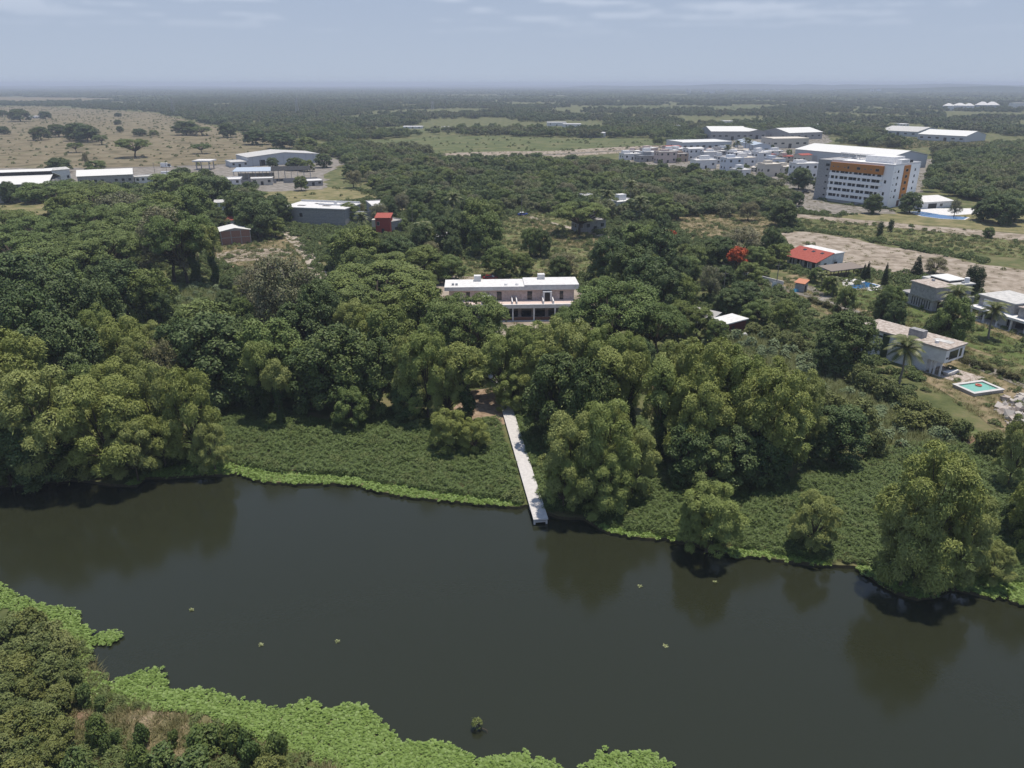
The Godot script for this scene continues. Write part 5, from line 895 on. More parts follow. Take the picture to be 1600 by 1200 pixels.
	["G",-40.7,-53.4,2.1,1.6,"small dark green bush in front of the floating plant tongue, nearest"],
	["G",-38.9,-52.8,1.3,1.3,"small dark green bush in front of the floating plant tongue, second nearest"],
	["S",-20.3,-44.6,2.7,3.2,"dense rounded shrub in front of the floating plant tongue, sixteenth nearest"],
	["S",-53.0,-61.8,3.0,4.3,"dense rounded shrub left of the floating plant tongue, fifth nearest"],
	["S",-51.3,-62.5,3.0,4.4,"dense rounded shrub left of the floating plant tongue, fourth nearest"],
	["S",-48.1,-60.6,3.0,4.3,"dense rounded shrub left of the floating plant tongue, second nearest"],
	["S",-50.7,-59.0,2.4,3.4,"dense rounded shrub left of the floating plant tongue, sixth nearest"],
	["S",-48.2,-59.3,2.7,3.8,"dense rounded shrub left of the floating plant tongue, third nearest"],
	["S",-46.0,-59.3,2.3,3.2,"dense rounded shrub left of the floating plant tongue, nearest"],
	["S",-51.1,-56.5,2.6,3.7,"dense rounded shrub left of the floating plant tongue, eighth nearest"],
	["S",-48.7,-56.5,2.6,3.7,"dense rounded shrub left of the floating plant tongue, seventh nearest"],
	["S",-45.7,-56.6,2.5,3.5,"dense rounded shrub in front of the floating plant tongue, second nearest"],
	["S",-43.7,-56.1,2.0,2.9,"dense rounded shrub in front of the floating plant tongue, nearest"],
	["S",-48.5,-54.5,2.2,3.0,"dense rounded shrub left of the floating plant tongue, ninth nearest"],
	["S",-46.1,-54.2,2.0,2.7,"dense rounded shrub in front of the floating plant tongue, third nearest"],
	["S",-42.6,-52.8,2.3,3.2,"dense rounded shrub in front of the floating plant tongue, fourth nearest"],
	["S",-45.6,-51.6,2.0,2.7,"dense rounded shrub in front of the floating plant tongue, sixth nearest"],
	["S",-42.9,-50.8,2.4,3.3,"dense rounded shrub in front of the floating plant tongue, fifth nearest"],
	["S",-47.4,-51.6,2.6,3.5,"dense rounded shrub in front of the floating plant tongue, seventh nearest"],
	["S",-44.3,-49.3,2.8,3.8,"dense rounded shrub in front of the floating plant tongue, ninth nearest"],
	["S",-42.1,-48.3,2.6,3.5,"dense rounded shrub in front of the floating plant tongue, tenth nearest"],
	["S",-40.5,-49.0,2.2,3.0,"dense rounded shrub in front of the floating plant tongue, eighth nearest"],
	["S",-44.1,-47.1,2.3,3.1,"dense rounded shrub in front of the floating plant tongue, thirteenth nearest"],
	["S",-42.1,-46.7,2.3,3.1,"dense rounded shrub in front of the floating plant tongue, twelfth nearest"],
	["S",-40.0,-46.8,2.2,2.9,"dense rounded shrub in front of the floating plant tongue, eleventh nearest"],
	["S",-41.2,-44.5,2.5,3.2,"dense rounded shrub in front of the floating plant tongue, fifteenth nearest"],
	["S",-39.8,-44.5,2.0,2.6,"dense rounded shrub in front of the floating plant tongue, fourteenth nearest"]]
const KIND = {"W":["willow_tree","tree"],"V":["vine_clad_tree","tree"],"B":["broadleaf_tree","tree"],"M":["leafy_tree","tree"],"R":["rain_tree","tree"],"O":["dry_tree","tree"],"S":["shrub","shrub"],"H":["hedge_bush","bush"],"G":["low_bush","bush"],"C":["cypress","tree"],"K":["bamboo_clump","tree"],"F":["flame_tree","tree"]}
const PALMS = [[74.9,-131.8,9.3,"coconut palm with broad fronds in front of the long white villa"],[-30.7,-252.1,10.1,"leaning palm with dry hanging fronds behind the white terraced house"],[-25.2,-320.2,10.8,"slim pale palm standing in the wood behind the rounded trees"],[56.0,-355.6,11.8,"left of the tallest palms beside the white house in the middle distance"],[54.9,-320.2,9.5,"tallest dark palm right of the white house in the middle distance"],[42.6,-337.0,9.9,"dark palm left of the white house in the middle distance"],[197.7,-651.7,11.9,"middle palm of the clump in front of the grey gabled hall"],[190.8,-651.7,9.8,"left palm of the clump in front of the grey gabled hall"],[200.5,-651.7,10.9,"right palm of the clump in front of the grey gabled hall"],[192.6,-574.7,6.5,"single palm beside the tall white block in town"],[172.6,-616.4,8.8,"short palm at the left of the town palms"],[105.0,-168.4,9.5,"bushy palm beside the grey modern villa"],[110.0,-161.2,8.0,"palm on the lawn before the columned terrace villa"],[89.1,-199.0,5.3,"small pale palm on the lawn of the red-roofed villa"],[38.8,-161.2,6.9,"palm beside the small blue pool"],[-57.8,-284.3,8.5,"small palm left of the red tower house"],[90.0,-208.8,4.4,"small palm by the pavilion of the red-roofed villa"]]
var WOODS = [[Vector2(-430.2,-422.2),Vector2(-245.0,-411.7),Vector2(-204.6,-439.1),Vector2(-133.0,-411.7),Vector2(-84.0,-411.7),Vector2(-81.3,-538.1),Vector2(-132.6,-565.1),Vector2(-123.6,-616.4),Vector2(-48.9,-584.6),Vector2(75.8,-565.1),Vector2(115.7,-529.6),Vector2(131.1,-470.1),Vector2(157.5,-411.7),Vector2(127.8,-346.1),Vector2(71.8,-320.2),Vector2(38.7,-320.2),Vector2(5.9,-346.1),Vector2(-50.1,-365.6),Vector2(-59.4,-346.1),Vector2(-107.0,-346.1),Vector2(-323.9,-312.4)],[Vector2(298.3,-538.1),Vector2(387.6,-664.4),Vector2(457.7,-705.3),Vector2(620.8,-677.5),Vector2(224.9,-231.2),Vector2(237.7,-346.1),Vector2(234.0,-369.8),Vector2(227.5,-411.7)]]
var FAR_CLEAR = [[Vector2(-1838.5,-1877.4),Vector2(-1265.3,-2097.7),Vector2(-742.3,-1621.2),Vector2(-429.8,-1111.5),Vector2(-286.0,-864.1),Vector2(-206.0,-751.6),Vector2(-149.5,-664.4),Vector2(-199.0,-565.1),Vector2(-226.0,-538.1),Vector2(-356.1,-529.6),Vector2(-518.5,-513.4)],[Vector2(-2878.0,-3546.2),Vector2(-2129.8,-3546.2),Vector2(-1625.7,-3228.9),Vector2(-1335.7,-2738.0),Vector2(-1531.7,-2544.2),Vector2(-1999.7,-2457.2)],[Vector2(179.5,-2097.7),Vector2(369.8,-2161.0),Vector2(564.2,-2097.7),Vector2(774.8,-2161.0),Vector2(727.2,-1981.5),Vector2(522.7,-1829.3),Vector2(343.5,-1829.3),Vector2(314.6,-1928.1)],[Vector2(-182.5,-785.8),Vector2(-111.7,-843.1),Vector2(-29.3,-886.1),Vector2(69.8,-843.1),Vector2(139.6,-843.1),Vector2(173.3,-804.0),Vector2(125.7,-720.1),Vector2(56.4,-677.5),Vector2(-22.2,-664.4),Vector2(-87.0,-651.7),Vector2(-140.8,-705.3)],[Vector2(-206.6,-1045.3),Vector2(-141.9,-1077.4),Vector2(-82.5,-1000.5),Vector2(-120.2,-909.3),Vector2(-185.0,-933.7)],[Vector2(-65.2,-651.7),Vector2(-22.4,-670.9),Vector2(33.9,-677.5),Vector2(95.8,-720.1),Vector2(162.3,-751.6),Vector2(151.1,-698.2),Vector2(87.0,-651.7),Vector2(30.9,-616.4),Vector2(-20.1,-600.1),Vector2(-49.8,-594.8)],[Vector2(-385.0,-411.7),Vector2(-497.1,-538.1),Vector2(-269.1,-533.8),Vector2(-214.5,-555.8),Vector2(-146.8,-627.7),Vector2(-123.2,-565.1),Vector2(-121.7,-498.2),Vector2(-104.0,-422.2),Vector2(-133.0,-411.7),Vector2(-166.5,-416.9),Vector2(-211.3,-454.1),Vector2(-268.9,-454.1),Vector2(-280.0,-411.7)],[Vector2(85.0,-616.4),Vector2(152.6,-705.3),Vector2(234.4,-886.1),Vector2(368.1,-909.3),Vector2(325.8,-785.8),Vector2(251.1,-677.5),Vector2(286.5,-574.7),Vector2(335.1,-605.4),Vector2(294.7,-538.1),Vector2(224.0,-411.7),Vector2(152.0,-387.4),Vector2(160.0,-439.1),Vector2(134.7,-483.8),Vector2(117.5,-538.1),Vector2(88.6,-555.8)],[Vector2(67.8,-538.1),Vector2(110.8,-664.4),Vector2(208.5,-785.8),Vector2(359.0,-886.1),Vector2(318.8,-768.3),Vector2(361.2,-677.5),Vector2(312.4,-555.8),Vector2(224.0,-411.7),Vector2(148.6,-378.4),Vector2(129.3,-463.6)],[Vector2(390.0,-823.1),Vector2(475.0,-959.3),Vector2(556.0,-909.3),Vector2(410.9,-651.7),Vector2(347.9,-651.7)],[Vector2(-347.8,-369.8),Vector2(-226.3,-374.1),Vector2(-194.7,-318.6),Vector2(-289.0,-303.4)],[Vector2(-504.9,-546.8),Vector2(-203.4,-538.1),Vector2(-129.4,-594.8),Vector2(-91.0,-411.7),Vector2(-158.2,-404.1),Vector2(-245.0,-411.7),Vector2(-344.1,-365.6)],[Vector2(-148.8,-439.1),Vector2(-74.4,-439.1),Vector2(-54.0,-312.4),Vector2(-121.9,-355.6)]]
var PYLONS = [Vector3(-643,-1486,32),Vector3(-425,-1551,31),Vector3(-181,-1784,19)]
var RUBBLE = [Vector2(87.2,-121.5),Vector2(92.6,-126.8),Vector2(97.0,-128.0),Vector2(98.6,-121.5),Vector2(91.7,-113.0),Vector2(85.7,-114.0)]
var NEAR_BARE = [[Vector2(-41.2,-49.8),Vector2(-42.0,-52.0),Vector2(-40.8,-53.2),Vector2(-39.0,-52.3),Vector2(-39.0,-50.8),Vector2(-40.0,-49.8)],[Vector2(-38.5,-52.1),Vector2(-36.6,-53.2),Vector2(-33.1,-53.0),Vector2(-29.8,-51.5),Vector2(-29.7,-49.8),Vector2(-29.5,-47.4),Vector2(-31.1,-47.7),Vector2(-33.1,-49.1),Vector2(-35.5,-49.8),Vector2(-36.9,-50.8)]]
var FLOATS = [Vector2(-26.6,-61.6),Vector2(-18.6,-62.1),Vector2(15.1,-71.4),Vector2(24.2,-72.2),Vector2(-36.2,-67.2),Vector2(16.2,-61.4)]
var STUMP = Vector2(-3.0,-50.7)
var POOLS = [[Vector2(98.1,-209.5),Vector2(105.2,-214.0),Vector2(107.3,-209.5),Vector2(98.5,-205.2)],[Vector2(182.7,-344.3),Vector2(189.2,-344.3),Vector2(193.2,-335.3),Vector2(201.4,-328.4),Vector2(196.1,-322.6),Vector2(187.7,-325.1),Vector2(182.8,-331.8)],[Vector2(36.0,-171.9),Vector2(38.3,-174.0),Vector2(38.6,-171.4),Vector2(36.2,-168.9)]]
var POOL_DECKS = [[Vector2(99.2,-217.1),Vector2(105.6,-217.9),Vector2(107.8,-206.6),Vector2(102.5,-203.8),Vector2(100.5,-205.2),Vector2(96.9,-210.2)],[Vector2(189.5,-353.7),Vector2(218.3,-353.7),Vector2(212.6,-338.8),Vector2(191.3,-331.8),Vector2(187.3,-340.6)]]
const CARS = [["red_car",-8.8,-215.5,0.00,"dark red pickup parked behind the white terraced house"],["blue_car",2.9,-331.8,0.30,"small blue and white car on the dirt road by the wood"],["white_car",55.4,-333.5,0.50,"white car parked before the white house between palms"],["black_car",155.8,-404.1,0.20,"black car parked in shade left of the hotel"],["white_truck",-248.1,-538.1,0.10,"white truck driving on the highway left of the canopy"],["white_truck",-223.7,-483.8,0.10,"white truck parked beside the low white building"],["white_car",126.7,-365.6,0.40,"white car on the gravel yard left of the hotel"]]
var POLES = [Vector3(4.3,-331.8,10),Vector3(75.8,-205.9,8),Vector3(59.2,-200.3,7),Vector3(-227.3,-483.8,9),Vector3(-219.6,-483.8,9),Vector3(-37.2,-439.1,9),Vector3(-41.5,-309.3,9),Vector3(124.4,-594.8,10)]
var COURT = Vector2(132.3,-382.8)
var SIGN = Vector2(75.0,-205.2)
var TARP = Vector2(80.5,-203.1)
var FLOAT_RING = Vector2(91.5,-134.8)
var WHITE_TENT = Vector2(54.3,-163.1)
var RED_TRAMP = Vector2(358.7,578.3)
var BOAT = Vector2(88.8,-138.6)
const GY := 0.4
var M := {}
var used := {}
var rng := RandomNumberGenerator.new()
var protos := {}

# ---------------------------------------------------------------- helpers
func lin(r: float, g: float, b: float) -> Color:
	return Color(r, g, b).linear_to_srgb()

func mat(called: String, c: Color, rough := 0.85, spec := 0.4) -> StandardMaterial3D:
	var m := StandardMaterial3D.new()
	m.resource_name = called
	m.albedo_color = c
	m.roughness = rough
	m.metallic_specular = spec
	M[called] = m
	return m

# a surface with grain: colours (linear) laid along a fractal noise, mapped in world metres
func grain(called: String, colors: Array, tile: float, freq: float, seed_: int, rough := 0.9, octaves := 6, side := 512) -> StandardMaterial3D:
	var n := FastNoiseLite.new()
	n.seed = seed_
	n.noise_type = FastNoiseLite.TYPE_SIMPLEX_SMOOTH
	n.frequency = freq
	n.fractal_octaves = octaves
	n.fractal_gain = 0.66
	var ramp := Gradient.new()
	var offs := PackedFloat32Array()
	var cols := PackedColorArray()
	for i in colors.size():
		offs.append(lerpf(0.22, 0.78, float(i) / (colors.size() - 1)))
		cols.append(lin(colors[i][0], colors[i][1], colors[i][2]))
	ramp.offsets = offs
	ramp.colors = cols
	var t := NoiseTexture2D.new()
	t.width = side
	t.height = side
	t.seamless = true
	t.noise = n
	t.color_ramp = ramp
	var m := mat(called, Color.WHITE, rough, 0.25)
	m.albedo_texture = t
	m.uv1_triplanar = true
	m.uv1_world_triplanar = true
	m.uv1_scale = Vector3.ONE / tile
	return m

func leaf_mat(called: String, tint: Color, glow := 0.35, rough := 0.6) -> StandardMaterial3D:
	var m := mat(called, tint.linear_to_srgb(), rough, 0.35)
	m.vertex_color_use_as_albedo = true
	m.backlight_enabled = true
	m.backlight = Color(glow, glow, glow * 0.6)
	return m

func numbered(called: String) -> String:
	if not used.has(called):
		used[called] = 0
		return called
	used[called] += 1
	return "%s_%03d" % [called, used[called]]

func tag(o: Node3D, label: String, category: String, group := "") -> Node3D:
	o.set_meta("label", label)
	o.set_meta("category", category)
	if group != "":
		o.set_meta("group", group)
	return o

func thing(called: String, label: String, category: String, at: Vector3, turn := 0.0, group := "") -> Node3D:
	var o := Node3D.new()
	o.name = numbered(called)
	add_child(o)
	o.position = at
	o.rotation.y = turn
	tag(o, label, category, group)
	return o

func part(parent: Node3D, called: String, mesh: Mesh, material: Material, at := Vector3.ZERO, turn := Vector3.ZERO) -> MeshInstance3D:
	var o := MeshInstance3D.new()
	o.name = called
	o.mesh = mesh
	o.material_override = material
	parent.add_child(o, true)
	o.position = at
	o.rotation = turn
	return o

func structure(called: String, mesh: Mesh, material: Material) -> MeshInstance3D:
	var o := MeshInstance3D.new()
	o.name = numbered(called)
	o.mesh = mesh
	o.material_override = material
	add_child(o)
	o.set_meta("kind", "structure")
	return o

var boxes := {}
func box(parent: Node3D, called: String, m: String, lo: Vector3, hi: Vector3) -> MeshInstance3D:
	var size := (hi - lo).abs()
	var key := "%.2f %.2f %.2f" % [size.x, size.y, size.z]
	if not boxes.has(key):
		var b := BoxMesh.new()
		b.size = size
		boxes[key] = b
	return part(parent, called, boxes[key], M[m], (lo + hi) / 2.0)

func cyl(parent: Node3D, called: String, m: String, at: Vector3, r0: float, r1: float, h: float, sides := 12) -> MeshInstance3D:
	var c := CylinderMesh.new()
	c.bottom_radius = r0
	c.top_radius = r1
	c.height = h
	c.radial_segments = sides
	c.rings = 1
	return part(parent, called, c, M[m], at + Vector3(0, h / 2.0, 0))

# a solid between a bottom outline and a top outline of four corners each
func hexa(b: Array, t: Array) -> ArrayMesh:
	var st := SurfaceTool.new()
	st.begin(Mesh.PRIMITIVE_TRIANGLES)
	st.set_smooth_group(-1)
	var quads := [[t[0], t[1], t[2], t[3]], [b[3], b[2], b[1], b[0]]]
	for i in 4:
		var j := (i + 1) % 4
		quads.append([b[i], b[j], t[j], t[i]])
	for q in quads:
		for k in [0, 1, 2, 0, 2, 3]:
			st.add_vertex(q[k])
	st.generate_normals()
	return st.commit()

func slab(a: Vector3, b: Vector3, c: Vector3, d: Vector3, thick: float) -> ArrayMesh:
	var u := Vector3(0, thick, 0)
	return hexa([a - u, b - u, c - u, d - u], [a, b, c, d])

func ring_jitter(pts: Array, step: float, amount: float, seed_: int) -> PackedVector2Array:
	var n := FastNoiseLite.new()
	n.seed = seed_
	n.frequency = 0.18 / maxf(step, 0.3)
	n.fractal_octaves = 3
	var out_ := PackedVector2Array()
	for i in pts.size():
		var a: Vector2 = pts[i]
		var b: Vector2 = pts[(i + 1) % pts.size()]
		var k := clampi(int(a.distance_to(b) / step), 1, 60)
		for j in k:
			var p := a.lerp(b, float(j) / k)
			out_.append(p + Vector2(n.get_noise_2d(p.x, p.y), n.get_noise_2d(p.x + 500.0, p.y)) * amount)
	return out_

func sheet(pts: PackedVector2Array, y: float) -> ArrayMesh:
	var idx := Geometry2D.triangulate_polygon(pts)
	var v := PackedVector3Array()
	var nn := PackedVector3Array()
	for p in pts:
		v.append(Vector3(p.x, y, p.y))
		nn.append(Vector3.UP)
	for i in range(0, idx.size(), 3):
		var a := v[idx[i]]
		var b := v[idx[i + 1]]
		var c := v[idx[i + 2]]
		if (b - a).cross(c - a).y > 0.0:
			var t := idx[i + 1]
			idx[i + 1] = idx[i + 2]
			idx[i + 2] = t
	return mesh_of(v, nn, idx, PackedColorArray())

func mesh_of(v: PackedVector3Array, nn: PackedVector3Array, idx: PackedInt32Array, cols: PackedColorArray) -> ArrayMesh:
	# turn every triangle so that its front agrees with its normals
	for i in range(0, idx.size(), 3):
		var a := v[idx[i]]
		if (v[idx[i + 1]] - a).cross(v[idx[i + 2]] - a).dot(nn[idx[i]]) > 0.0:
			var t := idx[i + 1]
			idx[i + 1] = idx[i + 2]
			idx[i + 2] = t
	var arr := []
	arr.resize(Mesh.ARRAY_MAX)
	arr[Mesh.ARRAY_VERTEX] = v
	arr[Mesh.ARRAY_NORMAL] = nn
	arr[Mesh.ARRAY_INDEX] = idx
	if cols.size():
		arr[Mesh.ARRAY_COLOR] = cols
	var m := ArrayMesh.new()
	m.add_surface_from_arrays(Mesh.PRIMITIVE_TRIANGLES, arr)
	return m

func ribbon(pts: Array, width: float, y: float, seed_: int) -> ArrayMesh:
	var c := Curve2D.new()
	for p in pts:
		c.add_point(p)
	var n := FastNoiseLite.new()
	n.seed = seed_
	n.frequency = 0.12
	var l := PackedVector2Array()
	var r := PackedVector2Array()
	var total := c.get_baked_length()
	var k := maxi(2, int(total / 2.0))
	for i in k + 1:
		var d := total * i / k
		var p := c.sample_baked(d)
		var q := c.sample_baked(minf(d + 1.5, total)) - c.sample_baked(maxf(d - 1.5, 0.0))
		var s := q.normalized().orthogonal()
		l.append(p + s * (width / 2.0 + n.get_noise_1d(d) * width * 0.12))
		r.append(p - s * (width / 2.0 + n.get_noise_1d(d + 900.0) * width * 0.12))
	r.reverse()
	l.append_array(r)
	return sheet(l, y)

# tapered tubes along polylines: [[points], [radii]]
func tubes(list: Array, sides := 6) -> ArrayMesh:
	var v := PackedVector3Array()
	var nn := PackedVector3Array()
	var idx := PackedInt32Array()
	for e in list:
		var ps: Array = e[0]
		var rs: Array = e[1]
		var start := v.size()
		for i in ps.size():
			var p: Vector3 = ps[i]
			var d: Vector3 = ((ps[mini(i + 1, ps.size() - 1)] as Vector3) - (ps[maxi(i - 1, 0)] as Vector3)).normalized()
			var s := d.cross(Vector3(0.31, 0.2, 0.93)).normalized()
			var u := s.cross(d)
			for j in sides:
				var a := TAU * j / sides
				var w := s * cos(a) + u * sin(a)
				v.append(p + w * float(rs[i]))
				nn.append(w)
		for i in ps.size() - 1:
			for j in sides:
				var a := start + i * sides + j
				var b := start + i * sides + (j + 1) % sides
				idx.append_array([a, a + sides, b, b, a + sides, b + sides])
	return mesh_of(v, nn, idx, PackedColorArray())

# foliage: leaf-sized faces gathered in clusters on the lobes of a crown. lobe = [centre, radii]
func leafy(lobes: Array, n: int, length: float, width: float, droop: float, up: float, ca: Color, cb: Color, per := 14, low := -0.35, fill := 0.7) -> ArrayMesh:
	var v := PackedVector3Array()
	var nn := PackedVector3Array()
	var cols := PackedColorArray()
	var idx := PackedInt32Array()
	v.resize(n * 4)
	nn.resize(n * 4)
	cols.resize(n * 4)
	idx.resize(n * 6)
	var cum := PackedFloat32Array()
	var total := 0.0
	var dirs := []
	var tints := PackedFloat32Array()
	for l in lobes:
		var r: Vector3 = l[1]
		total += r.x * r.z + r.x * r.y
		cum.append(total)
		var ds := PackedVector3Array()
		for k in per:
			var d := Vector3(rng.randfn(), rng.randfn(), rng.randfn()).normalized()
			if d.y < low:
				d.y = -d.y
			ds.append(d)
		dirs.append(ds)
		tints.append(rng.randf_range(0.0, 0.5))
	for i in n:
		var li := cum.bsearch(rng.randf() * total)
		li = mini(li, lobes.size() - 1)
		var c: Vector3 = lobes[li][0]
		var r: Vector3 = lobes[li][1]
		var ds: PackedVector3Array = dirs[li]
		var base := ds[rng.randi() % per]
		var d := (base + Vector3(rng.randfn(), rng.randfn(), rng.randfn()) * 0.3).normalized()
		var s := fill + (1.06 - fill) * sqrt(rng.randf()) + maxf(0.0, rng.randfn() - 1.2) * 0.25
		var p := c + d * r * s + Vector3(0, -absf(rng.randfn()) * droop * 0.5, 0)
		var nrm := (d * 0.7 + Vector3(0, up, 0) + Vector3(rng.randfn(), rng.randfn(), rng.randfn()) * 0.45).normalized()
		var ax := d * 0.5 + Vector3(rng.randfn(), rng.randfn(), rng.randfn()) * 0.6 + Vector3(0, -droop, 0)
		ax = (ax - nrm * ax.dot(nrm)).normalized() * length * rng.randf_range(0.35, 0.65)
		var bx := nrm.cross(ax).normalized() * width * rng.randf_range(0.35, 0.65)
		var col := ca.lerp(cb, clampf(tints[li] + rng.randf() * 0.5, 0.0, 1.0))
		var q := i * 4
		v[q] = p - ax
		v[q + 1] = p + bx
		v[q + 2] = p + ax
		v[q + 3] = p - bx
		for k in 4:
			nn[q + k] = nrm
			cols[q + k] = col
		var t := i * 6
		idx[t] = q
		idx[t + 1] = q + 1
		idx[t + 2] = q + 2
		idx[t + 3] = q
		idx[t + 4] = q + 2
		idx[t + 5] = q + 3
	return mesh_of(v, nn, idx, cols)

# lobes spread over an ellipsoid dome between y0 and y1 of a crown with radius rad
func dome(count: int, rad: float, y0: float, y1: float, lr: float, flat := 1.0, round_ := 0.6) -> Array:
	var lobes := []
	for i in count:
		var t := (i + 0.5) / count
		var a := i * 2.39996 + rng.randf_range(-0.4, 0.4)
		var y := lerpf(y0, y1, pow(t, 0.8))
		var prof := pow(maxf(0.0, 1.0 - pow(absf(t - 0.25) / 0.85, 2.0)), round_)
		var rr := (rad - lr * 0.8) * prof * sqrt(rng.randf_range(0.45, 1.0))
		var s := lr * rng.randf_range(0.75, 1.25)
		lobes.append([Vector3(cos(a) * rr, y - s * flat * 0.8, sin(a) * rr), Vector3(s, s * flat, s)])
	return lobes

func limbs(lobes: Array, h: float, r0: float, fork: float, lean := 0.3) -> ArrayMesh:
	var list := []
	var f := Vector3(rng.randf_range(-lean, lean), h * fork, rng.randf_range(-lean, lean))
	list.append([[Vector3(0, -0.3, 0), Vector3(f.x * 0.3, f.y * 0.5, f.z * 0.4), f], [r0 * 1.25, r0 * 0.9, r0 * 0.75]])
	for l in lobes:
		var c: Vector3 = l[0]
		if c.y < f.y * 0.8:
			continue
		var mid := f.lerp(c, 0.5) + Vector3(rng.randf_range(-0.4, 0.4), 0.25, rng.randf_range(-0.4, 0.4))
		list.append([[f - Vector3(0, 0.2, 0), mid, c], [r0 * 0.55, r0 * 0.3, r0 * 0.1]])
	return tubes(list, 5)

func proto(kind: String, trunk: ArrayMesh, crown: ArrayMesh, h: float, w: float, extra: Array = []) -> void:
	if not protos.has(kind):
		protos[kind] = []
	protos[kind].append([trunk, crown, h, w, extra])

func make_protos() -> void:
	var lobes: Array
	for k in 4:
		lobes = dome(25, 5.6, 2.6, 13.6, 1.5, 0.9)
		proto("W", limbs(lobes, 13.6, 0.26, 0.22), leafy(lobes, 30000, 0.46, 0.11, 0.25, 0.3, Color(0.165, 0.195, 0.055), Color(0.285, 0.315, 0.105), 10, -0.4, 0.55), 13.6, 11.2)
	for k in 2:
		lobes = dome(9, 3.2, 7.5, 13.0, 1.35, 1.0)
		var vines := []
		for j in 11:
			var yy := 0.4 + j * 0.85
			vines.append([Vector3(sin(j * 1.3) * 0.35, yy, cos(j * 0.9) * 0.35), Vector3(0.95 - j * 0.03, 1.0, 0.95 - j * 0.03)])
		proto("V", limbs(lobes, 13.0, 0.24, 0.4), leafy(lobes, 9500, 0.46, 0.12, 0.25, 0.3, Color(0.155, 0.185, 0.052), Color(0.27, 0.295, 0.1), 10, -0.4, 0.5), 13.0, 6.4, [leafy(vines, 7000, 0.26, 0.2, 0.5, 0.1, Color(0.026, 0.048, 0.016), Color(0.06, 0.095, 0.03), 16, -0.9, 0.6)])
	for k in 4:
		lobes = dome(34, 5.2, 2.2, 11.0, 1.4, 0.85)
		proto("B", limbs(lobes, 11.0, 0.28, 0.25), leafy(lobes, 20000, 0.36, 0.25, 0.15, 0.55, Color(0.048, 0.078, 0.025), Color(0.12, 0.16, 0.055), 14, -0.45, 0.55), 11.0, 10.4)
	for k in 4:
		lobes = dome(30, 5.0, 2.6, 10.0, 1.35, 0.8)
		proto("M", limbs(lobes, 10.0, 0.24, 0.25), leafy(lobes, 19000, 0.32, 0.21, 0.12, 0.5, Color(0.085, 0.125, 0.033), Color(0.19, 0.23, 0.07), 13, -0.4, 0.5), 10.0, 10.0)
	for k in 3:
		lobes = dome(46, 8.6, 6.0, 10.0, 1.6, 0.45, 0.35)
		proto("R", limbs(lobes, 10.0, 0.4, 0.35, 0.8), leafy(lobes, 26000, 0.32, 0.19, 0.05, 0.9, Color(0.085, 0.125, 0.034), Color(0.175, 0.22, 0.066), 16, -0.25, 0.5), 10.0, 17.2)
	for k in 3:
		lobes = dome(20, 4.8, 3.0, 10.0, 1.5, 0.9)
		var twigs := []
		for l in lobes:
			for j in 9:
				var d := Vector3(rng.randfn(), absf(rng.randfn()), rng.randfn()).normalized()
				twigs.append([[l[0], (l[0] as Vector3) + d * (l[1] as Vector3) * 1.05], [0.05, 0.02]])
		proto("O", limbs(lobes, 10.0, 0.26, 0.25), leafy(lobes, 9000, 0.28, 0.18, 0.15, 0.4, Color(0.125, 0.13, 0.066), Color(0.23, 0.215, 0.125), 12, -0.4, 0.4), 10.0, 9.6, [tubes(twigs, 3)])
	for k in 3:
		lobes = dome(12, 2.0, 0.7, 3.0, 0.85, 0.85, 0.4)
		proto("S", limbs(lobes, 3.0, 0.08, 0.15), leafy(lobes, 5200, 0.26, 0.16, 0.15, 0.4, Color(0.075, 0.098, 0.03), Color(0.19, 0.205, 0.07), 12, -0.6, 0.5), 3.0, 4.0)
	for k in 2:
		lobes = dome(8, 1.1, 0.4, 1.6, 0.5, 0.85, 0.4)
		proto("G", limbs(lobes, 1.6, 0.05, 0.15), leafy(lobes, 1700, 0.22, 0.14, 0.2, 0.4, Color(0.055, 0.09, 0.026), Color(0.14, 0.18, 0.056), 12, -0.6, 0.5), 1.6, 2.2)
		proto("H", limbs(lobes, 1.6, 0.05, 0.15), leafy(lobes, 1500, 0.24, 0.16, 0.1, 0.4, Color(0.05, 0.058, 0.02), Color(0.115, 0.105, 0.045), 12, -0.6, 0.5), 1.6, 2.2)
	lobes = []
	for j in 12:
		lobes.append([Vector3(0, 0.6 + j * 0.5, 0), Vector3(1.15 - j * 0.08, 0.6, 1.15 - j * 0.08)])
	proto("C", limbs([], 6.0, 0.12, 0.5), leafy(lobes, 2600, 0.34, 0.14, -0.5, 0.1, Color(0.016, 0.028, 0.012), Color(0.04, 0.055, 0.02), 14, -0.9, 0.6), 6.6, 2.4)
	lobes = dome(12, 1.5, 1.0, 6.5, 0.8, 1.6, 0.3)
	proto("K", limbs(lobes, 6.5, 0.08, 0.1), leafy(lobes, 2600, 0.5, 0.12, 0.7, 0.1, Color(0.022, 0.045, 0.016), Color(0.06, 0.09, 0.03), 12, -0.6, 0.4), 6.5, 3.0)
	lobes = dome(14, 3.2, 3.0, 6.5, 1.3, 0.6, 0.4)
	proto("F", limbs(lobes, 6.5, 0.18, 0.3), leafy(lobes, 3600, 0.42, 0.28, 0.1, 0.7, Color(0.33, 0.04, 0.015), Color(0.45, 0.1, 0.03), 12, -0.4, 0.5), 6.5, 6.4)

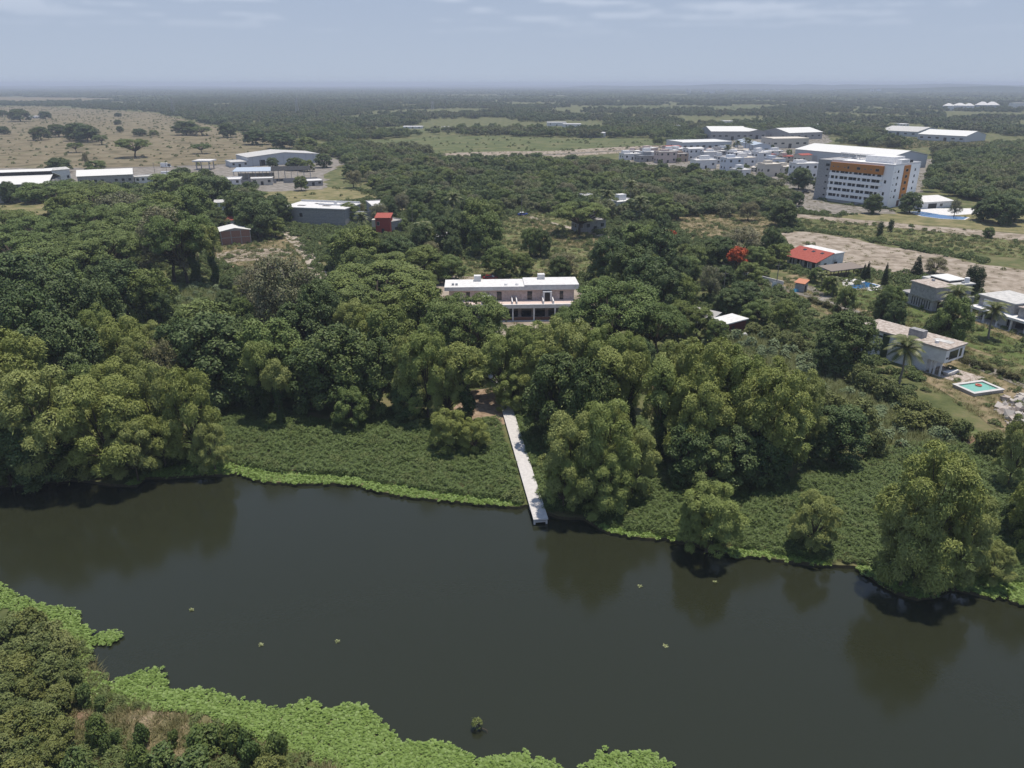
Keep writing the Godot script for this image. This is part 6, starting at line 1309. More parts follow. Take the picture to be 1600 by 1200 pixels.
func plant_trees() -> void:
	for t in TREES:
		var list: Array = protos[t[0]]
		var p: Array = list[rng.randi() % list.size()]
		var kind: Array = KIND[t[0]]
		var o := thing(kind[0], t[5], kind[1], Vector3(t[1], GY, t[2]), rng.randf() * TAU, "hedge bushes along the lane" if t[0] == "H" else "")
		var s: float = t[4] / p[3]
		var sy: float = t[3] / p[2]
		sy = clampf(sy, s * 0.45, s * 2.2)
		part(o, "trunk", p[0], M.bark)
		var tint: String = ["_a", "_b", "_c"][rng.randi() % 3]
		var base: String = "leaf_w" if t[0] in ["W", "V"] else "leaf"
		part(o, "crown", p[1], M[base + tint])
		if p[4].size():
			if t[0] == "V":
				part(o, "climbing_vine", p[4][0], M.leaf_a)
			else:
				part(o, "twigs", p[4][0], M.greybark).set_meta("kind", "stuff")
		o.scale = Vector3(s, sy, s)

func frond_mesh(curl: float) -> ArrayMesh:
	var v := PackedVector3Array()
	var nn := PackedVector3Array()
	var cols := PackedColorArray()
	var idx := PackedInt32Array()
	var prev := Vector3.ZERO
	var segs := 16
	for i in segs:
		var t := (i + 1.0) / segs
		var p := Vector3(0, sin(t * 2.2) * 0.32 * curl - t * t * 0.34, t * (1.0 - 0.18 * t))
		var dir := (p - prev).normalized()
		var l := 0.26 * sin(PI * clampf(t * 0.85 + 0.12, 0.0, 1.0))
		for s in [-1.0, 1.0]:
			var tip := p + Vector3(s * l, -l * 0.45, 0) + dir * l * 0.55
			var q := v.size()
			var w := dir * 0.036
			v.append_array([p - w, p + w, tip])
			var nrm := (p - prev).cross(tip - p).normalized()
			if nrm.y < 0.0:
				nrm = -nrm
			for k in 3:
				nn.append(nrm)
				cols.append(Color(0.06, 0.085, 0.025).lerp(Color(0.15, 0.16, 0.06), rng.randf()))
			idx.append_array([q, q + 2, q + 1])
		var q2 := v.size()
		v.append_array([prev + Vector3(-0.012, 0, 0), prev + Vector3(0.012, 0, 0), p + Vector3(0.008, 0, 0), p + Vector3(-0.008, 0, 0)])
		for k in 4:
			nn.append(Vector3.UP)
			cols.append(Color(0.16, 0.15, 0.07))
		idx.append_array([q2, q2 + 1, q2 + 2, q2, q2 + 2, q2 + 3])
		prev = p
	return mesh_of(v, nn, idx, cols)

func plant_palms() -> void:
	var fr := [frond_mesh(1.0), frond_mesh(0.5), frond_mesh(0.1)]
	for e in PALMS:
		var h: float = e[2]
		var o := thing("palm_tree", e[3], "palm", Vector3(e[0], GY, e[1]), rng.randf() * TAU)
		var th := maxf(h - 1.2, 1.5)
		part(o, "trunk", tubes([[[Vector3(0, -0.3, 0), Vector3(0.25, th * 0.5, 0), Vector3(0.1, th, 0.15)], [0.26, 0.19, 0.15]]], 7), M.greybark)
		var fl := clampf(h * 0.5, 2.2, 4.8)
		for k in 24:
			var f := part(o, "frond", fr[k % 3], M.palm, Vector3(0.1, th, 0.15), Vector3(-0.55 + 0.35 * (k % 3), k * 2.39996, 0))
			f.scale = Vector3.ONE * fl * rng.randf_range(0.85, 1.1)

# many copies of one small plant over polygons: nobody could count them
func scatter(called: String, label: String, category: String, mesh: Mesh, material: Material, polys: Array, density: float, y: float, s0: float, s1: float, avoid: Array = [], patchy := 0.0, grow := 0.0) -> void:
	var n := FastNoiseLite.new()
	n.seed = 7
	n.frequency = 0.05
	var xs: Array[Transform3D] = []
	for pl in polys:
		var poly := PackedVector2Array(pl)
		var lo := poly[0]
		var hi := poly[0]
		for p in poly:
			lo = lo.min(p)
			hi = hi.max(p)
		for i in int((hi.x - lo.x) * (hi.y - lo.y) * density):
			var p := Vector2(rng.randf_range(lo.x, hi.x), rng.randf_range(lo.y, hi.y))
			if not Geometry2D.is_point_in_polygon(p, poly):
				continue
			if patchy > 0.0 and n.get_noise_2d(p.x, p.y) < rng.randf_range(-0.5, 0.5) * (2.0 - patchy) - 0.3 + patchy * 0.3:
				continue
			var bad := false
			for a in avoid:
				if Geometry2D.is_point_in_polygon(p, a):
					bad = true
					break
			if bad:
				continue
			if grow > 0.0:
				p += Vector2(rng.randfn(), rng.randfn()) * grow
			var s := rng.randf_range(s0, s1) * (1.0 + 0.35 * n.get_noise_2d(p.x * 3.0, p.y * 3.0))
			xs.append(Transform3D(Basis(Vector3.UP, rng.randf() * TAU).scaled(Vector3(s, s * rng.randf_range(0.8, 1.25), s)), Vector3(p.x, y, p.y)))
	copies(called, label, category, mesh, material, xs)

func copies(called: String, label: String, category: String, mesh: Mesh, material: Material, xs: Array[Transform3D], cols: Array = []) -> void:
	if xs.is_empty():
		return
	var mm := MultiMesh.new()
	mm.transform_format = MultiMesh.TRANSFORM_3D
	mm.mesh = mesh
	mm.instance_count = xs.size()
	for i in xs.size():
		mm.set_instance_transform(i, xs[i])
	var o := MultiMeshInstance3D.new()
	o.name = numbered(called)
	o.multimesh = mm
	o.material_override = material
	add_child(o)
	tag(o, label, category)
	o.set_meta("kind", "stuff")

# ground plants
func rosette(n: int, r: float, h: float, length: float, width: float, tilt: float, ca: Color, cb: Color) -> ArrayMesh:
	var v := PackedVector3Array()
	var nn := PackedVector3Array()
	var cols := PackedColorArray()
	var idx := PackedInt32Array()
	for i in n:
		var a := i * 2.39996
		var rr := r * sqrt((i + 0.5) / n)
		var d := Vector3(cos(a), 0, sin(a))
		var p := d * rr + Vector3(0, h * rng.randf_range(0.55, 1.0) * (1.15 - 0.6 * rr / maxf(r, 0.01)), 0)
		var ax := (d + Vector3(0, tilt * rng.randf_range(-0.4, 1.0), 0) + Vector3(rng.randfn(), 0, rng.randfn()) * 0.3).normalized() * length * 0.5 * rng.randf_range(0.75, 1.25)
		var bx := Vector3.UP.cross(ax).normalized() * width * 0.5 * rng.randf_range(0.75, 1.25) + Vector3(0, rng.randfn() * width * 0.15, 0)
		var nrm := ax.cross(bx).normalized()
		if nrm.y < 0.0:
			nrm = -nrm
		var q := v.size()
		v.append_array([p - ax, p - ax * 0.2 + bx, p + ax, p - ax * 0.2 - bx])
		var c := ca.lerp(cb, rng.randf())
		for k in 4:
			nn.append(nrm)
			cols.append(c)
		idx.append_array([q, q + 1, q + 2, q, q + 2, q + 3])
	return mesh_of(v, nn, idx, cols)

func tuft(n: int, r: float, h: float, w: float, ca: Color, cb: Color) -> ArrayMesh:
	var v := PackedVector3Array()
	var nn := PackedVector3Array()
	var cols := PackedColorArray()
	var idx := PackedInt32Array()
	for i in n:
		var d := Vector3(rng.randfn(), 0, rng.randfn())
		var p := d * r * 0.5
		var tip := p + d * r * rng.randf_range(0.3, 0.9) + Vector3(0, h * rng.randf_range(0.6, 1.1), 0)
		var s := Vector3(rng.randfn(), 0, rng.randfn()).normalized() * w * 0.5
		var q := v.size()
		v.append_array([p - s, p + s, tip])
		var nrm := (Vector3.UP * 0.8 + s.cross(tip - p).normalized() * 0.6).normalized()
		var c := ca.lerp(cb, rng.randf())
		for k in 3:
			nn.append(nrm)
			cols.append(c)
		idx.append_array([q, q + 1, q + 2])
	return mesh_of(v, nn, idx, cols)

# ---------------------------------------------------------------- materials
func make_materials() -> void:
	grain("groundmat", [[0.06, 0.075, 0.028], [0.1, 0.11, 0.045], [0.15, 0.135, 0.07]], 70.0, 0.012, 1)
	grain("pasture", [[0.095, 0.085, 0.048], [0.15, 0.125, 0.077], [0.19, 0.16, 0.105], [0.12, 0.115, 0.06]], 260.0, 0.008, 2, 0.95, 7, 1024)
	grain("meadow", [[0.07, 0.088, 0.035], [0.1, 0.115, 0.048], [0.135, 0.13, 0.066]], 180.0, 0.01, 3, 0.95, 7)
	grain("drylawn", [[0.11, 0.115, 0.05], [0.17, 0.155, 0.075], [0.22, 0.19, 0.105]], 60.0, 0.012, 4)
	grain("lawn", [[0.06, 0.085, 0.025], [0.085, 0.115, 0.035], [0.115, 0.135, 0.05]], 30.0, 0.015, 5)
	grain("weedy", [[0.075, 0.1, 0.032], [0.12, 0.14, 0.055], [0.19, 0.165, 0.095]], 45.0, 0.015, 6, 0.95, 7)
	grain("dryground", [[0.09, 0.095, 0.04], [0.19, 0.155, 0.09], [0.27, 0.215, 0.145]], 50.0, 0.014, 7, 0.95, 7)
	grain("dirt", [[0.18, 0.15, 0.115], [0.27, 0.23, 0.185], [0.34, 0.295, 0.25]], 45.0, 0.014, 8, 0.95, 7)
	grain("track", [[0.27, 0.235, 0.19], [0.36, 0.315, 0.265], [0.42, 0.375, 0.325]], 30.0, 0.014, 28, 0.95, 7)
	grain("redearth", [[0.1, 0.085, 0.045], [0.2, 0.13, 0.09], [0.26, 0.18, 0.13]], 20.0, 0.02, 9, 0.95, 7)
	grain("sand", [[0.19, 0.135, 0.09], [0.25, 0.185, 0.13], [0.3, 0.23, 0.17]], 16.0, 0.02, 10)
	grain("gravel", [[0.14, 0.128, 0.11], [0.2, 0.185, 0.165], [0.26, 0.24, 0.22]], 40.0, 0.015, 11, 0.95, 7)
	grain("asphalt", [[0.12, 0.11, 0.1], [0.17, 0.155, 0.14]], 30.0, 0.02, 12)
	grain("mud", [[0.03, 0.028, 0.016], [0.06, 0.052, 0.03]], 8.0, 0.03, 13)
	grain("concrete", [[0.44, 0.425, 0.42], [0.49, 0.475, 0.465], [0.53, 0.515, 0.505]], 9.0, 0.02, 14, 0.85, 7)
	grain("whitewall", [[0.54, 0.54, 0.55], [0.64, 0.64, 0.645], [0.7, 0.7, 0.7]], 14.0, 0.02, 15, 0.85)
	grain("greywall", [[0.24, 0.235, 0.235], [0.32, 0.315, 0.315], [0.38, 0.37, 0.37]], 10.0, 0.02, 16)
	grain("blockwall", [[0.2, 0.2, 0.205], [0.27, 0.27, 0.275], [0.33, 0.33, 0.33]], 7.0, 0.02, 17)
	grain("pinkwall", [[0.42, 0.34, 0.31], [0.5, 0.41, 0.375], [0.55, 0.46, 0.43]], 9.0, 0.02, 18)
	grain("pinktile", [[0.52, 0.42, 0.38], [0.6, 0.5, 0.46]], 6.0, 0.03, 19)
	grain("stainroof", [[0.24, 0.2, 0.17], [0.36, 0.31, 0.275], [0.46, 0.42, 0.385]], 12.0, 0.022, 20, 0.9, 7)
	grain("brick", [[0.2, 0.1, 0.075], [0.28, 0.15, 0.115], [0.3, 0.2, 0.165]], 5.0, 0.035, 21)
	grain("redroof", [[0.24, 0.058, 0.045], [0.32, 0.085, 0.066], [0.36, 0.115, 0.09]], 8.0, 0.02, 22, 0.8)
	grain("whiteroof", [[0.52, 0.515, 0.51], [0.58, 0.575, 0.57], [0.63, 0.625, 0.62]], 16.0, 0.02, 23, 0.8)
	grain("sheet", [[0.36, 0.36, 0.35], [0.46, 0.455, 0.44], [0.54, 0.53, 0.51]], 18.0, 0.02, 24, 0.6)
	grain("bark", [[0.05, 0.04, 0.03], [0.1, 0.085, 0.065]], 2.0, 0.04, 25)
	grain("stone", [[0.3, 0.27, 0.24], [0.42, 0.39, 0.36], [0.5, 0.47, 0.44]], 3.0, 0.03, 26)
	mat("whitesheet", lin(0.62, 0.62, 0.6), 0.55)
	mat("hotelwhite", lin(0.8, 0.8, 0.8), 0.7)
	mat("silverwall", lin(0.42, 0.45, 0.48), 0.6)
	mat("bluewall", lin(0.5, 0.54, 0.6), 0.8)
	mat("creamwall", lin(0.52, 0.48, 0.42), 0.85)
	mat("tanwall", lin(0.36, 0.27, 0.21), 0.85)
	mat("creamroof", lin(0.58, 0.54, 0.48), 0.85)
	mat("greyroof", lin(0.33, 0.32, 0.31), 0.9)
	mat("darkroof", lin(0.14, 0.15, 0.17), 0.8)
	mat("bluesheet", lin(0.36, 0.42, 0.5), 0.6)
	mat("orange", lin(0.42, 0.17, 0.035), 0.8)
	mat("glass", lin(0.02, 0.023, 0.028), 0.12, 0.5)
	mat("dark", lin(0.03, 0.028, 0.027), 0.8)
	mat("wood", lin(0.13, 0.065, 0.045), 0.7)
	mat("maroon", lin(0.11, 0.025, 0.025), 0.8)
	mat("redwall", lin(0.28, 0.045, 0.035), 0.85)
	mat("net", lin(0.02, 0.021, 0.023), 0.9)
	mat("thatch", lin(0.2, 0.17, 0.15), 0.95)
	mat("tile_orange", lin(0.45, 0.2, 0.12), 0.85)
	mat("pool_blue", lin(0.02, 0.12, 0.3), 0.08, 0.5)
	mat("pool_green", lin(0.17, 0.4, 0.33), 0.08, 0.5)
	mat("pool_light", lin(0.06, 0.26, 0.42), 0.08, 0.5)
	mat("tarp", lin(0.1, 0.33, 0.5), 0.5)
	mat("metal", lin(0.35, 0.36, 0.38), 0.5)
	mat("tyre", lin(0.015, 0.015, 0.016), 0.9)
	mat("car_red", lin(0.16, 0.012, 0.02), 0.25, 0.5)
	mat("car_blue", lin(0.03, 0.08, 0.35), 0.25, 0.5)
	mat("car_white", lin(0.75, 0.75, 0.75), 0.3, 0.5)
	mat("car_black", lin(0.02, 0.02, 0.022), 0.25, 0.5)
	mat("court", lin(0.04, 0.13, 0.08), 0.9)
	mat("coral", lin(0.5, 0.12, 0.09), 0.6)
	mat("greybark", lin(0.2, 0.18, 0.155), 0.9)
	mat("white", lin(0.64, 0.64, 0.64), 0.7)
	mat("far_blue_wood", lin(0.03, 0.045, 0.02), 1.0, 0.1)
	leaf_mat("leaf_a", Color(1.0, 1.0, 1.0))
	leaf_mat("leaf_b", Color(0.84, 0.9, 0.85))
	leaf_mat("leaf_c", Color(0.96, 0.94, 0.8))
	leaf_mat("leaf_w_a", Color(1.0, 1.0, 1.0), 0.5)
	leaf_mat("leaf_w_b", Color(0.88, 0.95, 0.85), 0.5)
	leaf_mat("leaf_w_c", Color(0.95, 0.96, 0.82), 0.5)
	leaf_mat("palm", Color(1, 1, 1), 0.4, 0.45)
	leaf_mat("marsh_leaf", Color(1, 1, 1), 0.4)
	leaf_mat("float_leaf", Color(1, 1, 1), 0.4, 0.5)
	var w := mat("water", lin(0.0185, 0.021, 0.0115), 0.12, 0.42)
	var n := FastNoiseLite.new()
	n.seed = 40
	n.frequency = 0.03
	n.fractal_octaves = 4
	var t := NoiseTexture2D.new()
	t.width = 512
	t.height = 512
	t.seamless = true
	t.as_normal_map = true
	t.bump_strength = 3.0
	t.noise = n
	w.normal_enabled = true
	w.normal_texture = t
	w.normal_scale = 0.1
	w.uv1_triplanar = true
	w.uv1_world_triplanar = true
	w.uv1_scale = Vector3(0.11, 0.11, 0.16)

# ---------------------------------------------------------------- buildings
func frame_of(key: String) -> Array:
	return FRAME[key]

func window(parent: Node3D, x: float, y: float, w: float, h: float, m := "glass", face := 0, at := 0.0, name_ := "window") -> void:
	# face 0: front (+z side, at z = at); 1: left side (x = at); 2: right side (x = at); x is then the distance back
	var o: MeshInstance3D
	var f := Vector3(0.16, 0.16, 0.1)
	if face == 0:
		o = box(parent, name_, m, Vector3(x, y, at - 0.1), Vector3(x + w, y + h, at + 0.05))
		f += Vector3(w, h, 0)
	elif face == 1:
		o = box(parent, name_, m, Vector3(at - 0.05, y, -x - w), Vector3(at + 0.1, y + h, -x))
		f = Vector3(0.1, h + 0.16, w + 0.16)
	else:
		o = box(parent, name_, m, Vector3(at - 0.1, y, -x - w), Vector3(at + 0.05, y + h, -x))
		f = Vector3(0.1, h + 0.16, w + 0.16)
	if name_ == "window":
		box(o, "frame", "metal", -f / 2.0, f / 2.0)

func simple_house(e: Array) -> void:
	var w: float = e[6]
	var d: float = e[7]
	var h: float = e[8]
	var o := thing(e[0], e[1], e[2], Vector3(e[3], GY, e[4]), e[5])
	var style: String = e[11]
	box(o, "wall", e[9], Vector3(0, -0.2, -d), Vector3(w, h, 0))
	if style == "flat":
		box(o, "roof", e[10], Vector3(-0.25, h, -d - 0.25), Vector3(w + 0.25, h + 0.22, 0.25))
		for s in [[Vector3(-0.25, h + 0.22, -d - 0.25), Vector3(w + 0.25, h + 0.55, -d)], [Vector3(-0.25, h + 0.22, -d), Vector3(0, h + 0.55, 0)], [Vector3(w, h + 0.22, -d), Vector3(w + 0.25, h + 0.55, 0)]]:
			box(o, "parapet", e[9], s[0], s[1])
		if rows_of(e) > 1 or (e[2] == "house" and w > 6.0):
			var x0 := w * rng.randf_range(0.05, 0.5)
			box(o, "roof_room", e[9], Vector3(x0, h + 0.22, -d * 0.9), Vector3(x0 + w * 0.4, h + rng.randf_range(1.6, 2.9), -d * 0.45))
		if w > 5.0 and e[2] == "house":
			cyl(o, "water_tank", "dark" if rng.randf() < 0.5 else "white", Vector3(w * rng.randf_range(0.25, 0.75), h + 0.22, -d * 0.6), 0.55, 0.5, 1.1)
	else:
		var rise := clampf((d if style == "gable" else w) * (0.2 if e[0] == "long_shed" else 0.11), 0.7, 4.0)
		if style == "gable":
			var r0 := Vector3(-0.4, h + rise, -d / 2)
			var r1 := Vector3(w + 0.4, h + rise, -d / 2)
			part(o, "roof_slope", slab(Vector3(-0.4, h, 0.4), r0, r1, Vector3(w + 0.4, h, 0.4), -0.12), M[e[10]])
			part(o, "roof_slope", slab(r0, Vector3(-0.4, h, -d - 0.4), Vector3(w + 0.4, h, -d - 0.4), r1, -0.12), M["sheet" if e[10] == "whitesheet" and e[0] == "long_shed" else e[10]])
			for x in [0.0, w - 0.2]:
				part(o, "gable", hexa([Vector3(x, h, 0), Vector3(x, h, -d), Vector3(x + 0.2, h, -d), Vector3(x + 0.2, h, 0)], [Vector3(x, h + 0.02, -0.1), Vector3(x, h + rise - 0.02, -d / 2), Vector3(x + 0.2, h + rise - 0.02, -d / 2), Vector3(x + 0.2, h + 0.02, -0.1)]), M[e[9]])
		else:
			var r0 := Vector3(w / 2, h + rise, 0.4)
			var r1 := Vector3(w / 2, h + rise, -d - 0.4)
			part(o, "roof_slope", slab(Vector3(-0.4, h, 0.4), Vector3(-0.4, h, -d - 0.4), r1, r0, -0.12), M[e[10]])
			part(o, "roof_slope", slab(r0, r1, Vector3(w + 0.4, h, -d - 0.4), Vector3(w + 0.4, h, 0.4), -0.12), M[e[10]])
			part(o, "gable", hexa([Vector3(0, h, 0), Vector3(0, h, -0.2), Vector3(w, h, -0.2), Vector3(w, h, 0)], [Vector3(w / 2 - 0.1, h + rise - 0.02, 0), Vector3(w / 2 - 0.1, h + rise - 0.02, -0.2), Vector3(w / 2 + 0.1, h + rise - 0.02, -0.2), Vector3(w / 2 + 0.1, h + rise - 0.02, 0)]), M[e[9]])
	var rows: int = e[12]
	var cols: int = e[13]
	var fh := h / rows
	var big: bool = e[2] == "warehouse"
	for r in rows:
		for c in cols:
			var cw := w / cols
			var ww := minf(cw * 0.45, 3.0 if big else 1.5)
			var wh := minf(fh * 0.42, 1.4)
			var isdoor: bool = r == 0 and c == cols / 2
			if isdoor:
				window(o, cw * c + cw / 2 - ww / 2, 0.0, ww, minf(fh * 0.75, 4.0 if big else 2.2), "dark", 0, 0.0, "door")
			else:
				window(o, cw * c + cw / 2 - ww / 2, fh * r + fh * 0.42, ww, wh)
		for k in 2:
			var face := 1 if e[3] > 0.0 else 2
			window(o, d * (0.2 + 0.45 * k), fh * r + fh * 0.42, minf(1.3, d * 0.2), minf(fh * 0.42, 1.3), "glass", face, 0.0 if face == 1 else w)

func main_house() -> void:
	var f := frame_of("main_house")
	var o := thing("terraced_house", "long white two-storey house with pink terraces behind the riverside trees", "house", Vector3(f[0], GY, f[1]), f[2])
	var w: float = f[3]
	box(o, "floor_slab", "concrete", Vector3(-0.4, -0.3, -12.2), Vector3(w + 0.4, 0.25, 0.6))
	box(o, "ground_floor_wall", "pinkwall", Vector3(0.2, 0.25, -11.8), Vector3(w - 0.2, 3.6, -3.2))
	for i in 9:
		box(o, "glass_door", "glass", Vector3(1.4 + i * 3.4, 0.3, -3.3), Vector3(3.9 + i * 3.4, 3.0, -3.12))
	for i in 7:
		var x := 0.2 + i * (w - 0.75) / 6.0
		box(o, "column", "whitewall", Vector3(x, 0.25, -0.35), Vector3(x + 0.35, 3.4, 0.0))
	box(o, "low_wall", "wood", Vector3(0.6, 0.25, -0.28), Vector3(w - 0.6, 1.05, -0.1))
	box(o, "terrace_floor", "pinktile", Vector3(0, 3.6, -5.4), Vector3(w, 4.0, -0.42))
	box(o, "front_beam", "whiteroof", Vector3(-0.2, 3.4, -0.4), Vector3(w + 0.2, 4.35, 0.12))
	box(o, "upper_wall", "pinkwall", Vector3(0.3, 4.0, -11.6), Vector3(w - 0.3, 6.75, -5.4))
	# roof slabs, the right half a step higher
	box(o, "roof", "whiteroof", Vector3(-0.8, 6.75, -12.4), Vector3(19.2, 7.7, -4.6))
	box(o, "roof", "whiteroof", Vector3(19.2, 6.75, -12.4), Vector3(w + 0.8, 8.05, -4.6))
	box(o, "roof_box", "whiteroof", Vector3(6.6, 7.7, -11.8), Vector3(8.4, 9.1, -10.2))
	box(o, "roof_box", "whiteroof", Vector3(23.0, 8.05, -11.8), Vector3(24.8, 9.3, -10.2))
	for x in [14.6, 17.4]:
		cyl(o, "skylight", "whitewall", Vector3(x, 7.7, -6.2), 0.55, 0.3, 0.45)
	for x in [1.0, 1.9]:
		box(o, "air_unit", "metal", Vector3(x, 7.7, -7.0), Vector3(x + 0.6, 8.2, -6.4))
	# terrace partitions and stair cabins
	for x in [8.4, 10.8, 15.9, 17.0, 23.6, 26.1]:
		box(o, "partition_wall", "whitewall", Vector3(x, 4.0, -5.4), Vector3(x + 0.22, 5.0, -0.4))
	box(o, "stair_cabin", "whitewall", Vector3(8.62, 4.0, -5.4), Vector3(10.8, 5.6, -2.2))
	box(o, "stair_cabin", "whitewall", Vector3(23.82, 4.0, -5.4), Vector3(26.1, 6.4, -4.0))
	box(o, "door", "dark", Vector3(9.0, 4.05, -2.3), Vector3(10.4, 5.3, -2.14))
	box(o, "door", "dark", Vector3(24.3, 4.05, -4.1), Vector3(25.6, 6.2, -3.94))
	for x in [[4.6, 0.9], [12.3, 1.2], [20.0, 1.2], [28.2, 0.9]]:
		box(o, "door", "glass", Vector3(x[0], 4.05, -5.5), Vector3(x[0] + x[1], 6.2, -5.34))

func hotel() -> void:
	var f := frame_of("hotel")
	var w: float = f[3]
	var d := 24.5
	var h := 19.2
	var o := thing("hotel", "six-storey white hotel with orange top band and grey stair block", "hotel", Vector3(f[0], GY, f[1]), f[2])
	box(o, "wall", "hotelwhite", Vector3(0, -0.3, -d), Vector3(w, h, 0))
	box(o, "stair_block", "greywall", Vector3(-7.5, -0.3, -d + 2.0), Vector3(0, h + 0.4, -0.6))
	for i in 5:
		window(o, -2.6, 2.2 + i * 3.1, 1.1, 0.8, "glass", 0, -0.6)
	window(o, -3.2, 16.6, 2.0, 1.2, "glass", 0, -0.6)
	# balcony floors
	var fx := w * 0.86
	for i in 5:
		var y := 1.2 + i * 2.85
		box(o, "balcony_parapet", "hotelwhite", Vector3(0.3, y, 0), Vector3(fx, y + 1.35, 1.1))
		for c in 11:
			var x := 0.9 + c * (fx - 1.4) / 11.0
			var ww: float = [2.1, 1.5, 1.1, 1.9, 1.4][(c + i * 2) % 5]
			window(o, x, y + 1.4, ww, 1.35, "glass", 0, 0.0)
	# orange storey
	box(o, "orange_band", "orange", Vector3(0.3, 15.0, -0.1), Vector3(fx, h - 0.3, 1.1))
	for e in [[1.6, 0.6, 0.4], [4.0, 0.7, 0.25], [7.2, 0.9, 0.25], [9.0, 0.9, 1.1], [13.6, 1.7, 1.1], [17.0, 1.2, 0.25], [20.0, 1.0, 0.25], [22.6, 1.7, 1.1]]:
		window(o, e[0] * fx / 26.0, 16.9 - e[2] / 2.0, e[1], e[2], "glass", 0, 1.1)
	# right end: orange stripe with windows
	box(o, "orange_stripe", "orange", Vector3(w - 0.1, 3.6, -d * 0.62), Vector3(w + 0.25, h - 0.2, -d * 0.38))
	for i in 5:
		window(o, d * 0.45, 4.6 + i * 2.9, 2.0, 1.2, "glass", 2, w + 0.25)
		window(o, d * 0.17, 4.4 + i * 2.9, 1.1, 1.1, "glass", 2, w)
		window(o, d * 0.8, 4.4 + i * 2.9, 1.0, 1.1, "glass", 2, w)
		window(o, d * 0.06, 4.6 + i * 2.9, 0.4, 0.4, "glass", 2, w)
	window(o, d * 0.33, 0.2, 2.2, 2.8, "wood", 2, w, "door")
	window(o, d * 0.65, 1.0, 2.4, 1.4, "glass", 2, w)
	for i in 3:
		window(o, w * 0.89, 0.2 + i * 5.5, 0.9, 1.4, "glass", 0, 0.0)
	box(o, "plinth", "greywall", Vector3(0.3, -0.3, 0), Vector3(fx, 1.2, 0.9))
	# roof works
	for s in [[Vector3(0, h, -0.25), Vector3(w, h + 0.8, 0)], [Vector3(0, h, -d), Vector3(w, h + 0.8, -d + 0.25)], [Vector3(0, h, -d), Vector3(0.25, h + 0.8, -0.25)], [Vector3(w - 0.25, h, -d), Vector3(w, h + 0.8, -0.25)]]:
		box(o, "parapet", "whitewall", s[0], s[1])
	box(o, "roof_cabin", "whitewall", Vector3(w * 0.35, h, -d * 0.85), Vector3(w * 0.8, h + 3.0, -d * 0.45))
	box(o, "roof_cabin", "whitewall", Vector3(w * 0.9, h, -d * 0.6), Vector3(w * 0.98, h + 2.4, -d * 0.3))
	cyl(o, "water_tank", "car_black", Vector3(w * 0.94, h, -d * 0.75), 1.0, 0.9, 1.9)
	box(o, "pergola_roof", "whiteroof", Vector3(-6.5, h + 2.6, -d + 2.5), Vector3(w * 0.3, h + 2.9, -d + 7.0))
	for x in [-6.0, -2.0, 2.0, w * 0.27]:
		box(o, "pergola_post", "whitewall", Vector3(x, h, -d + 6.4), Vector3(x + 0.3, h + 2.6, -d + 6.7))
		box(o, "pergola_post", "whitewall", Vector3(x, h, -d + 2.8), Vector3(x + 0.3, h + 2.6, -d + 3.1))

func big_warehouse() -> void:
	var f := frame_of("bigwh")
	var w: float = f[3]
	var d := 42.0
	var o := thing("warehouse", "huge warehouse with a white roof behind the hotel", "warehouse", Vector3(f[0], GY, f[1]), f[2])
	box(o, "wall", "silverwall", Vector3(0, -0.3, -d), Vector3(w, 8.5, 0))
	var r0 := Vector3(-0.5, 12.0, -d / 2)
	var r1 := Vector3(w + 0.5, 12.0, -d / 2)
	part(o, "roof_slope", slab(Vector3(-0.5, 8.5, 0.5), r0, r1, Vector3(w + 0.5, 8.5, 0.5), -0.2), M.whitesheet)
	part(o, "roof_slope", slab(r0, Vector3(-0.5, 8.5, -d - 0.5), Vector3(w + 0.5, 8.5, -d - 0.5), r1, -0.2), M.whitesheet)
	part(o, "gable", hexa([Vector3(w - 0.3, 8.5, 0), Vector3(w - 0.3, 8.5, -d), Vector3(w, 8.5, -d), Vector3(w, 8.5, 0)], [Vector3(w - 0.3, 8.55, -0.4), Vector3(w - 0.3, 11.95, -d / 2), Vector3(w, 11.95, -d / 2), Vector3(w, 8.55, -0.4)]), M.silverwall)
	for i in 6:
		window(o, 5.0 + i * 12.0, 1.0, 4.0, 4.2, "metal", 0, 0.0, "roller_door")

func left_warehouse() -> void:
	var f := frame_of("left_wh")
	var o := thing("warehouse", "white warehouse with a dark ridge vent at the left edge", "warehouse", Vector3(f[0], GY, f[1]), f[2])
	var w: float = f[3]
	var d := 34.0
	box(o, "wall", "greywall", Vector3(-30, -0.3, -d), Vector3(w, 8.6, 0))
	part(o, "roof_slope", slab(Vector3(-30.4, 8.6, 0.5), Vector3(-30.4, 11.4, -14), Vector3(w + 0.4, 11.4, -14), Vector3(w + 0.4, 8.6, 0.5), -0.15), M.whitesheet)
	box(o, "ridge_vent", "dark", Vector3(-29, 11.0, -18.5), Vector3(w - 0.6, 13.2, -14.2))
	part(o, "vent_roof", slab(Vector3(-30, 13.2, -13.6), Vector3(-30, 13.9, -19), Vector3(w + 0.2, 13.9, -19), Vector3(w + 0.2, 13.2, -13.6), -0.15), M.whitesheet)
	part(o, "roof_slope", slab(Vector3(-30.4, 11.6, -18.6), Vector3(-30.4, 8.6, -d - 0.4), Vector3(w + 0.4, 8.6, -d - 0.4), Vector3(w + 0.4, 11.6, -18.6), -0.15), M.whitesheet)
	for i in 5:
		window(o, -26 + i * 10.0, 0.0, 4.0, 4.5, "dark", 0, 0.0, "door")

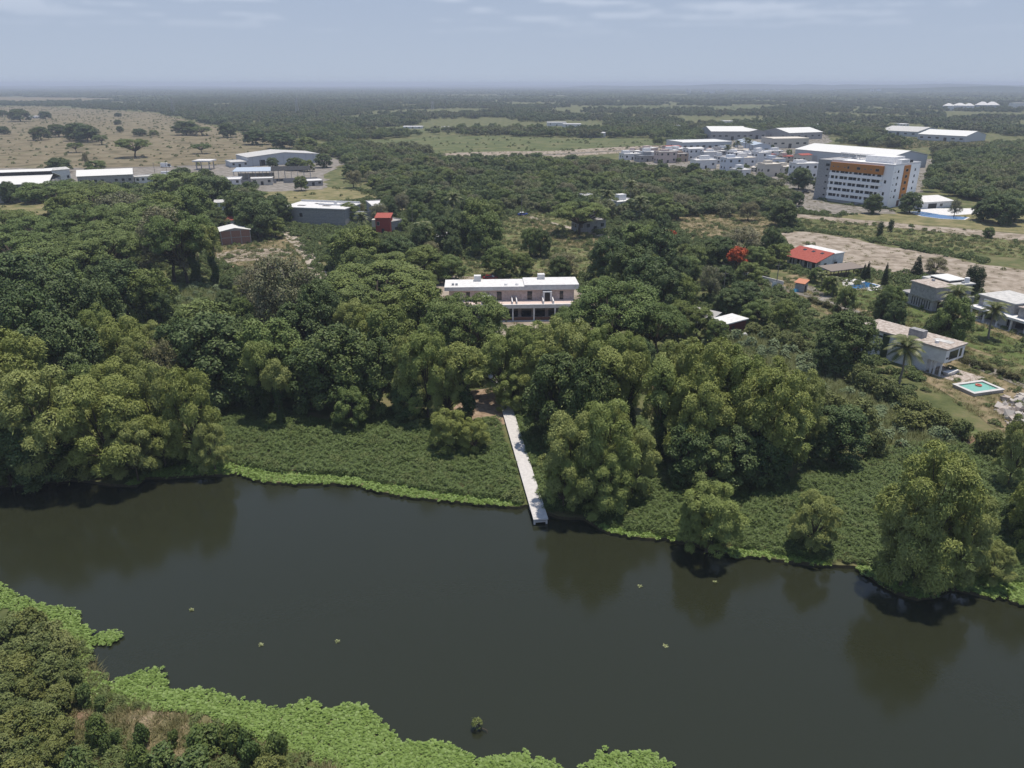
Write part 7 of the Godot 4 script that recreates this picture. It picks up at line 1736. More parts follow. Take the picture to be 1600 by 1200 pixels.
func silver_warehouse() -> void:
	var f := frame_of("silver")
	var o := thing("warehouse", "long silver metal warehouse with a shallow ridged roof by the highway", "warehouse", Vector3(f[0], GY, f[1]), f[2])
	var w: float = f[3]
	var d := 30.0
	box(o, "wall", "silverwall", Vector3(0, -0.3, -d), Vector3(w, 6.3, 0))
	var m := w * 0.5
	var h1 := 8.6
	part(o, "roof_slope", slab(Vector3(-0.4, 6.3, 0.4), Vector3(-0.4, 6.3, -d - 0.4), Vector3(m, h1, -d - 0.4), Vector3(m, h1, 0.4), -0.15), M.sheet)
	part(o, "roof_slope", slab(Vector3(m, h1, 0.4), Vector3(m, h1, -d - 0.4), Vector3(w + 0.4, 6.3, -d - 0.4), Vector3(w + 0.4, 6.3, 0.4), -0.15), M.sheet)
	part(o, "gable", hexa([Vector3(0, 6.3, 0), Vector3(0, 6.3, -0.25), Vector3(w, 6.3, -0.25), Vector3(w, 6.3, 0)], [Vector3(m - 0.3, h1 - 0.02, 0), Vector3(m - 0.3, h1 - 0.02, -0.25), Vector3(m + 0.3, h1 - 0.02, -0.25), Vector3(m + 0.3, h1 - 0.02, 0)]), M.silverwall)
	for i in 9:
		box(o, "wall_rib", "metal", Vector3(3.0 + i * 5.6, 0, 0), Vector3(3.25 + i * 5.6, 6.3, 0.12))
	window(o, 8.0, 0.0, 4.0, 4.2, "dark", 0, 0.0, "door")
	window(o, 30.0, 0.0, 4.0, 4.2, "dark", 0, 0.0, "door")

func shelters() -> void:
	var f := frame_of("gas_canopy")
	var o := thing("canopy", "white flat canopy on posts beside the highway", "canopy", Vector3(f[0], GY, f[1]), f[2])
	box(o, "roof", "whiteroof", Vector3(0, 5.4, -12), Vector3(f[3], 6.3, 0))
	for x in [1.5, f[3] - 2.1]:
		for z in [-2.0, -10.0]:
			box(o, "post", "metal", Vector3(x, -0.2, z - 0.5), Vector3(x + 0.6, 5.4, z))
	f = frame_of("workshop")
	o = thing("open_shelter", "open workshop shelter with a pale blue sheet roof on posts", "shelter", Vector3(f[0], GY, f[1]), f[2])
	part(o, "roof", slab(Vector3(-0.4, 6.0, 0.4), Vector3(-0.4, 7.0, -14), Vector3(f[3] + 0.4, 7.0, -14), Vector3(f[3] + 0.4, 6.0, 0.4), 0.2), M.bluesheet)
	for i in 6:
		var x: float = 0.2 + i * (f[3] - 0.7) / 5.0
		box(o, "post", "metal", Vector3(x, -0.2, -0.3), Vector3(x + 0.3, 5.7, 0))
		box(o, "post", "metal", Vector3(x, -0.2, -13.4), Vector3(x + 0.3, 6.6, -13.1))
	box(o, "back_wall", "creamwall", Vector3(0, -0.2, -13.9), Vector3(f[3], 3.5, -13.6))
	f = frame_of("net_shed")
	o = thing("net_shelter", "dark shade-net shelter on thin posts right of the blue-roofed shelter", "shelter", Vector3(f[0], GY, f[1]), f[2])
	part(o, "net_roof", slab(Vector3(0, 6.2, 0), Vector3(0, 7.4, -16), Vector3(f[3], 7.2, -16), Vector3(f[3], 6.4, 0), 0.08), M.net)
	for i in 7:
		var x: float = 0.2 + i * (f[3] - 0.6) / 6.0
		box(o, "post", "metal", Vector3(x, -0.2, -0.25), Vector3(x + 0.2, 6.1, -0.05))
		box(o, "post", "metal", Vector3(x, -0.2, -15.6), Vector3(x + 0.2, 7.0, -15.4))
	var wl := thing("yard_wall", "grey block wall in front of the workshop yard", "wall", Vector3(f[0] - 16.0, GY, f[1] + 14.0), f[2])
	box(wl, "wall", "blockwall", Vector3(0, -0.3, -0.25), Vector3(22, 2.6, 0))
	box(wl, "wall", "blockwall", Vector3(26, -0.3, -0.25), Vector3(46, 2.8, 0))

func block_building() -> void:
	var f := frame_of("block")
	var o := thing("block_building", "long unfinished grey block building with a pale flat roof", "building", Vector3(f[0], GY, f[1]), f[2])
	var w: float = f[3]
	box(o, "wall", "blockwall", Vector3(0, -0.3, -16), Vector3(w, 6.6, 0))
	box(o, "roof", "whiteroof", Vector3(-0.4, 6.6, -16.4), Vector3(w + 0.4, 6.95, 0.4))
	box(o, "side_render", "whitewall", Vector3(-0.12, 0, -16), Vector3(0, 6.6, -1.0))
	for e in [[4, -4], [9, -10], [15, -5], [20, -11]]:
		box(o, "roof_opening", "dark", Vector3(e[0], 6.95, e[1] - 2.0), Vector3(e[0] + 3.5, 7.0, e[1]))
	for e in [[Vector3(0, 6.95, -16), Vector3(w, 7.7, -15.7)], [Vector3(12, 6.95, -8.3), Vector3(w, 7.5, -8.0)]]:
		box(o, "parapet", "whitewall", e[0], e[1])
	cyl(o, "water_tank", "white", Vector3(18, 6.95, -12), 0.7, 0.6, 1.2)
	for y in [1.3, 2.6, 3.9, 5.2]:
		box(o, "course_line", "greywall", Vector3(1.0, y, 0), Vector3(w, y + 0.1, 0.04))
	for x in [2.0, 7.0]:
		window(o, x, 3.0, 1.4, 1.6, "dark")
	f = frame_of("block2")
	o = thing("block_wall", "lower grey block wall joining the long block building on its right", "wall", Vector3(f[0], GY, f[1]), f[2])
	box(o, "wall", "blockwall", Vector3(0.1, -0.3, -0.3), Vector3(f[3], 4.6, 0))
	box(o, "coping", "whitewall", Vector3(0.1, 4.6, -0.4), Vector3(f[3] * 0.5, 4.8, 0.1))
	f = frame_of("brick")
	o = thing("brick_shed", "red brick shed with pale concrete ribs and a white sheet roof", "shed", Vector3(f[0], GY, f[1]), f[2])
	w = f[3]
	box(o, "wall", "brick", Vector3(0, -0.3, -9), Vector3(w, 5.0, 0))
	for x in [0.0, 0.33, 0.66, 0.975]:
		box(o, "concrete_rib", "greywall", Vector3(x * w, 0, 0), Vector3(x * w + 0.25, 5.0, 0.06))
	box(o, "tie_beam", "greywall", Vector3(0.25, 2.5, 0), Vector3(w - 0.26, 2.7, 0.05))
	part(o, "roof_slope", slab(Vector3(-0.3, 5.0, 0.4), Vector3(-0.3, 5.0, -9.4), Vector3(w / 2, 6.0, -9.4), Vector3(w / 2, 6.0, 0.4), -0.1), M.whitesheet)
	part(o, "roof_slope", slab(Vector3(w / 2, 6.0, 0.4), Vector3(w / 2, 6.0, -9.4), Vector3(w + 0.3, 5.0, -9.4), Vector3(w + 0.3, 5.0, 0.4), -0.1), M.whitesheet)
	part(o, "gable", hexa([Vector3(0, 5.0, 0), Vector3(0, 5.0, -0.2), Vector3(w, 5.0, -0.2), Vector3(w, 5.0, 0)], [Vector3(w / 2 - 0.1, 5.97, 0), Vector3(w / 2 - 0.1, 5.97, -0.2), Vector3(w / 2 + 0.1, 5.97, -0.2), Vector3(w / 2 + 0.1, 5.97, 0)]), M.greywall)
	f = frame_of("red_tower")
	o = thing("tower_house", "small narrow red tower house with a tiled roof edge", "house", Vector3(f[0], GY, f[1]), f[2])
	w = f[3]
	box(o, "wall", "redwall", Vector3(0, -0.3, -6), Vector3(w, 6.4, 0))
	part(o, "roof", slab(Vector3(-0.3, 6.4, 0.5), Vector3(-0.3, 7.3, -6.3), Vector3(w + 0.3, 7.3, -6.3), Vector3(w + 0.3, 6.4, 0.5), -0.15), M.redroof)
	box(o, "balcony", "creamwall", Vector3(-1.6, 2.8, -3.5), Vector3(0, 5.6, -0.6))
	window(o, 0.5, 3.6, 1.0, 1.3)
	window(o, 2.2, 0.2, 1.1, 2.1, "dark", 0, 0.0, "door")

func villas() -> void:
	# red-roofed villa: local x along the front eave, roof rising to the back
	var f := frame_of("red_villa")
	var o := thing("villa", "white villa with a big red sloping roof beside the lane", "house", Vector3(f[0], GY, f[1]), f[2])
	var w: float = f[3]
	box(o, "wall", "whitewall", Vector3(0, -0.3, -9.0), Vector3(w, 2.7, -1.8))
	part(o, "roof", slab(Vector3(-0.5, 2.7, 0.5), Vector3(-0.5, 5.0, -7.5), Vector3(w + 0.3, 5.0, -7.5), Vector3(w + 0.3, 2.7, 0.5), 0.2), M.redroof)
	part(o, "gable", hexa([Vector3(w - 0.25, 2.65, -1.8), Vector3(w - 0.25, 2.65, -7.4), Vector3(w, 2.65, -7.4), Vector3(w, 2.65, -1.8)], [Vector3(w - 0.25, 3.1, -1.8), Vector3(w - 0.25, 4.75, -7.4), Vector3(w, 4.75, -7.4), Vector3(w, 3.1, -1.8)]), M.whitewall)
	box(o, "rear_block", "whitewall", Vector3(0, -0.3, -12.5), Vector3(w, 4.5, -7.6))
	box(o, "rear_roof", "whiteroof", Vector3(-0.2, 4.5, -12.7), Vector3(w + 0.2, 4.75, -7.7))
	for i in 3:
		var d := Vector3(1.0, 0, 0)
		var b := Vector3(2.8 + i * 3.4, 4.35, -5.2)
		part(o, "skylight", slab(b, b + Vector3(0, 0.26, -0.9), b + Vector3(0, 0.26, -0.9) + d, b + d, -0.1), M.glass)
	for i in 5:
		box(o, "veranda_post", "whitewall", Vector3(0.2 + i * (w - 0.6) / 4.0, -0.2, -0.3), Vector3(0.4 + i * (w - 0.6) / 4.0, 2.6, -0.1))
	for i in 4:
		window(o, 1.0 + i * 3.0, 0.2, 1.8, 2.0, "glass", 0, -1.8)
	window(o, 3.5, 0.9, 1.2, 1.1, "glass", 2, w)
	window(o, 8.4, 0.9, 1.4, 1.1, "glass", 2, w)
	f = frame_of("pavilion")
	o = thing("pavilion", "low open pavilion with a brown roof beside the pool", "pavilion", Vector3(f[0], GY, f[1]), f[2])
	part(o, "roof", slab(Vector3(-0.4, 2.5, 0.4), Vector3(-0.4, 3.0, -5.2), Vector3(f[3] + 0.4, 3.0, -5.2), Vector3(f[3] + 0.4, 2.5, 0.4), 0.25), M.thatch)
	for i in 5:
		for z in [-0.2, -4.8]:
			var x: float = 0.1 + i * (f[3] - 0.4) / 4.0
			box(o, "post", "wood", Vector3(x, -0.2, z - 0.2), Vector3(x + 0.2, 2.4, z))
	f = frame_of("garden_shed")
	o = thing("gate_hut", "tiny white hut with an orange tiled roof by the lane", "hut", Vector3(f[0], GY, f[1]), f[2] - 0.5)
	box(o, "wall", "greywall", Vector3(0, -0.2, -2.4), Vector3(2.6, 2.5, 0))
	part(o, "roof", slab(Vector3(-0.3, 2.5, 0.3), Vector3(-0.3, 3.2, -2.7), Vector3(2.9, 3.2, -2.7), Vector3(2.9, 2.5, 0.3), -0.12), M.tile_orange)
	window(o, 0.6, 0.0, 0.9, 1.9, "dark", 2, 2.6, "door")
	# grey villa: corner house
	f = frame_of("grey_villa")
	w = f[3]
	o = thing("villa", "grey modern flat-roofed villa with slatted lower wall", "house", Vector3(f[0], GY, f[1]), f[2])
	var d := 13.5
	box(o, "wall", "greywall", Vector3(0, -0.3, -d), Vector3(w, 3.0, 0))
	box(o, "upper_wall", "greywall", Vector3(3.6, 3.0, -6.2), Vector3(w + 0.4, 6.3, 0.5))
	box(o, "upper_wall", "greywall", Vector3(0.2, 3.0, -d), Vector3(w - 1.4, 6.0, -6.2))
	box(o, "roof", "stainroof", Vector3(3.3, 6.3, -6.4), Vector3(w + 0.7, 6.6, 0.8))
	box(o, "roof", "sheet", Vector3(-0.2, 6.0, -d - 0.4), Vector3(w - 0.9, 6.3, -6.45))
	box(o, "upper_roof", "whitesheet", Vector3(1.5, 6.75, -d + 0.3), Vector3(w - 3.2, 6.95, -7.2))
	box(o, "clerestory", "dark", Vector3(1.8, 6.3, -d + 0.6), Vector3(w - 3.5, 6.75, -7.4))
	box(o, "canopy", "stainroof", Vector3(w, 3.0, -5.6), Vector3(w + 2.6, 3.3, -0.8))
	for i in 8:
		box(o, "slat", "dark", Vector3(4.2 + i * 0.82, 0.5, 0.0), Vector3(4.45 + i * 0.82, 2.5, 0.06))
	window(o, 0.6, 0.4, 2.2, 2.2)
	window(o, 6.8, 3.6, 2.2, 1.8, "glass", 2, w - 1.4)
	window(o, 1.4, 0.3, 2.0, 2.2, "glass", 2, w)
	window(o, 8.5, 0.3, 3.0, 2.2, "glass", 2, w)
	cyl(o, "water_tank", "white", Vector3(w - 2.4, 6.3, -d + 1.2), 0.7, 0.6, 1.3)
	for p in [Vector3(5.4, 6.6, -4.6), Vector3(8.8, 6.3, -11.0)]:
		box(o, "air_unit", "metal", p, p + Vector3(0.6, 0.5, 0.6))
	# terrace villa at the right edge
	f = frame_of("terrace_villa")
	w = f[3]
	o = thing("villa", "white villa with a columned ground-floor terrace at the right edge", "house", Vector3(f[0], GY, f[1]), f[2])
	box(o, "wall", "greywall", Vector3(0, -0.3, -12), Vector3(w, 3.0, -3.2))
	box(o, "terrace_floor", "concrete", Vector3(-0.2, -0.3, -3.2), Vector3(w, 0.2, 0.6))
	box(o, "terrace_beam", "whitewall", Vector3(-0.2, 2.8, -3.3), Vector3(w, 3.35, 0.3))
	for i in 6:
		box(o, "column", "whitewall", Vector3(0.2 + i * 3.6, 0.2, -0.4), Vector3(0.55 + i * 3.6, 2.8, -0.05))
	box(o, "screen_wall", "whitewall", Vector3(6.0, 0.2, -2.4), Vector3(8.6, 2.8, -2.1))
	for i in 4:
		window(o, 1.0 + i * 4.6, 0.25, 2.8, 2.2, "glass", 0, -3.2)
	box(o, "upper_wall", "greywall", Vector3(0.2, 3.0, -12), Vector3(9.5, 5.8, -2.2))
	box(o, "upper_wall", "greywall", Vector3(11.2, 3.35, -12), Vector3(w, 5.6, -1.6))
	box(o, "roof", "sheet", Vector3(-0.2, 5.8, -12.3), Vector3(9.8, 6.1, -1.9))
	box(o, "roof", "stainroof", Vector3(11.0, 5.6, -12.3), Vector3(w + 0.2, 5.9, -1.3))
	window(o, 1.5, 3.6, 2.6, 1.7, "white", 0, -2.2, "balcony_panel")
	window(o, 13.0, 3.9, 1.6, 1.2, "glass", 0, -1.6)
	cyl(o, "water_tank", "white", Vector3(10.4, 3.35, -4.0), 0.6, 0.5, 1.6)
	# long white villa
	f = frame_of("white_villa")
	w = f[3]
	o = thing("villa", "long white box villa with stained flat roof above the green pool", "house", Vector3(f[0], GY, f[1]), f[2])
	box(o, "lower_wall", "whitewall", Vector3(0, -0.3, -6.6), Vector3(w - 3.4, 2.9, -0.2))
	box(o, "upper_wall", "whitewall", Vector3(0, 2.9, -7.0), Vector3(w, 5.7, 0))
	box(o, "roof", "stainroof", Vector3(-0.4, 5.7, -7.3), Vector3(w + 0.3, 6.0, 0.3))
	box(o, "roof_cabin", "blockwall", Vector3(9.6, 6.0, -3.6), Vector3(12.6, 7.5, -1.9))
	box(o, "roof_patch", "sheet", Vector3(14.0, 6.0, -5.2), Vector3(17.6, 6.06, -3.4))
	box(o, "roof_vent", "white", Vector3(15.4, 6.0, -2.2), Vector3(16.0, 6.5, -1.6))
	for e in [[3.2, 4.6, 2.2, 0.35], [11.2, 4.5, 2.6, 0.35], [3.4, 2.0, 2.4, 0.35]]:
		window(o, e[0], e[1], e[2], e[3])
	box(o, "creeper", "leafdark", Vector3(5.6, -0.2, 0.0), Vector3(7.0, 5.5, 0.25))
	window(o, 1.4, 3.4, 3.2, 1.7, "glass", 2, w)
	window(o, 0.4, 3.7, 0.7, 0.3, "glass", 2, w)
	window(o, 5.2, 3.4, 0.8, 1.7, "glass", 2, w)
	for x in [w - 2.6, w - 1.9, w - 0.7]:
		box(o, "post", "whitewall", Vector3(x, -0.2, -0.5), Vector3(x + 0.3, 2.9, -0.2))
	box(o, "patio", "stainroof", Vector3(w - 3.4, -0.3, -7.0), Vector3(w + 5.0, 0.1, 0.2))
	# hut
	f = frame_of("hut")
	o = thing("hut", "dark red hut with a flat white roof above the pale weeds", "hut", Vector3(f[0], GY, f[1]), f[2])
	w = f[3]
	box(o, "wall", "maroon", Vector3(0, -0.3, -4.4), Vector3(w, 2.8, -0.1))
	box(o, "roof", "whiteroof", Vector3(-0.4, 2.8, -4.8), Vector3(w + 0.4, 3.05, 0.3))
	window(o, 0.6, 0.8, 0.8, 1.0, "white", 0, -0.1)
	window(o, 3.2, 0.0, 1.0, 2.0, "dark", 0, -0.1, "door")
	f = frame_of("hut_wing")
	o = thing("outbuilding", "low grey roofed outbuilding left of the dark red hut", "building", Vector3(f[0], GY, f[1]), f[2])
	box(o, "wall", "whitewall", Vector3(0, -0.3, -4), Vector3(f[3], 2.3, 0))
	part(o, "roof", slab(Vector3(-0.3, 2.3, 0.4), Vector3(-0.3, 3.1, -4.3), Vector3(f[3] + 0.3, 3.1, -4.3), Vector3(f[3] + 0.3, 2.3, 0.4), -0.15), M.greyroof)
	window(o, 1.0, 0.0, 1.0, 1.9, "dark", 0, 0.0, "door")
	window(o, 3.2, 0.9, 1.2, 1.0)
	f = frame_of("hotel_pavilion")
	o = thing("pavilion", "white pavilion with dark openings beside the hotel pool", "pavilion", Vector3(f[0], GY, f[1]), f[2])
	box(o, "wall", "whitewall", Vector3(0, -0.3, -9), Vector3(f[3], 3.0, 0))
	part(o, "roof", slab(Vector3(-0.6, 3.0, 0.6), Vector3(-0.6, 4.4, -9.6), Vector3(f[3] + 0.6, 4.4, -9.6), Vector3(f[3] + 0.6, 3.0, 0.6), -0.2), M.whiteroof)
	window(o, 5.0, 0.0, 5.0, 2.3, "dark", 0, 0.0, "opening")
	window(o, 12.0, 0.8, 1.6, 1.2)
	f = frame_of("road_wall")
	o = thing("garden_wall", "long low white wall along the lane below the red-roofed villa", "wall", Vector3(f[0], GY, f[1]), f[2])
	box(o, "wall", "whitewall", Vector3(0, -0.3, -0.25), Vector3(f[3] * 0.55, 1.1, 0))
	box(o, "coping", "concrete", Vector3(-0.05, 1.1, -0.3), Vector3(f[3] * 0.55 + 0.05, 1.2, 0.05))
	f = frame_of("lane_wall")
	o = thing("garden_wall", "curved tan wall end left of the red-roofed villa", "wall", Vector3(f[0], GY, f[1]), f[2])
	box(o, "wall", "tanwall", Vector3(0, -0.3, -0.3), Vector3(f[3], 1.8, 0))
	box(o, "coping", "concrete", Vector3(-0.05, 1.8, -0.35), Vector3(f[3] + 0.05, 1.9, 0.05))

func pools() -> void:
	var f := frame_of("green_pool")
	var o := thing("swimming_pool", "raised pool with pale rim and green water beside the rubble", "pool", Vector3(f[0], GY, f[1]), f[2])
	var w: float = f[3]
	var d := 7.1
	for s in [[Vector3(0, -0.3, -0.4), Vector3(w, 0.6, 0)], [Vector3(0, -0.3, -d), Vector3(w, 0.6, -d + 0.4)], [Vector3(0, -0.3, -d + 0.4), Vector3(0.4, 0.6, -0.4)], [Vector3(w - 0.4, -0.3, -d + 0.4), Vector3(w, 0.6, -0.4)]]:
		box(o, "basin_wall", "stone", s[0], s[1])
	for s in [[Vector3(-0.15, 0.6, -0.55), Vector3(w + 0.15, 0.72, 0.15)], [Vector3(-0.15, 0.6, -d - 0.15), Vector3(w + 0.15, 0.72, -d + 0.55)], [Vector3(-0.15, 0.6, -d + 0.55), Vector3(0.55, 0.72, -0.55)], [Vector3(w - 0.55, 0.6, -d + 0.55), Vector3(w + 0.15, 0.72, -0.55)]]:
		box(o, "rim", "concrete", s[0], s[1])
	box(o, "water", "pool_green", Vector3(0.4, -0.2, -d + 0.4), Vector3(w - 0.4, 0.5, -0.4))
	var tor := TorusMesh.new()
	tor.inner_radius = 0.28
	tor.outer_radius = 0.6
	var fl := thing("pool_float", "coral red ring float on the green pool", "float", Vector3(f[0], GY, f[1]), f[2])
	part(fl, "ring", tor, M.coral, Vector3(w * 0.35, 0.62, -d * 0.62))
	var labels := ["blue garden pool with white deck before the brown pavilion", "long curving blue hotel pool on the lawn", "small bright blue pool beside the dark red hut"]
	var mats := ["pool_blue", "pool_blue", "pool_light"]
	for i in 3:
		var pts := PackedVector2Array(POOLS[i])
		var c := Vector2.ZERO
		for p in pts:
			c += p / pts.size()
		var local := PackedVector2Array()
		var outer := PackedVector2Array()
		for p in pts:
			local.append(p - c)
			outer.append((p - c) + (p - c).normalized() * 0.8)
		o = thing("swimming_pool", labels[i], "pool", Vector3(c.x, GY, c.y))
		part(o, "rim", sheet(outer, 0.13), M.whiteroof)
		part(o, "water", sheet(local, 0.15), M[mats[i]])
	for i in 2:
		structure("pool_deck", sheet(ring_jitter(POOL_DECKS[i], 5.0, 0.0, 1), GY + 0.1), M.whiteroof)

func pier() -> void:
	var f := frame_of("pier")
	var o := thing("pier", "long narrow white concrete pier reaching out from the trees over the river", "pier", Vector3(f[0], 0.0, f[1]), f[2])
	# local x runs from the river end to the bank; the deck lies on its right-hand side (local +z)
	var l: float = f[3]
	box(o, "deck", "concrete", Vector3(0, 0.72, 0), Vector3(l, 0.92, 2.0))
	for z in [0.08, 1.72]:
		box(o, "edge_beam", "concrete", Vector3(0.1, 0.5, z), Vector3(l, 0.72, z + 0.2))
	for i in 13:
		var x := 0.15 + i * 3.75
		for z in [0.06, 1.7]:
			box(o, "post", "concrete", Vector3(x, -1.6, z), Vector3(x + 0.24, 0.5, z + 0.24))
		box(o, "cross_beam", "concrete", Vector3(x + 0.02, 0.3, 0.3), Vector3(x + 0.22, 0.5, 1.7))

func car(e: Array) -> void:
	var truck: bool = e[0] == "white_truck"
	var m := {"red_car": "car_red", "blue_car": "car_blue", "white_car": "car_white", "black_car": "car_black", "white_truck": "car_white"}
	var o := thing(e[0], e[4], "truck" if truck else "car", Vector3(e[1], GY + 0.12, e[2]), e[3])
	var l := 6.8 if truck else 4.6
	var w := 2.2 if truck else 1.8
	part(o, "body", hexa([Vector3(0, 0.35, 0), Vector3(0, 0.35, -w), Vector3(l, 0.35, -w), Vector3(l, 0.35, 0)], [Vector3(0.08, 0.95, -0.05), Vector3(0.08, 0.95, -w + 0.05), Vector3(l - 0.12, 0.9, -w + 0.05), Vector3(l - 0.12, 0.9, -0.05)]), M[m[e[0]]])
	if truck:
		box(o, "cargo_box", "car_white", Vector3(0.1, 0.95, -w), Vector3(4.7, 3.0, 0))
		part(o, "cabin", hexa([Vector3(4.9, 0.9, -0.1), Vector3(4.9, 0.9, -w + 0.1), Vector3(l - 0.1, 0.9, -w + 0.1), Vector3(l - 0.1, 0.9, -0.1)], [Vector3(5.0, 2.3, -0.2), Vector3(5.0, 2.3, -w + 0.2), Vector3(l - 0.7, 2.3, -w + 0.2), Vector3(l - 0.7, 2.3, -0.2)]), M.glass)
	else:
		part(o, "window_band", hexa([Vector3(0.6, 0.93, -0.08), Vector3(0.6, 0.93, -w + 0.08), Vector3(3.4, 0.93, -w + 0.08), Vector3(3.4, 0.93, -0.08)], [Vector3(1.0, 1.4, -0.2), Vector3(1.0, 1.4, -w + 0.2), Vector3(2.7, 1.4, -w + 0.2), Vector3(2.7, 1.4, -0.2)]), M.glass)
		box(o, "roof", "car_white" if e[0] == "blue_car" else m[e[0]], Vector3(0.95, 1.4, -w + 0.18), Vector3(2.75, 1.47, -0.18))
	for x in [0.9, l - 0.95]:
		for z in [-0.02, -w + 0.02]:
			var c := CylinderMesh.new()
			c.top_radius = 0.34
			c.bottom_radius = 0.34
			c.height = 0.22
			part(o, "wheel", c, M.tyre, Vector3(x, 0.3, z), Vector3(PI / 2, 0, 0))

func small_things() -> void:
	for e in CARS:
		car(e)
	# utility poles
	var names := ["beside the blue car", "by the lane wall below the red-roofed villa", "on the weedy slope above the dark red hut", "left of two by the highway", "right of two by the highway", "in the wood left of the dirt road", "behind the leaning palm", "at the left end of the town"]
	for i in POLES.size():
		var p: Vector3 = POLES[i]
		var o := thing("utility_pole", "thin grey utility pole " + names[i], "pole", Vector3(p.x, GY, p.y))
		cyl(o, "pole", "greybark", Vector3(0, -0.3, 0), 0.16, 0.1, p.z, 8)
		box(o, "crossarm", "greybark", Vector3(-0.9, p.z - 1.1, -0.06), Vector3(0.9, p.z - 0.98, 0.06))
	names = ["left of the two tall far pylons", "right of the two tall far pylons", "smallest far pylon in the middle"]
	for i in PYLONS.size():
		var p: Vector3 = PYLONS[i]
		var o := thing("power_pylon", "lattice power pylon above the far wood, " + names[i], "pylon", Vector3(p.x, GY, p.y))
		var h := p.z
		var list := []
		for a in 4:
			var c := Vector3(1 if a % 2 else -1, 0, 1 if a / 2 else -1)
			list.append([[c * 3.4, c * 0.8 + Vector3(0, h * 0.7, 0), c * 0.35 + Vector3(0, h, 0)], [0.3, 0.25, 0.2]])
			var c2 := Vector3(-c.z, 0, c.x)
			for k in 7:
				var t0 := k / 7.0
				var t1 := (k + 1) / 7.0
				list.append([[c * lerpf(3.4, 0.5, t0) + Vector3(0, h * t0, 0), c2 * lerpf(3.4, 0.5, t1) + Vector3(0, h * t1, 0)], [0.16, 0.14]])
		part(o, "lattice_tower", tubes(list, 4), M.metal)
		for k in 3:
			part(o, "crossarm", tubes([[[Vector3(-5.0 + k * 0.8, h * (0.72 + 0.11 * k), 0), Vector3(5.0 - k * 0.8, h * (0.72 + 0.11 * k), 0)], [0.25, 0.25]]], 4), M.metal)
	names = ["left of three white domed silos", "middle and tallest of three white domed silos", "right of three white domed silos", "left of two cone-topped grey silos", "right of two cone-topped grey silos"]
	for i in SILOS.size():
		var s: Vector3 = SILOS[i]
		var o := thing("grain_silo", names[i] + " far off on the right", "silo", Vector3(s.x, GY, s.y))
		var r := s.z * 1.9
		cyl(o, "drum", "silverwall" if i > 2 else "white", Vector3(0, -0.5, 0), r, r, 11.0, 20)
		cyl(o, "cone_roof", "whiteroof", Vector3(0, 10.5, 0), r * 1.03, r * 0.2, 7.0 if i > 2 else 5.0, 20)
	for i in SPECKS.size():
		var p: Vector2 = SPECKS[i]
		var o := thing("distant_building", "tiny white building on the far wooded rise, %s" % ["leftmost of them", "second from the left", "third from the left", "fourth from the left", "fifth from the left", "in the middle of them", "fifth from the right", "fourth from the right", "third from the right", "second from the right", "rightmost of them"][i], "building", Vector3(p.x, GY, p.y), rng.randf(), "white buildings on the far rise")
		box(o, "wall", "whitewall", Vector3(-14, -1, -10), Vector3(14, 20, 10))
		box(o, "roof", "whiteroof", Vector3(-15, 20, -11), Vector3(15, 22, 11))
	# rubble
	var rp := PackedVector2Array(RUBBLE)
	var rocks := []
	for k in 6:
		var c := []
		for y in [-0.3, 0.3]:
			for q in [Vector2(-0.6, 0.45), Vector2(-0.55, -0.5), Vector2(0.6, -0.4), Vector2(0.5, 0.5)]:
				c.append(Vector3(q.x * rng.randf_range(0.5, 1.2), y * rng.randf_range(0.5, 1.3), q.y * rng.randf_range(0.5, 1.2)))
		rocks.append(hexa(c.slice(0, 4), c.slice(4, 8)))
	var ro := thing("rubble_heap", "heap of broken pale stone and concrete beside the green pool", "rubble", Vector3.ZERO)
	var made := 0
	while made < 190:
		var p := Vector2(rng.randf_range(80, 112), rng.randf_range(-132, -104))
		if not Geometry2D.is_point_in_polygon(p, rp):
			continue
		var s := 0.3 + 1.3 * pow(rng.randf(), 2.0)
		var r := part(ro, "stone", rocks[made % 6], M["stone" if made % 3 else "stainroof"], Vector3(p.x, GY + s * 0.2, p.y), Vector3(rng.randfn() * 0.4, rng.randf() * TAU, rng.randfn() * 0.4))
		r.scale = Vector3.ONE * s
		made += 1
	var o := thing("tennis_court", "green fenced sports court left of the hotel", "court", Vector3(COURT.x, GY, COURT.y), 0.25)
	box(o, "surface", "court", Vector3(-8, -0.1, -14), Vector3(8, 0.12, 4))
	for x in [-8.0, 8.0]:
		for i in 5:
			box(o, "fence_post", "metal", Vector3(x - 0.06, 0, -14 + i * 4.4), Vector3(x + 0.06, 3.2, -13.88 + i * 4.4))
	o = thing("sign_panel", "white sign panel between two posts at the lane entrance", "sign", Vector3(SIGN.x, GY, SIGN.y))
	box(o, "panel", "white", Vector3(-0.6, 0.6, -0.05), Vector3(0.6, 2.4, 0.05))
	for x in [-0.7, 0.6]:
		box(o, "post", "whitewall", Vector3(x, -0.2, -0.08), Vector3(x + 0.1, 2.6, 0.08))
	o = thing("tarp_cover", "bright blue tarpaulin draped over a low stack by the gate hut", "tarpaulin", Vector3(TARP.x, GY, TARP.y), 0.4)
	part(o, "sheet", hexa([Vector3(-1.0, -0.1, 0.7), Vector3(-1.0, -0.1, -0.7), Vector3(1.0, -0.1, -0.7), Vector3(1.0, -0.1, 0.7)], [Vector3(-0.6, 1.0, 0.3), Vector3(-0.6, 0.9, -0.3), Vector3(0.7, 0.7, -0.3), Vector3(0.7, 0.75, 0.3)]), M.tarp)
	o = thing("boat", "small white boat under the end of the long white villa", "boat", Vector3(BOAT.x, GY + 0.1, BOAT.y), 0.35)
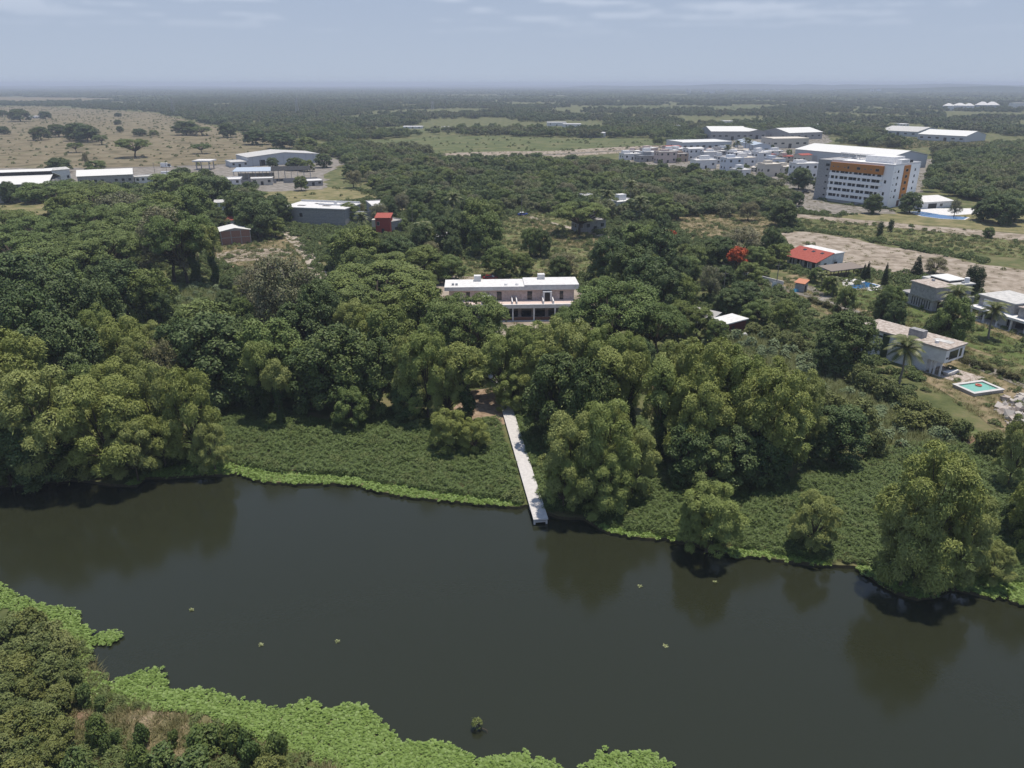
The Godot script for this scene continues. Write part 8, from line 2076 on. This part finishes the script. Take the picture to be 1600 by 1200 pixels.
	part(o, "hull", hexa([Vector3(-1.2, 0, 0.35), Vector3(-1.2, 0, -0.35), Vector3(1.1, 0, -0.12), Vector3(1.1, 0, 0.12)], [Vector3(-1.5, 0.7, 0.75), Vector3(-1.5, 0.7, -0.75), Vector3(1.9, 0.85, -0.15), Vector3(1.9, 0.85, 0.15)]), M.white)
	o = thing("garden_shelter", "small white dome cover in the weeds below the dark red hut", "cover", Vector3(WHITE_TENT.x, GY, WHITE_TENT.y))
	cyl(o, "dome", "white", Vector3(0, -0.1, 0), 0.9, 0.45, 0.9, 14)
	cyl(o, "dome_cap", "white", Vector3(0, 0.8, 0), 0.45, 0.1, 0.2, 14)
	# snag and drifting bits
	o = thing("leafy_snag", "drowned branch with a tuft of leaves standing out of the river", "branch", Vector3(STUMP.x, 0, STUMP.y))
	part(o, "branch", tubes([[[Vector3(0.3, -0.6, 0.3), Vector3(0, 0.3, 0), Vector3(-0.3, 0.8, -0.1)], [0.12, 0.08, 0.04]], [[Vector3(0, 0.2, 0), Vector3(0.7, 0.25, 0.4), Vector3(0.75, -0.2, 0.5)], [0.06, 0.04, 0.03]]], 6), M.bark)
	part(o, "leaves", leafy([[Vector3(-0.2, 0.7, 0), Vector3(0.5, 0.45, 0.5)]], 260, 0.22, 0.1, 0.2, 0.4, Color(0.09, 0.12, 0.03), Color(0.17, 0.19, 0.06)), M.leaf_w_a)
	for i in FLOATS.size():
		var p: Vector2 = FLOATS[i]
		var fo := thing("drifting_plant", ["pale drifting plant scrap near the left of open water", "drifting plant scrap beside a dark twig in mid river", "yellowish drifting tuft right of the pier end", "tiny drifting scrap far right of the pier end", "tiny drifting scrap off the left bank", "tiny drifting scrap in the right of open water"][i], "plant", Vector3(p.x, 0.02, p.y))
		part(fo, "leaves", rosette(9, 0.28, 0.12, 0.22, 0.16, 0.4, Color(0.14, 0.17, 0.06), Color(0.3, 0.32, 0.16)), M.float_leaf)

# ---------------------------------------------------------------- far country
func far_woods() -> void:
	var mids := []
	for k in 3:
		mids.append(leafy(dome(11, 5.6, 3.4, 7.6, 2.2, 0.75, 0.22), 3200, 0.56, 0.42, 0.1, 0.5, [Color(0.046, 0.076, 0.025), Color(0.075, 0.11, 0.032), Color(0.095, 0.112, 0.045)][k], [Color(0.11, 0.15, 0.048), Color(0.165, 0.2, 0.06), Color(0.175, 0.18, 0.085)][k], 12, -0.4, 0.55))
	var fars := []
	for k in 3:
		fars.append(leafy(dome(7, 5.6, 3.2, 7.2, 2.6, 0.75, 0.22), 620, 1.25, 1.0, 0.05, 0.6, [Color(0.045, 0.075, 0.028), Color(0.065, 0.092, 0.033), Color(0.085, 0.1, 0.045)][k], [Color(0.1, 0.135, 0.05), Color(0.13, 0.16, 0.058), Color(0.15, 0.155, 0.078)][k], 10, -0.3, 0.6))
	var patch := leafy([[Vector3(-12, 4, 2), Vector3(9, 5, 9)], [Vector3(2, 4, -8), Vector3(11, 6, 9)], [Vector3(13, 3, 4), Vector3(9, 5, 9)], [Vector3(0, 4, 10), Vector3(10, 5, 9)]], 420, 5.0, 4.0, 0.05, 0.8, Color(0.045, 0.068, 0.028), Color(0.1, 0.125, 0.052), 12, -0.1, 0.7)
	var clear := []
	for c in FAR_CLEAR:
		clear.append(PackedVector2Array(c))
	# woods in the middle distance, behind the single trees
	var xs := [[] as Array[Transform3D], [] as Array[Transform3D], [] as Array[Transform3D]]
	for pl in WOODS:
		var poly := PackedVector2Array(pl)
		var lo := poly[0]
		var hi := poly[0]
		for p in poly:
			lo = lo.min(p)
			hi = hi.max(p)
		for i in int((hi.x - lo.x) * (hi.y - lo.y) / 42.0):
			var p := Vector2(rng.randf_range(lo.x, hi.x), rng.randf_range(lo.y, hi.y))
			if not Geometry2D.is_point_in_polygon(p, poly) or blocked(p, clear):
				continue
			var s := rng.randf_range(0.6, 1.05)
			xs[rng.randi() % 3].append(Transform3D(Basis(Vector3.UP, rng.randf() * TAU).scaled(Vector3(s, s * rng.randf_range(0.7, 1.05), s)), Vector3(p.x, GY, p.y)))
	for k in 3:
		copies("woodland", ["dark green woodland behind the houses", "light green woodland behind the houses", "dull olive woodland behind the houses"][k], "woodland", mids[k], M.leaf_a, xs[k])
	# the plain from 560 m to 3.6 km
	var nz := FastNoiseLite.new()
	nz.seed = 21
	nz.frequency = 0.0042
	nz.fractal_octaves = 4
	xs = [[] as Array[Transform3D], [] as Array[Transform3D], [] as Array[Transform3D]]
	var near_xs := [[] as Array[Transform3D], [] as Array[Transform3D], [] as Array[Transform3D]]
	for i in 120000:
		var d := 520.0 * pow(7.2, rng.randf())
		var a := rng.randf_range(-0.78, 0.78)
		var p := Vector2(sin(a) * d, -cos(a) * d)
		if rng.randf() > d / 3700.0 + 0.12:
			continue
		var v := nz.get_noise_2d(p.x, p.y * 0.55)
		if v < 0.06 + rng.randf_range(-0.22, 0.1) - 0.2 * smoothstep(0.0, -700.0, p.x) or blocked(p, clear):
			continue
		var s := rng.randf_range(0.55, 1.15)
		var kk := clampi(int(1.5 + nz.get_noise_2d(p.x * 2.0, p.y * 2.0) * 3.0 + rng.randfn() * 0.6), 0, 2)
		var into: Array[Transform3D] = near_xs[kk] if d < 1050.0 else xs[kk]
		into.append(Transform3D(Basis(Vector3.UP, rng.randf() * TAU).scaled(Vector3(s, s * rng.randf_range(0.75, 1.25), s)), Vector3(p.x, GY, p.y)))
	for k in 3:
		copies("distant_trees", ["dark trees scattered over the distant plain", "green trees scattered over the distant plain", "dull olive trees scattered over the distant plain"][k], "trees", fars[k], M.leaf_a, xs[k])
		copies("plain_trees", ["dark trees on the nearer part of the plain", "green trees on the nearer part of the plain", "dull olive trees on the nearer part of the plain"][k], "trees", mids[k], M.leaf_a, near_xs[k])
	var ys: Array[Transform3D] = []
	for i in 60000:
		var d := 3000.0 * pow(6.0, rng.randf())
		var a := rng.randf_range(-0.75, 0.75)
		var p := Vector2(sin(a) * d, -cos(a) * d)
		var v := nz.get_noise_2d(p.x * 0.35, p.y * 0.16)
		if v < -0.1 + rng.randf_range(-0.15, 0.1) or blocked(p, clear):
			continue
		var s := rng.randf_range(0.8, 1.4) * clampf(d / 6000.0, 0.8, 2.2)
		ys.append(Transform3D(Basis(Vector3.UP, rng.randf() * TAU).scaled(Vector3(s, s * rng.randf_range(0.5, 0.9) / clampf(d / 6000.0, 1.0, 1.8), s)), Vector3(p.x, GY, p.y)))
	copies("distant_forest", "far blue-green forest reaching to the horizon", "forest", patch, M.leaf_a, ys)
	print("forest ", ys.size())
	# low hills along the horizon
	for e in [[-0.75, -0.3, 14000.0, 60.0, 5], [0.05, 0.8, 11000.0, 95.0, 6], [0.35, 0.85, 7500.0, 55.0, 9], [-0.2, 0.3, 17000.0, 55.0, 8]]:
		structure("hills", ridge(e[0], e[1], e[2], e[3], e[4]), M.far_blue_wood)

func blocked(p: Vector2, polys: Array) -> bool:
	for c in polys:
		if Geometry2D.is_point_in_polygon(p, c):
			return true
	return false

func ridge(a0: float, a1: float, d: float, h: float, seed_: int) -> ArrayMesh:
	var n := FastNoiseLite.new()
	n.seed = seed_
	n.frequency = 0.0006
	n.fractal_octaves = 5
	var v := PackedVector3Array()
	var nn := PackedVector3Array()
	var idx := PackedInt32Array()
	var k := 160
	var rows := 9
	for i in k + 1:
		var t := float(i) / k
		var a := lerpf(a0, a1, t)
		for j in rows:
			var s := float(j) / (rows - 1)
			var r := d + (s - 0.5) * d * 0.35
			var p := Vector2(sin(a) * r, -cos(a) * r)
			var y := h * sin(PI * s) * pow(sin(PI * clampf(t, 0.0, 1.0)), 0.5) * (0.55 + 0.6 * n.get_noise_2d(p.x, p.y)) - 3.0
			v.append(Vector3(p.x, y, p.y))
			nn.append(Vector3.UP)
	for i in k:
		for j in rows - 1:
			var q := i * rows + j
			idx.append_array([q, q + 1, q + rows, q + 1, q + rows + 1, q + rows])
	return mesh_of(v, nn, idx, PackedColorArray())

func cloud_cover() -> ImageTexture:
	var w := 2048
	var h := 1024
	var im := Image.create_empty(w, h, false, Image.FORMAT_RGBA8)
	var n := FastNoiseLite.new()
	n.seed = 11
	n.frequency = 1.0
	n.fractal_octaves = 6
	var big := FastNoiseLite.new()
	big.seed = 4
	big.frequency = 1.0
	for y in range(300, 497):
		var e := (0.5 - (y + 0.5) / h) * PI
		for x in w:
			var a := TAU * x / w
			# a flat cloud layer seen from below
			var dist := 1.0 / maxf(tan(e), 0.03)
			var q := Vector3(cos(a), 0, sin(a)) * dist
			var c := n.get_noise_3d(q.x * 0.55, e * 22.0, q.z * 0.55)
			var b := big.get_noise_3d(q.x * 0.16, 0.0, q.z * 0.16)
			var k := smoothstep(0.08, 0.42, c * 0.9 + b * 0.75) * smoothstep(0.045, 0.1, e)
			if k > 0.0:
				im.set_pixel(x, y, Color(0.37, 0.36, 0.345, k))
	return ImageTexture.create_from_image(im)

# ---------------------------------------------------------------- the scene
func _ready() -> void:
	rng.seed = 20240
	# camera
	var cam := Camera3D.new()
	cam.name = "camera"
	cam.fov = 55.18
	cam.far = 60000.0
	cam.near = 0.5
	add_child(cam)
	cam.position = Vector3(0, 55, 0)
	cam.rotation_degrees = Vector3(-22.2, 0, 0)
	cam.current = true
	# sky and haze
	var env := Environment.new()
	env.background_mode = Environment.BG_SKY
	var sky := Sky.new()
	var sm := ProceduralSkyMaterial.new()
	sm.sky_top_color = lin(0.18, 0.25, 0.4)
	sm.sky_horizon_color = lin(0.315, 0.365, 0.44)
	sm.sky_curve = 0.16
	sm.sky_energy_multiplier = 1.1
	sm.ground_bottom_color = lin(0.06, 0.07, 0.05)
	sm.ground_horizon_color = lin(0.29, 0.35, 0.43)
	sm.sun_angle_max = 2.0
	sm.sky_cover = cloud_cover()
	sky.sky_material = sm
	env.sky = sky
	env.tonemap_mode = Environment.TONE_MAPPER_LINEAR
	env.tonemap_exposure = 1.21
	env.fog_enabled = true
	env.fog_density = 0.00017
	env.fog_light_color = Color(0.83, 0.875, 0.95)
	env.sdfgi_enabled = true
	env.ssao_enabled = true
	env.ssil_enabled = true
	var we := WorldEnvironment.new()
	we.name = "environment"
	we.environment = env
	add_child(we)
	# sun, high and a little behind the scene
	var sun := DirectionalLight3D.new()
	sun.name = "sun"
	sun.light_energy = 1.3
	sun.light_color = Color(1.0, 0.96, 0.9)
	sun.light_angular_distance = 0.5
	sun.shadow_enabled = true
	add_child(sun)
	var to_sun := Vector3(0.14, 1.0, -0.18)
	sun.look_at_from_position(to_sun * 100.0, Vector3.ZERO, Vector3.FORWARD)

	make_materials()
	mat("leafdark", lin(0.03, 0.05, 0.018), 0.8)

	# river
	var wp := PackedVector2Array([Vector2(-1500, 150), Vector2(1500, 150), Vector2(1500, -300), Vector2(-1500, -300)])
	structure("river", sheet(wp, 0.0), M.water)
	structure("river_bed", sheet(wp, -2.5), M.mud)
	# ground sheet to the horizon, its edge the far bank
	var bank := ring_open(FAR_SHORE, 0.8, 0.45)
	var gp := PackedVector2Array()
	gp.append(Vector2(-30000, -110))
	gp.append_array(bank)
	gp.append(Vector2(30000, -70))
	gp.append(Vector2(30000, -28000))
	gp.append(Vector2(-30000, -28000))
	structure("ground", sheet(gp, GY), M.groundmat)
	structure("bank", bank_face(bank, 0.5), M.mud)
	var nb := ring_open(NEAR_SHORE, 0.6, 0.35)
	var np := PackedVector2Array()
	for p in nb:
		np.append(p + Vector2(-0.9, 0.9))
	var npg := PackedVector2Array(np)
	npg.append(Vector2(24, 150))
	npg.append(Vector2(-400, 150))
	npg.append(Vector2(-400, -60))
	structure("near_bank", sheet(npg, 0.12), M.groundmat)

	for i in NEAR_BARE.size():
		structure("bare_earth", sheet(ring_jitter(NEAR_BARE[i], 1.0, 1.4, 90 + i), 0.15 + 0.01 * i), M.dryground if i == 1 else M.redearth)
	for i in PATCHES.size():
		var e: Array = PATCHES[i]
		structure(e[0], sheet(ring_jitter(e[3], 4.0, 5.0 if e[2] == 1 else 2.5, i + 1), GY + 0.03 * e[2] + 0.001 * i), M[e[1]])
	for i in ROADS.size():
		var e: Array = ROADS[i]
		structure(e[0], ribbon(e[3], e[2], GY + 0.11 + 0.004 * i, i + 50), M[e[1]])
	print("setting ", Time.get_ticks_msec())

	pier()
	main_house()
	hotel()
	big_warehouse()
	left_warehouse()
	silver_warehouse()
	shelters()
	block_building()
	villas()
	pools()
	for e in HOUSES:
		simple_house(e)
	small_things()
	print("buildings ", Time.get_ticks_msec())

	make_protos()
	plant_trees()
	plant_palms()
	print("trees ", Time.get_ticks_msec())
	ground_cover()
	print("cover ", Time.get_ticks_msec())
	far_woods()
	print("far ", Time.get_ticks_msec())

func ring_open(pts: Array, step: float, amount: float) -> PackedVector2Array:
	var r := ring_jitter(pts, step, amount, 3)
	# drop the closing edge
	var last: Vector2 = pts[pts.size() - 1]
	var out_ := PackedVector2Array()
	for p in r:
		out_.append(p)
		if p.distance_to(last) < amount * 1.5 + 0.01 and out_.size() > 20:
			break
	return out_

func bank_face(pts: PackedVector2Array, slope: float) -> ArrayMesh:
	var v := PackedVector3Array()
	var nn := PackedVector3Array()
	var idx := PackedInt32Array()
	for i in pts.size():
		var p := pts[i]
		v.append(Vector3(p.x, GY, p.y))
		v.append(Vector3(p.x, -1.2, p.y + slope))
		nn.append(Vector3(0, 0.3, 1).normalized())
		nn.append(Vector3(0, 0.3, 1).normalized())
	for i in pts.size() - 1:
		idx.append_array([i * 2, i * 2 + 2, i * 2 + 1, i * 2 + 2, i * 2 + 3, i * 2 + 1])
	return mesh_of(v, nn, idx, PackedColorArray())

func ground_cover() -> void:
	var marsh := rosette(40, 0.6, 0.8, 0.3, 0.12, 0.8, Color(0.048, 0.08, 0.022), Color(0.112, 0.155, 0.046))
	var float_ := rosette(11, 0.3, 0.34, 0.24, 0.19, 0.4, Color(0.105, 0.17, 0.035), Color(0.195, 0.275, 0.072))
	var reed := tuft(34, 0.5, 1.5, 0.09, Color(0.1, 0.125, 0.05), Color(0.19, 0.205, 0.09))
	var grass := tuft(40, 0.45, 0.5, 0.06, Color(0.11, 0.12, 0.045), Color(0.22, 0.195, 0.1))
	var weed := leafy([[Vector3(0, 0.5, 0), Vector3(0.8, 0.55, 0.8)], [Vector3(0.7, 0.35, 0.4), Vector3(0.55, 0.4, 0.55)], [Vector3(-0.5, 0.3, -0.6), Vector3(0.6, 0.4, 0.5)]], 330, 0.3, 0.18, 0.2, 0.5, Color(0.065, 0.095, 0.028), Color(0.16, 0.19, 0.065))
	var silver := leafy([[Vector3(0, 0.9, 0), Vector3(1.0, 0.9, 1.0)], [Vector3(0.8, 0.6, 0.4), Vector3(0.8, 0.6, 0.8)]], 420, 0.42, 0.24, 0.15, 0.7, Color(0.085, 0.125, 0.055), Color(0.175, 0.215, 0.11))
	scatter("marsh_plants", "dense knee-high green plants covering the far bank", "plants", marsh, M.marsh_leaf, MARSH, 5.5, GY, 0.7, 1.15)
	scatter("tall_weeds", "taller weed clumps standing among the bank plants", "weeds", weed, M.leaf_a, MARSH, 0.22, GY + 0.15, 0.45, 1.0, [], 1.0)
	scatter("floating_plants", "bright green floating plants fringing the far bank", "plants", float_, M.float_leaf, FRINGE, 18.0, 0.3, 0.6, 1.0, [], 0.0, 0.25)
	scatter("floating_plants", "bright green floating mat along the near bank", "plants", float_, M.float_leaf, [NEAR_MAT, MAT_ARM], 24.0, 0.12, 0.55, 0.95, [], 0.0, 0.2)
	scatter("reeds", "pale grey-green reeds on the slope and in the wood", "reeds", silver, M.marsh_leaf, REEDS, 0.22, GY, 0.6, 1.2, [], 0.8)
	scatter("reeds", "fine pale tall grass on the slope and in the wood", "grass", reed, M.marsh_leaf, REEDS, 4.0, GY, 0.5, 0.95)
	# weeds and dry grass over the open ground
	var open_ := []
	for e in PATCHES:
		if e[1] in ["weedy", "dryground"]:
			open_.append(e[3])
	scatter("weeds", "low weeds over the rough plots", "weeds", weed, M.leaf_a, open_, 0.16, GY, 0.4, 1.1, [], 1.0)
	scatter("dry_grass", "dry grass tufts over the rough plots", "grass", grass, M.marsh_leaf, open_, 0.5, GY, 0.7, 1.4)
	var scrub: Array = [[Vector2(-190, -420), Vector2(190, -420), Vector2(150, -200), Vector2(80, -130), Vector2(-70, -125), Vector2(-150, -200)]]
	var avoid := []
	for e in PATCHES:
		avoid.append(PackedVector2Array(e[3]))
	for f in FRAME.values():
		var a := Vector2(cos(f[2]), -sin(f[2]))
		var b := Vector2(-a.y, a.x)
		var p := Vector2(f[0], f[1])
		avoid.append(PackedVector2Array([p + b, p + a * f[3] + b, p + a * f[3] - b * 14.0, p - b * 14.0]))
	scatter("undergrowth", "low green undergrowth on the ground between the trees", "undergrowth", weed, M.leaf_b, scrub, 0.2, GY, 0.7, 1.6, avoid)
	var dry := []
	for e in PATCHES:
		if e[1] in ["pasture", "dirt", "drylawn", "meadow"] and e[0] != "dry_field":
			dry.append(e[3])
	scatter("field_weeds", "scattered low weeds on the dry fields", "weeds", weed, M.leaf_c, dry, 0.006, GY, 0.5, 1.5, [], 1.0)
	var plot := []
	for e in PATCHES:
		if e[1] in ["dirt", "gravel"] and e[0] != "industrial_ground":
			plot.append(e[3])
	scatter("plot_grass", "thin dry grass on the bare plots and yards", "grass", grass, M.marsh_leaf, plot, 0.1, GY, 0.6, 1.5, [], 1.0)
	# the near bank's scrub
	var nbp: Array = [[Vector2(-110, -84), Vector2(-60, -62), Vector2(-46, -62), Vector2(-38, -54), Vector2(-30, -52), Vector2(-20, -48), Vector2(-12, -45), Vector2(-2, -34), Vector2(6, -18), Vector2(-60, -14), Vector2(-110, -30)]]
	var bare := []
	for b in NEAR_BARE:
		bare.append(PackedVector2Array(b))
	scatter("bank_scrub", "mixed weeds and brush on the near bank", "scrub", weed, M.leaf_a, nbp, 2.2, 0.12, 0.25, 0.7, bare, 0.5)
	scatter("bank_grass", "dry grass on the near bank", "grass", grass, M.marsh_leaf, nbp, 5.0, 0.12, 0.6, 1.1)

func rows_of(e: Array) -> int:
	return e[12]
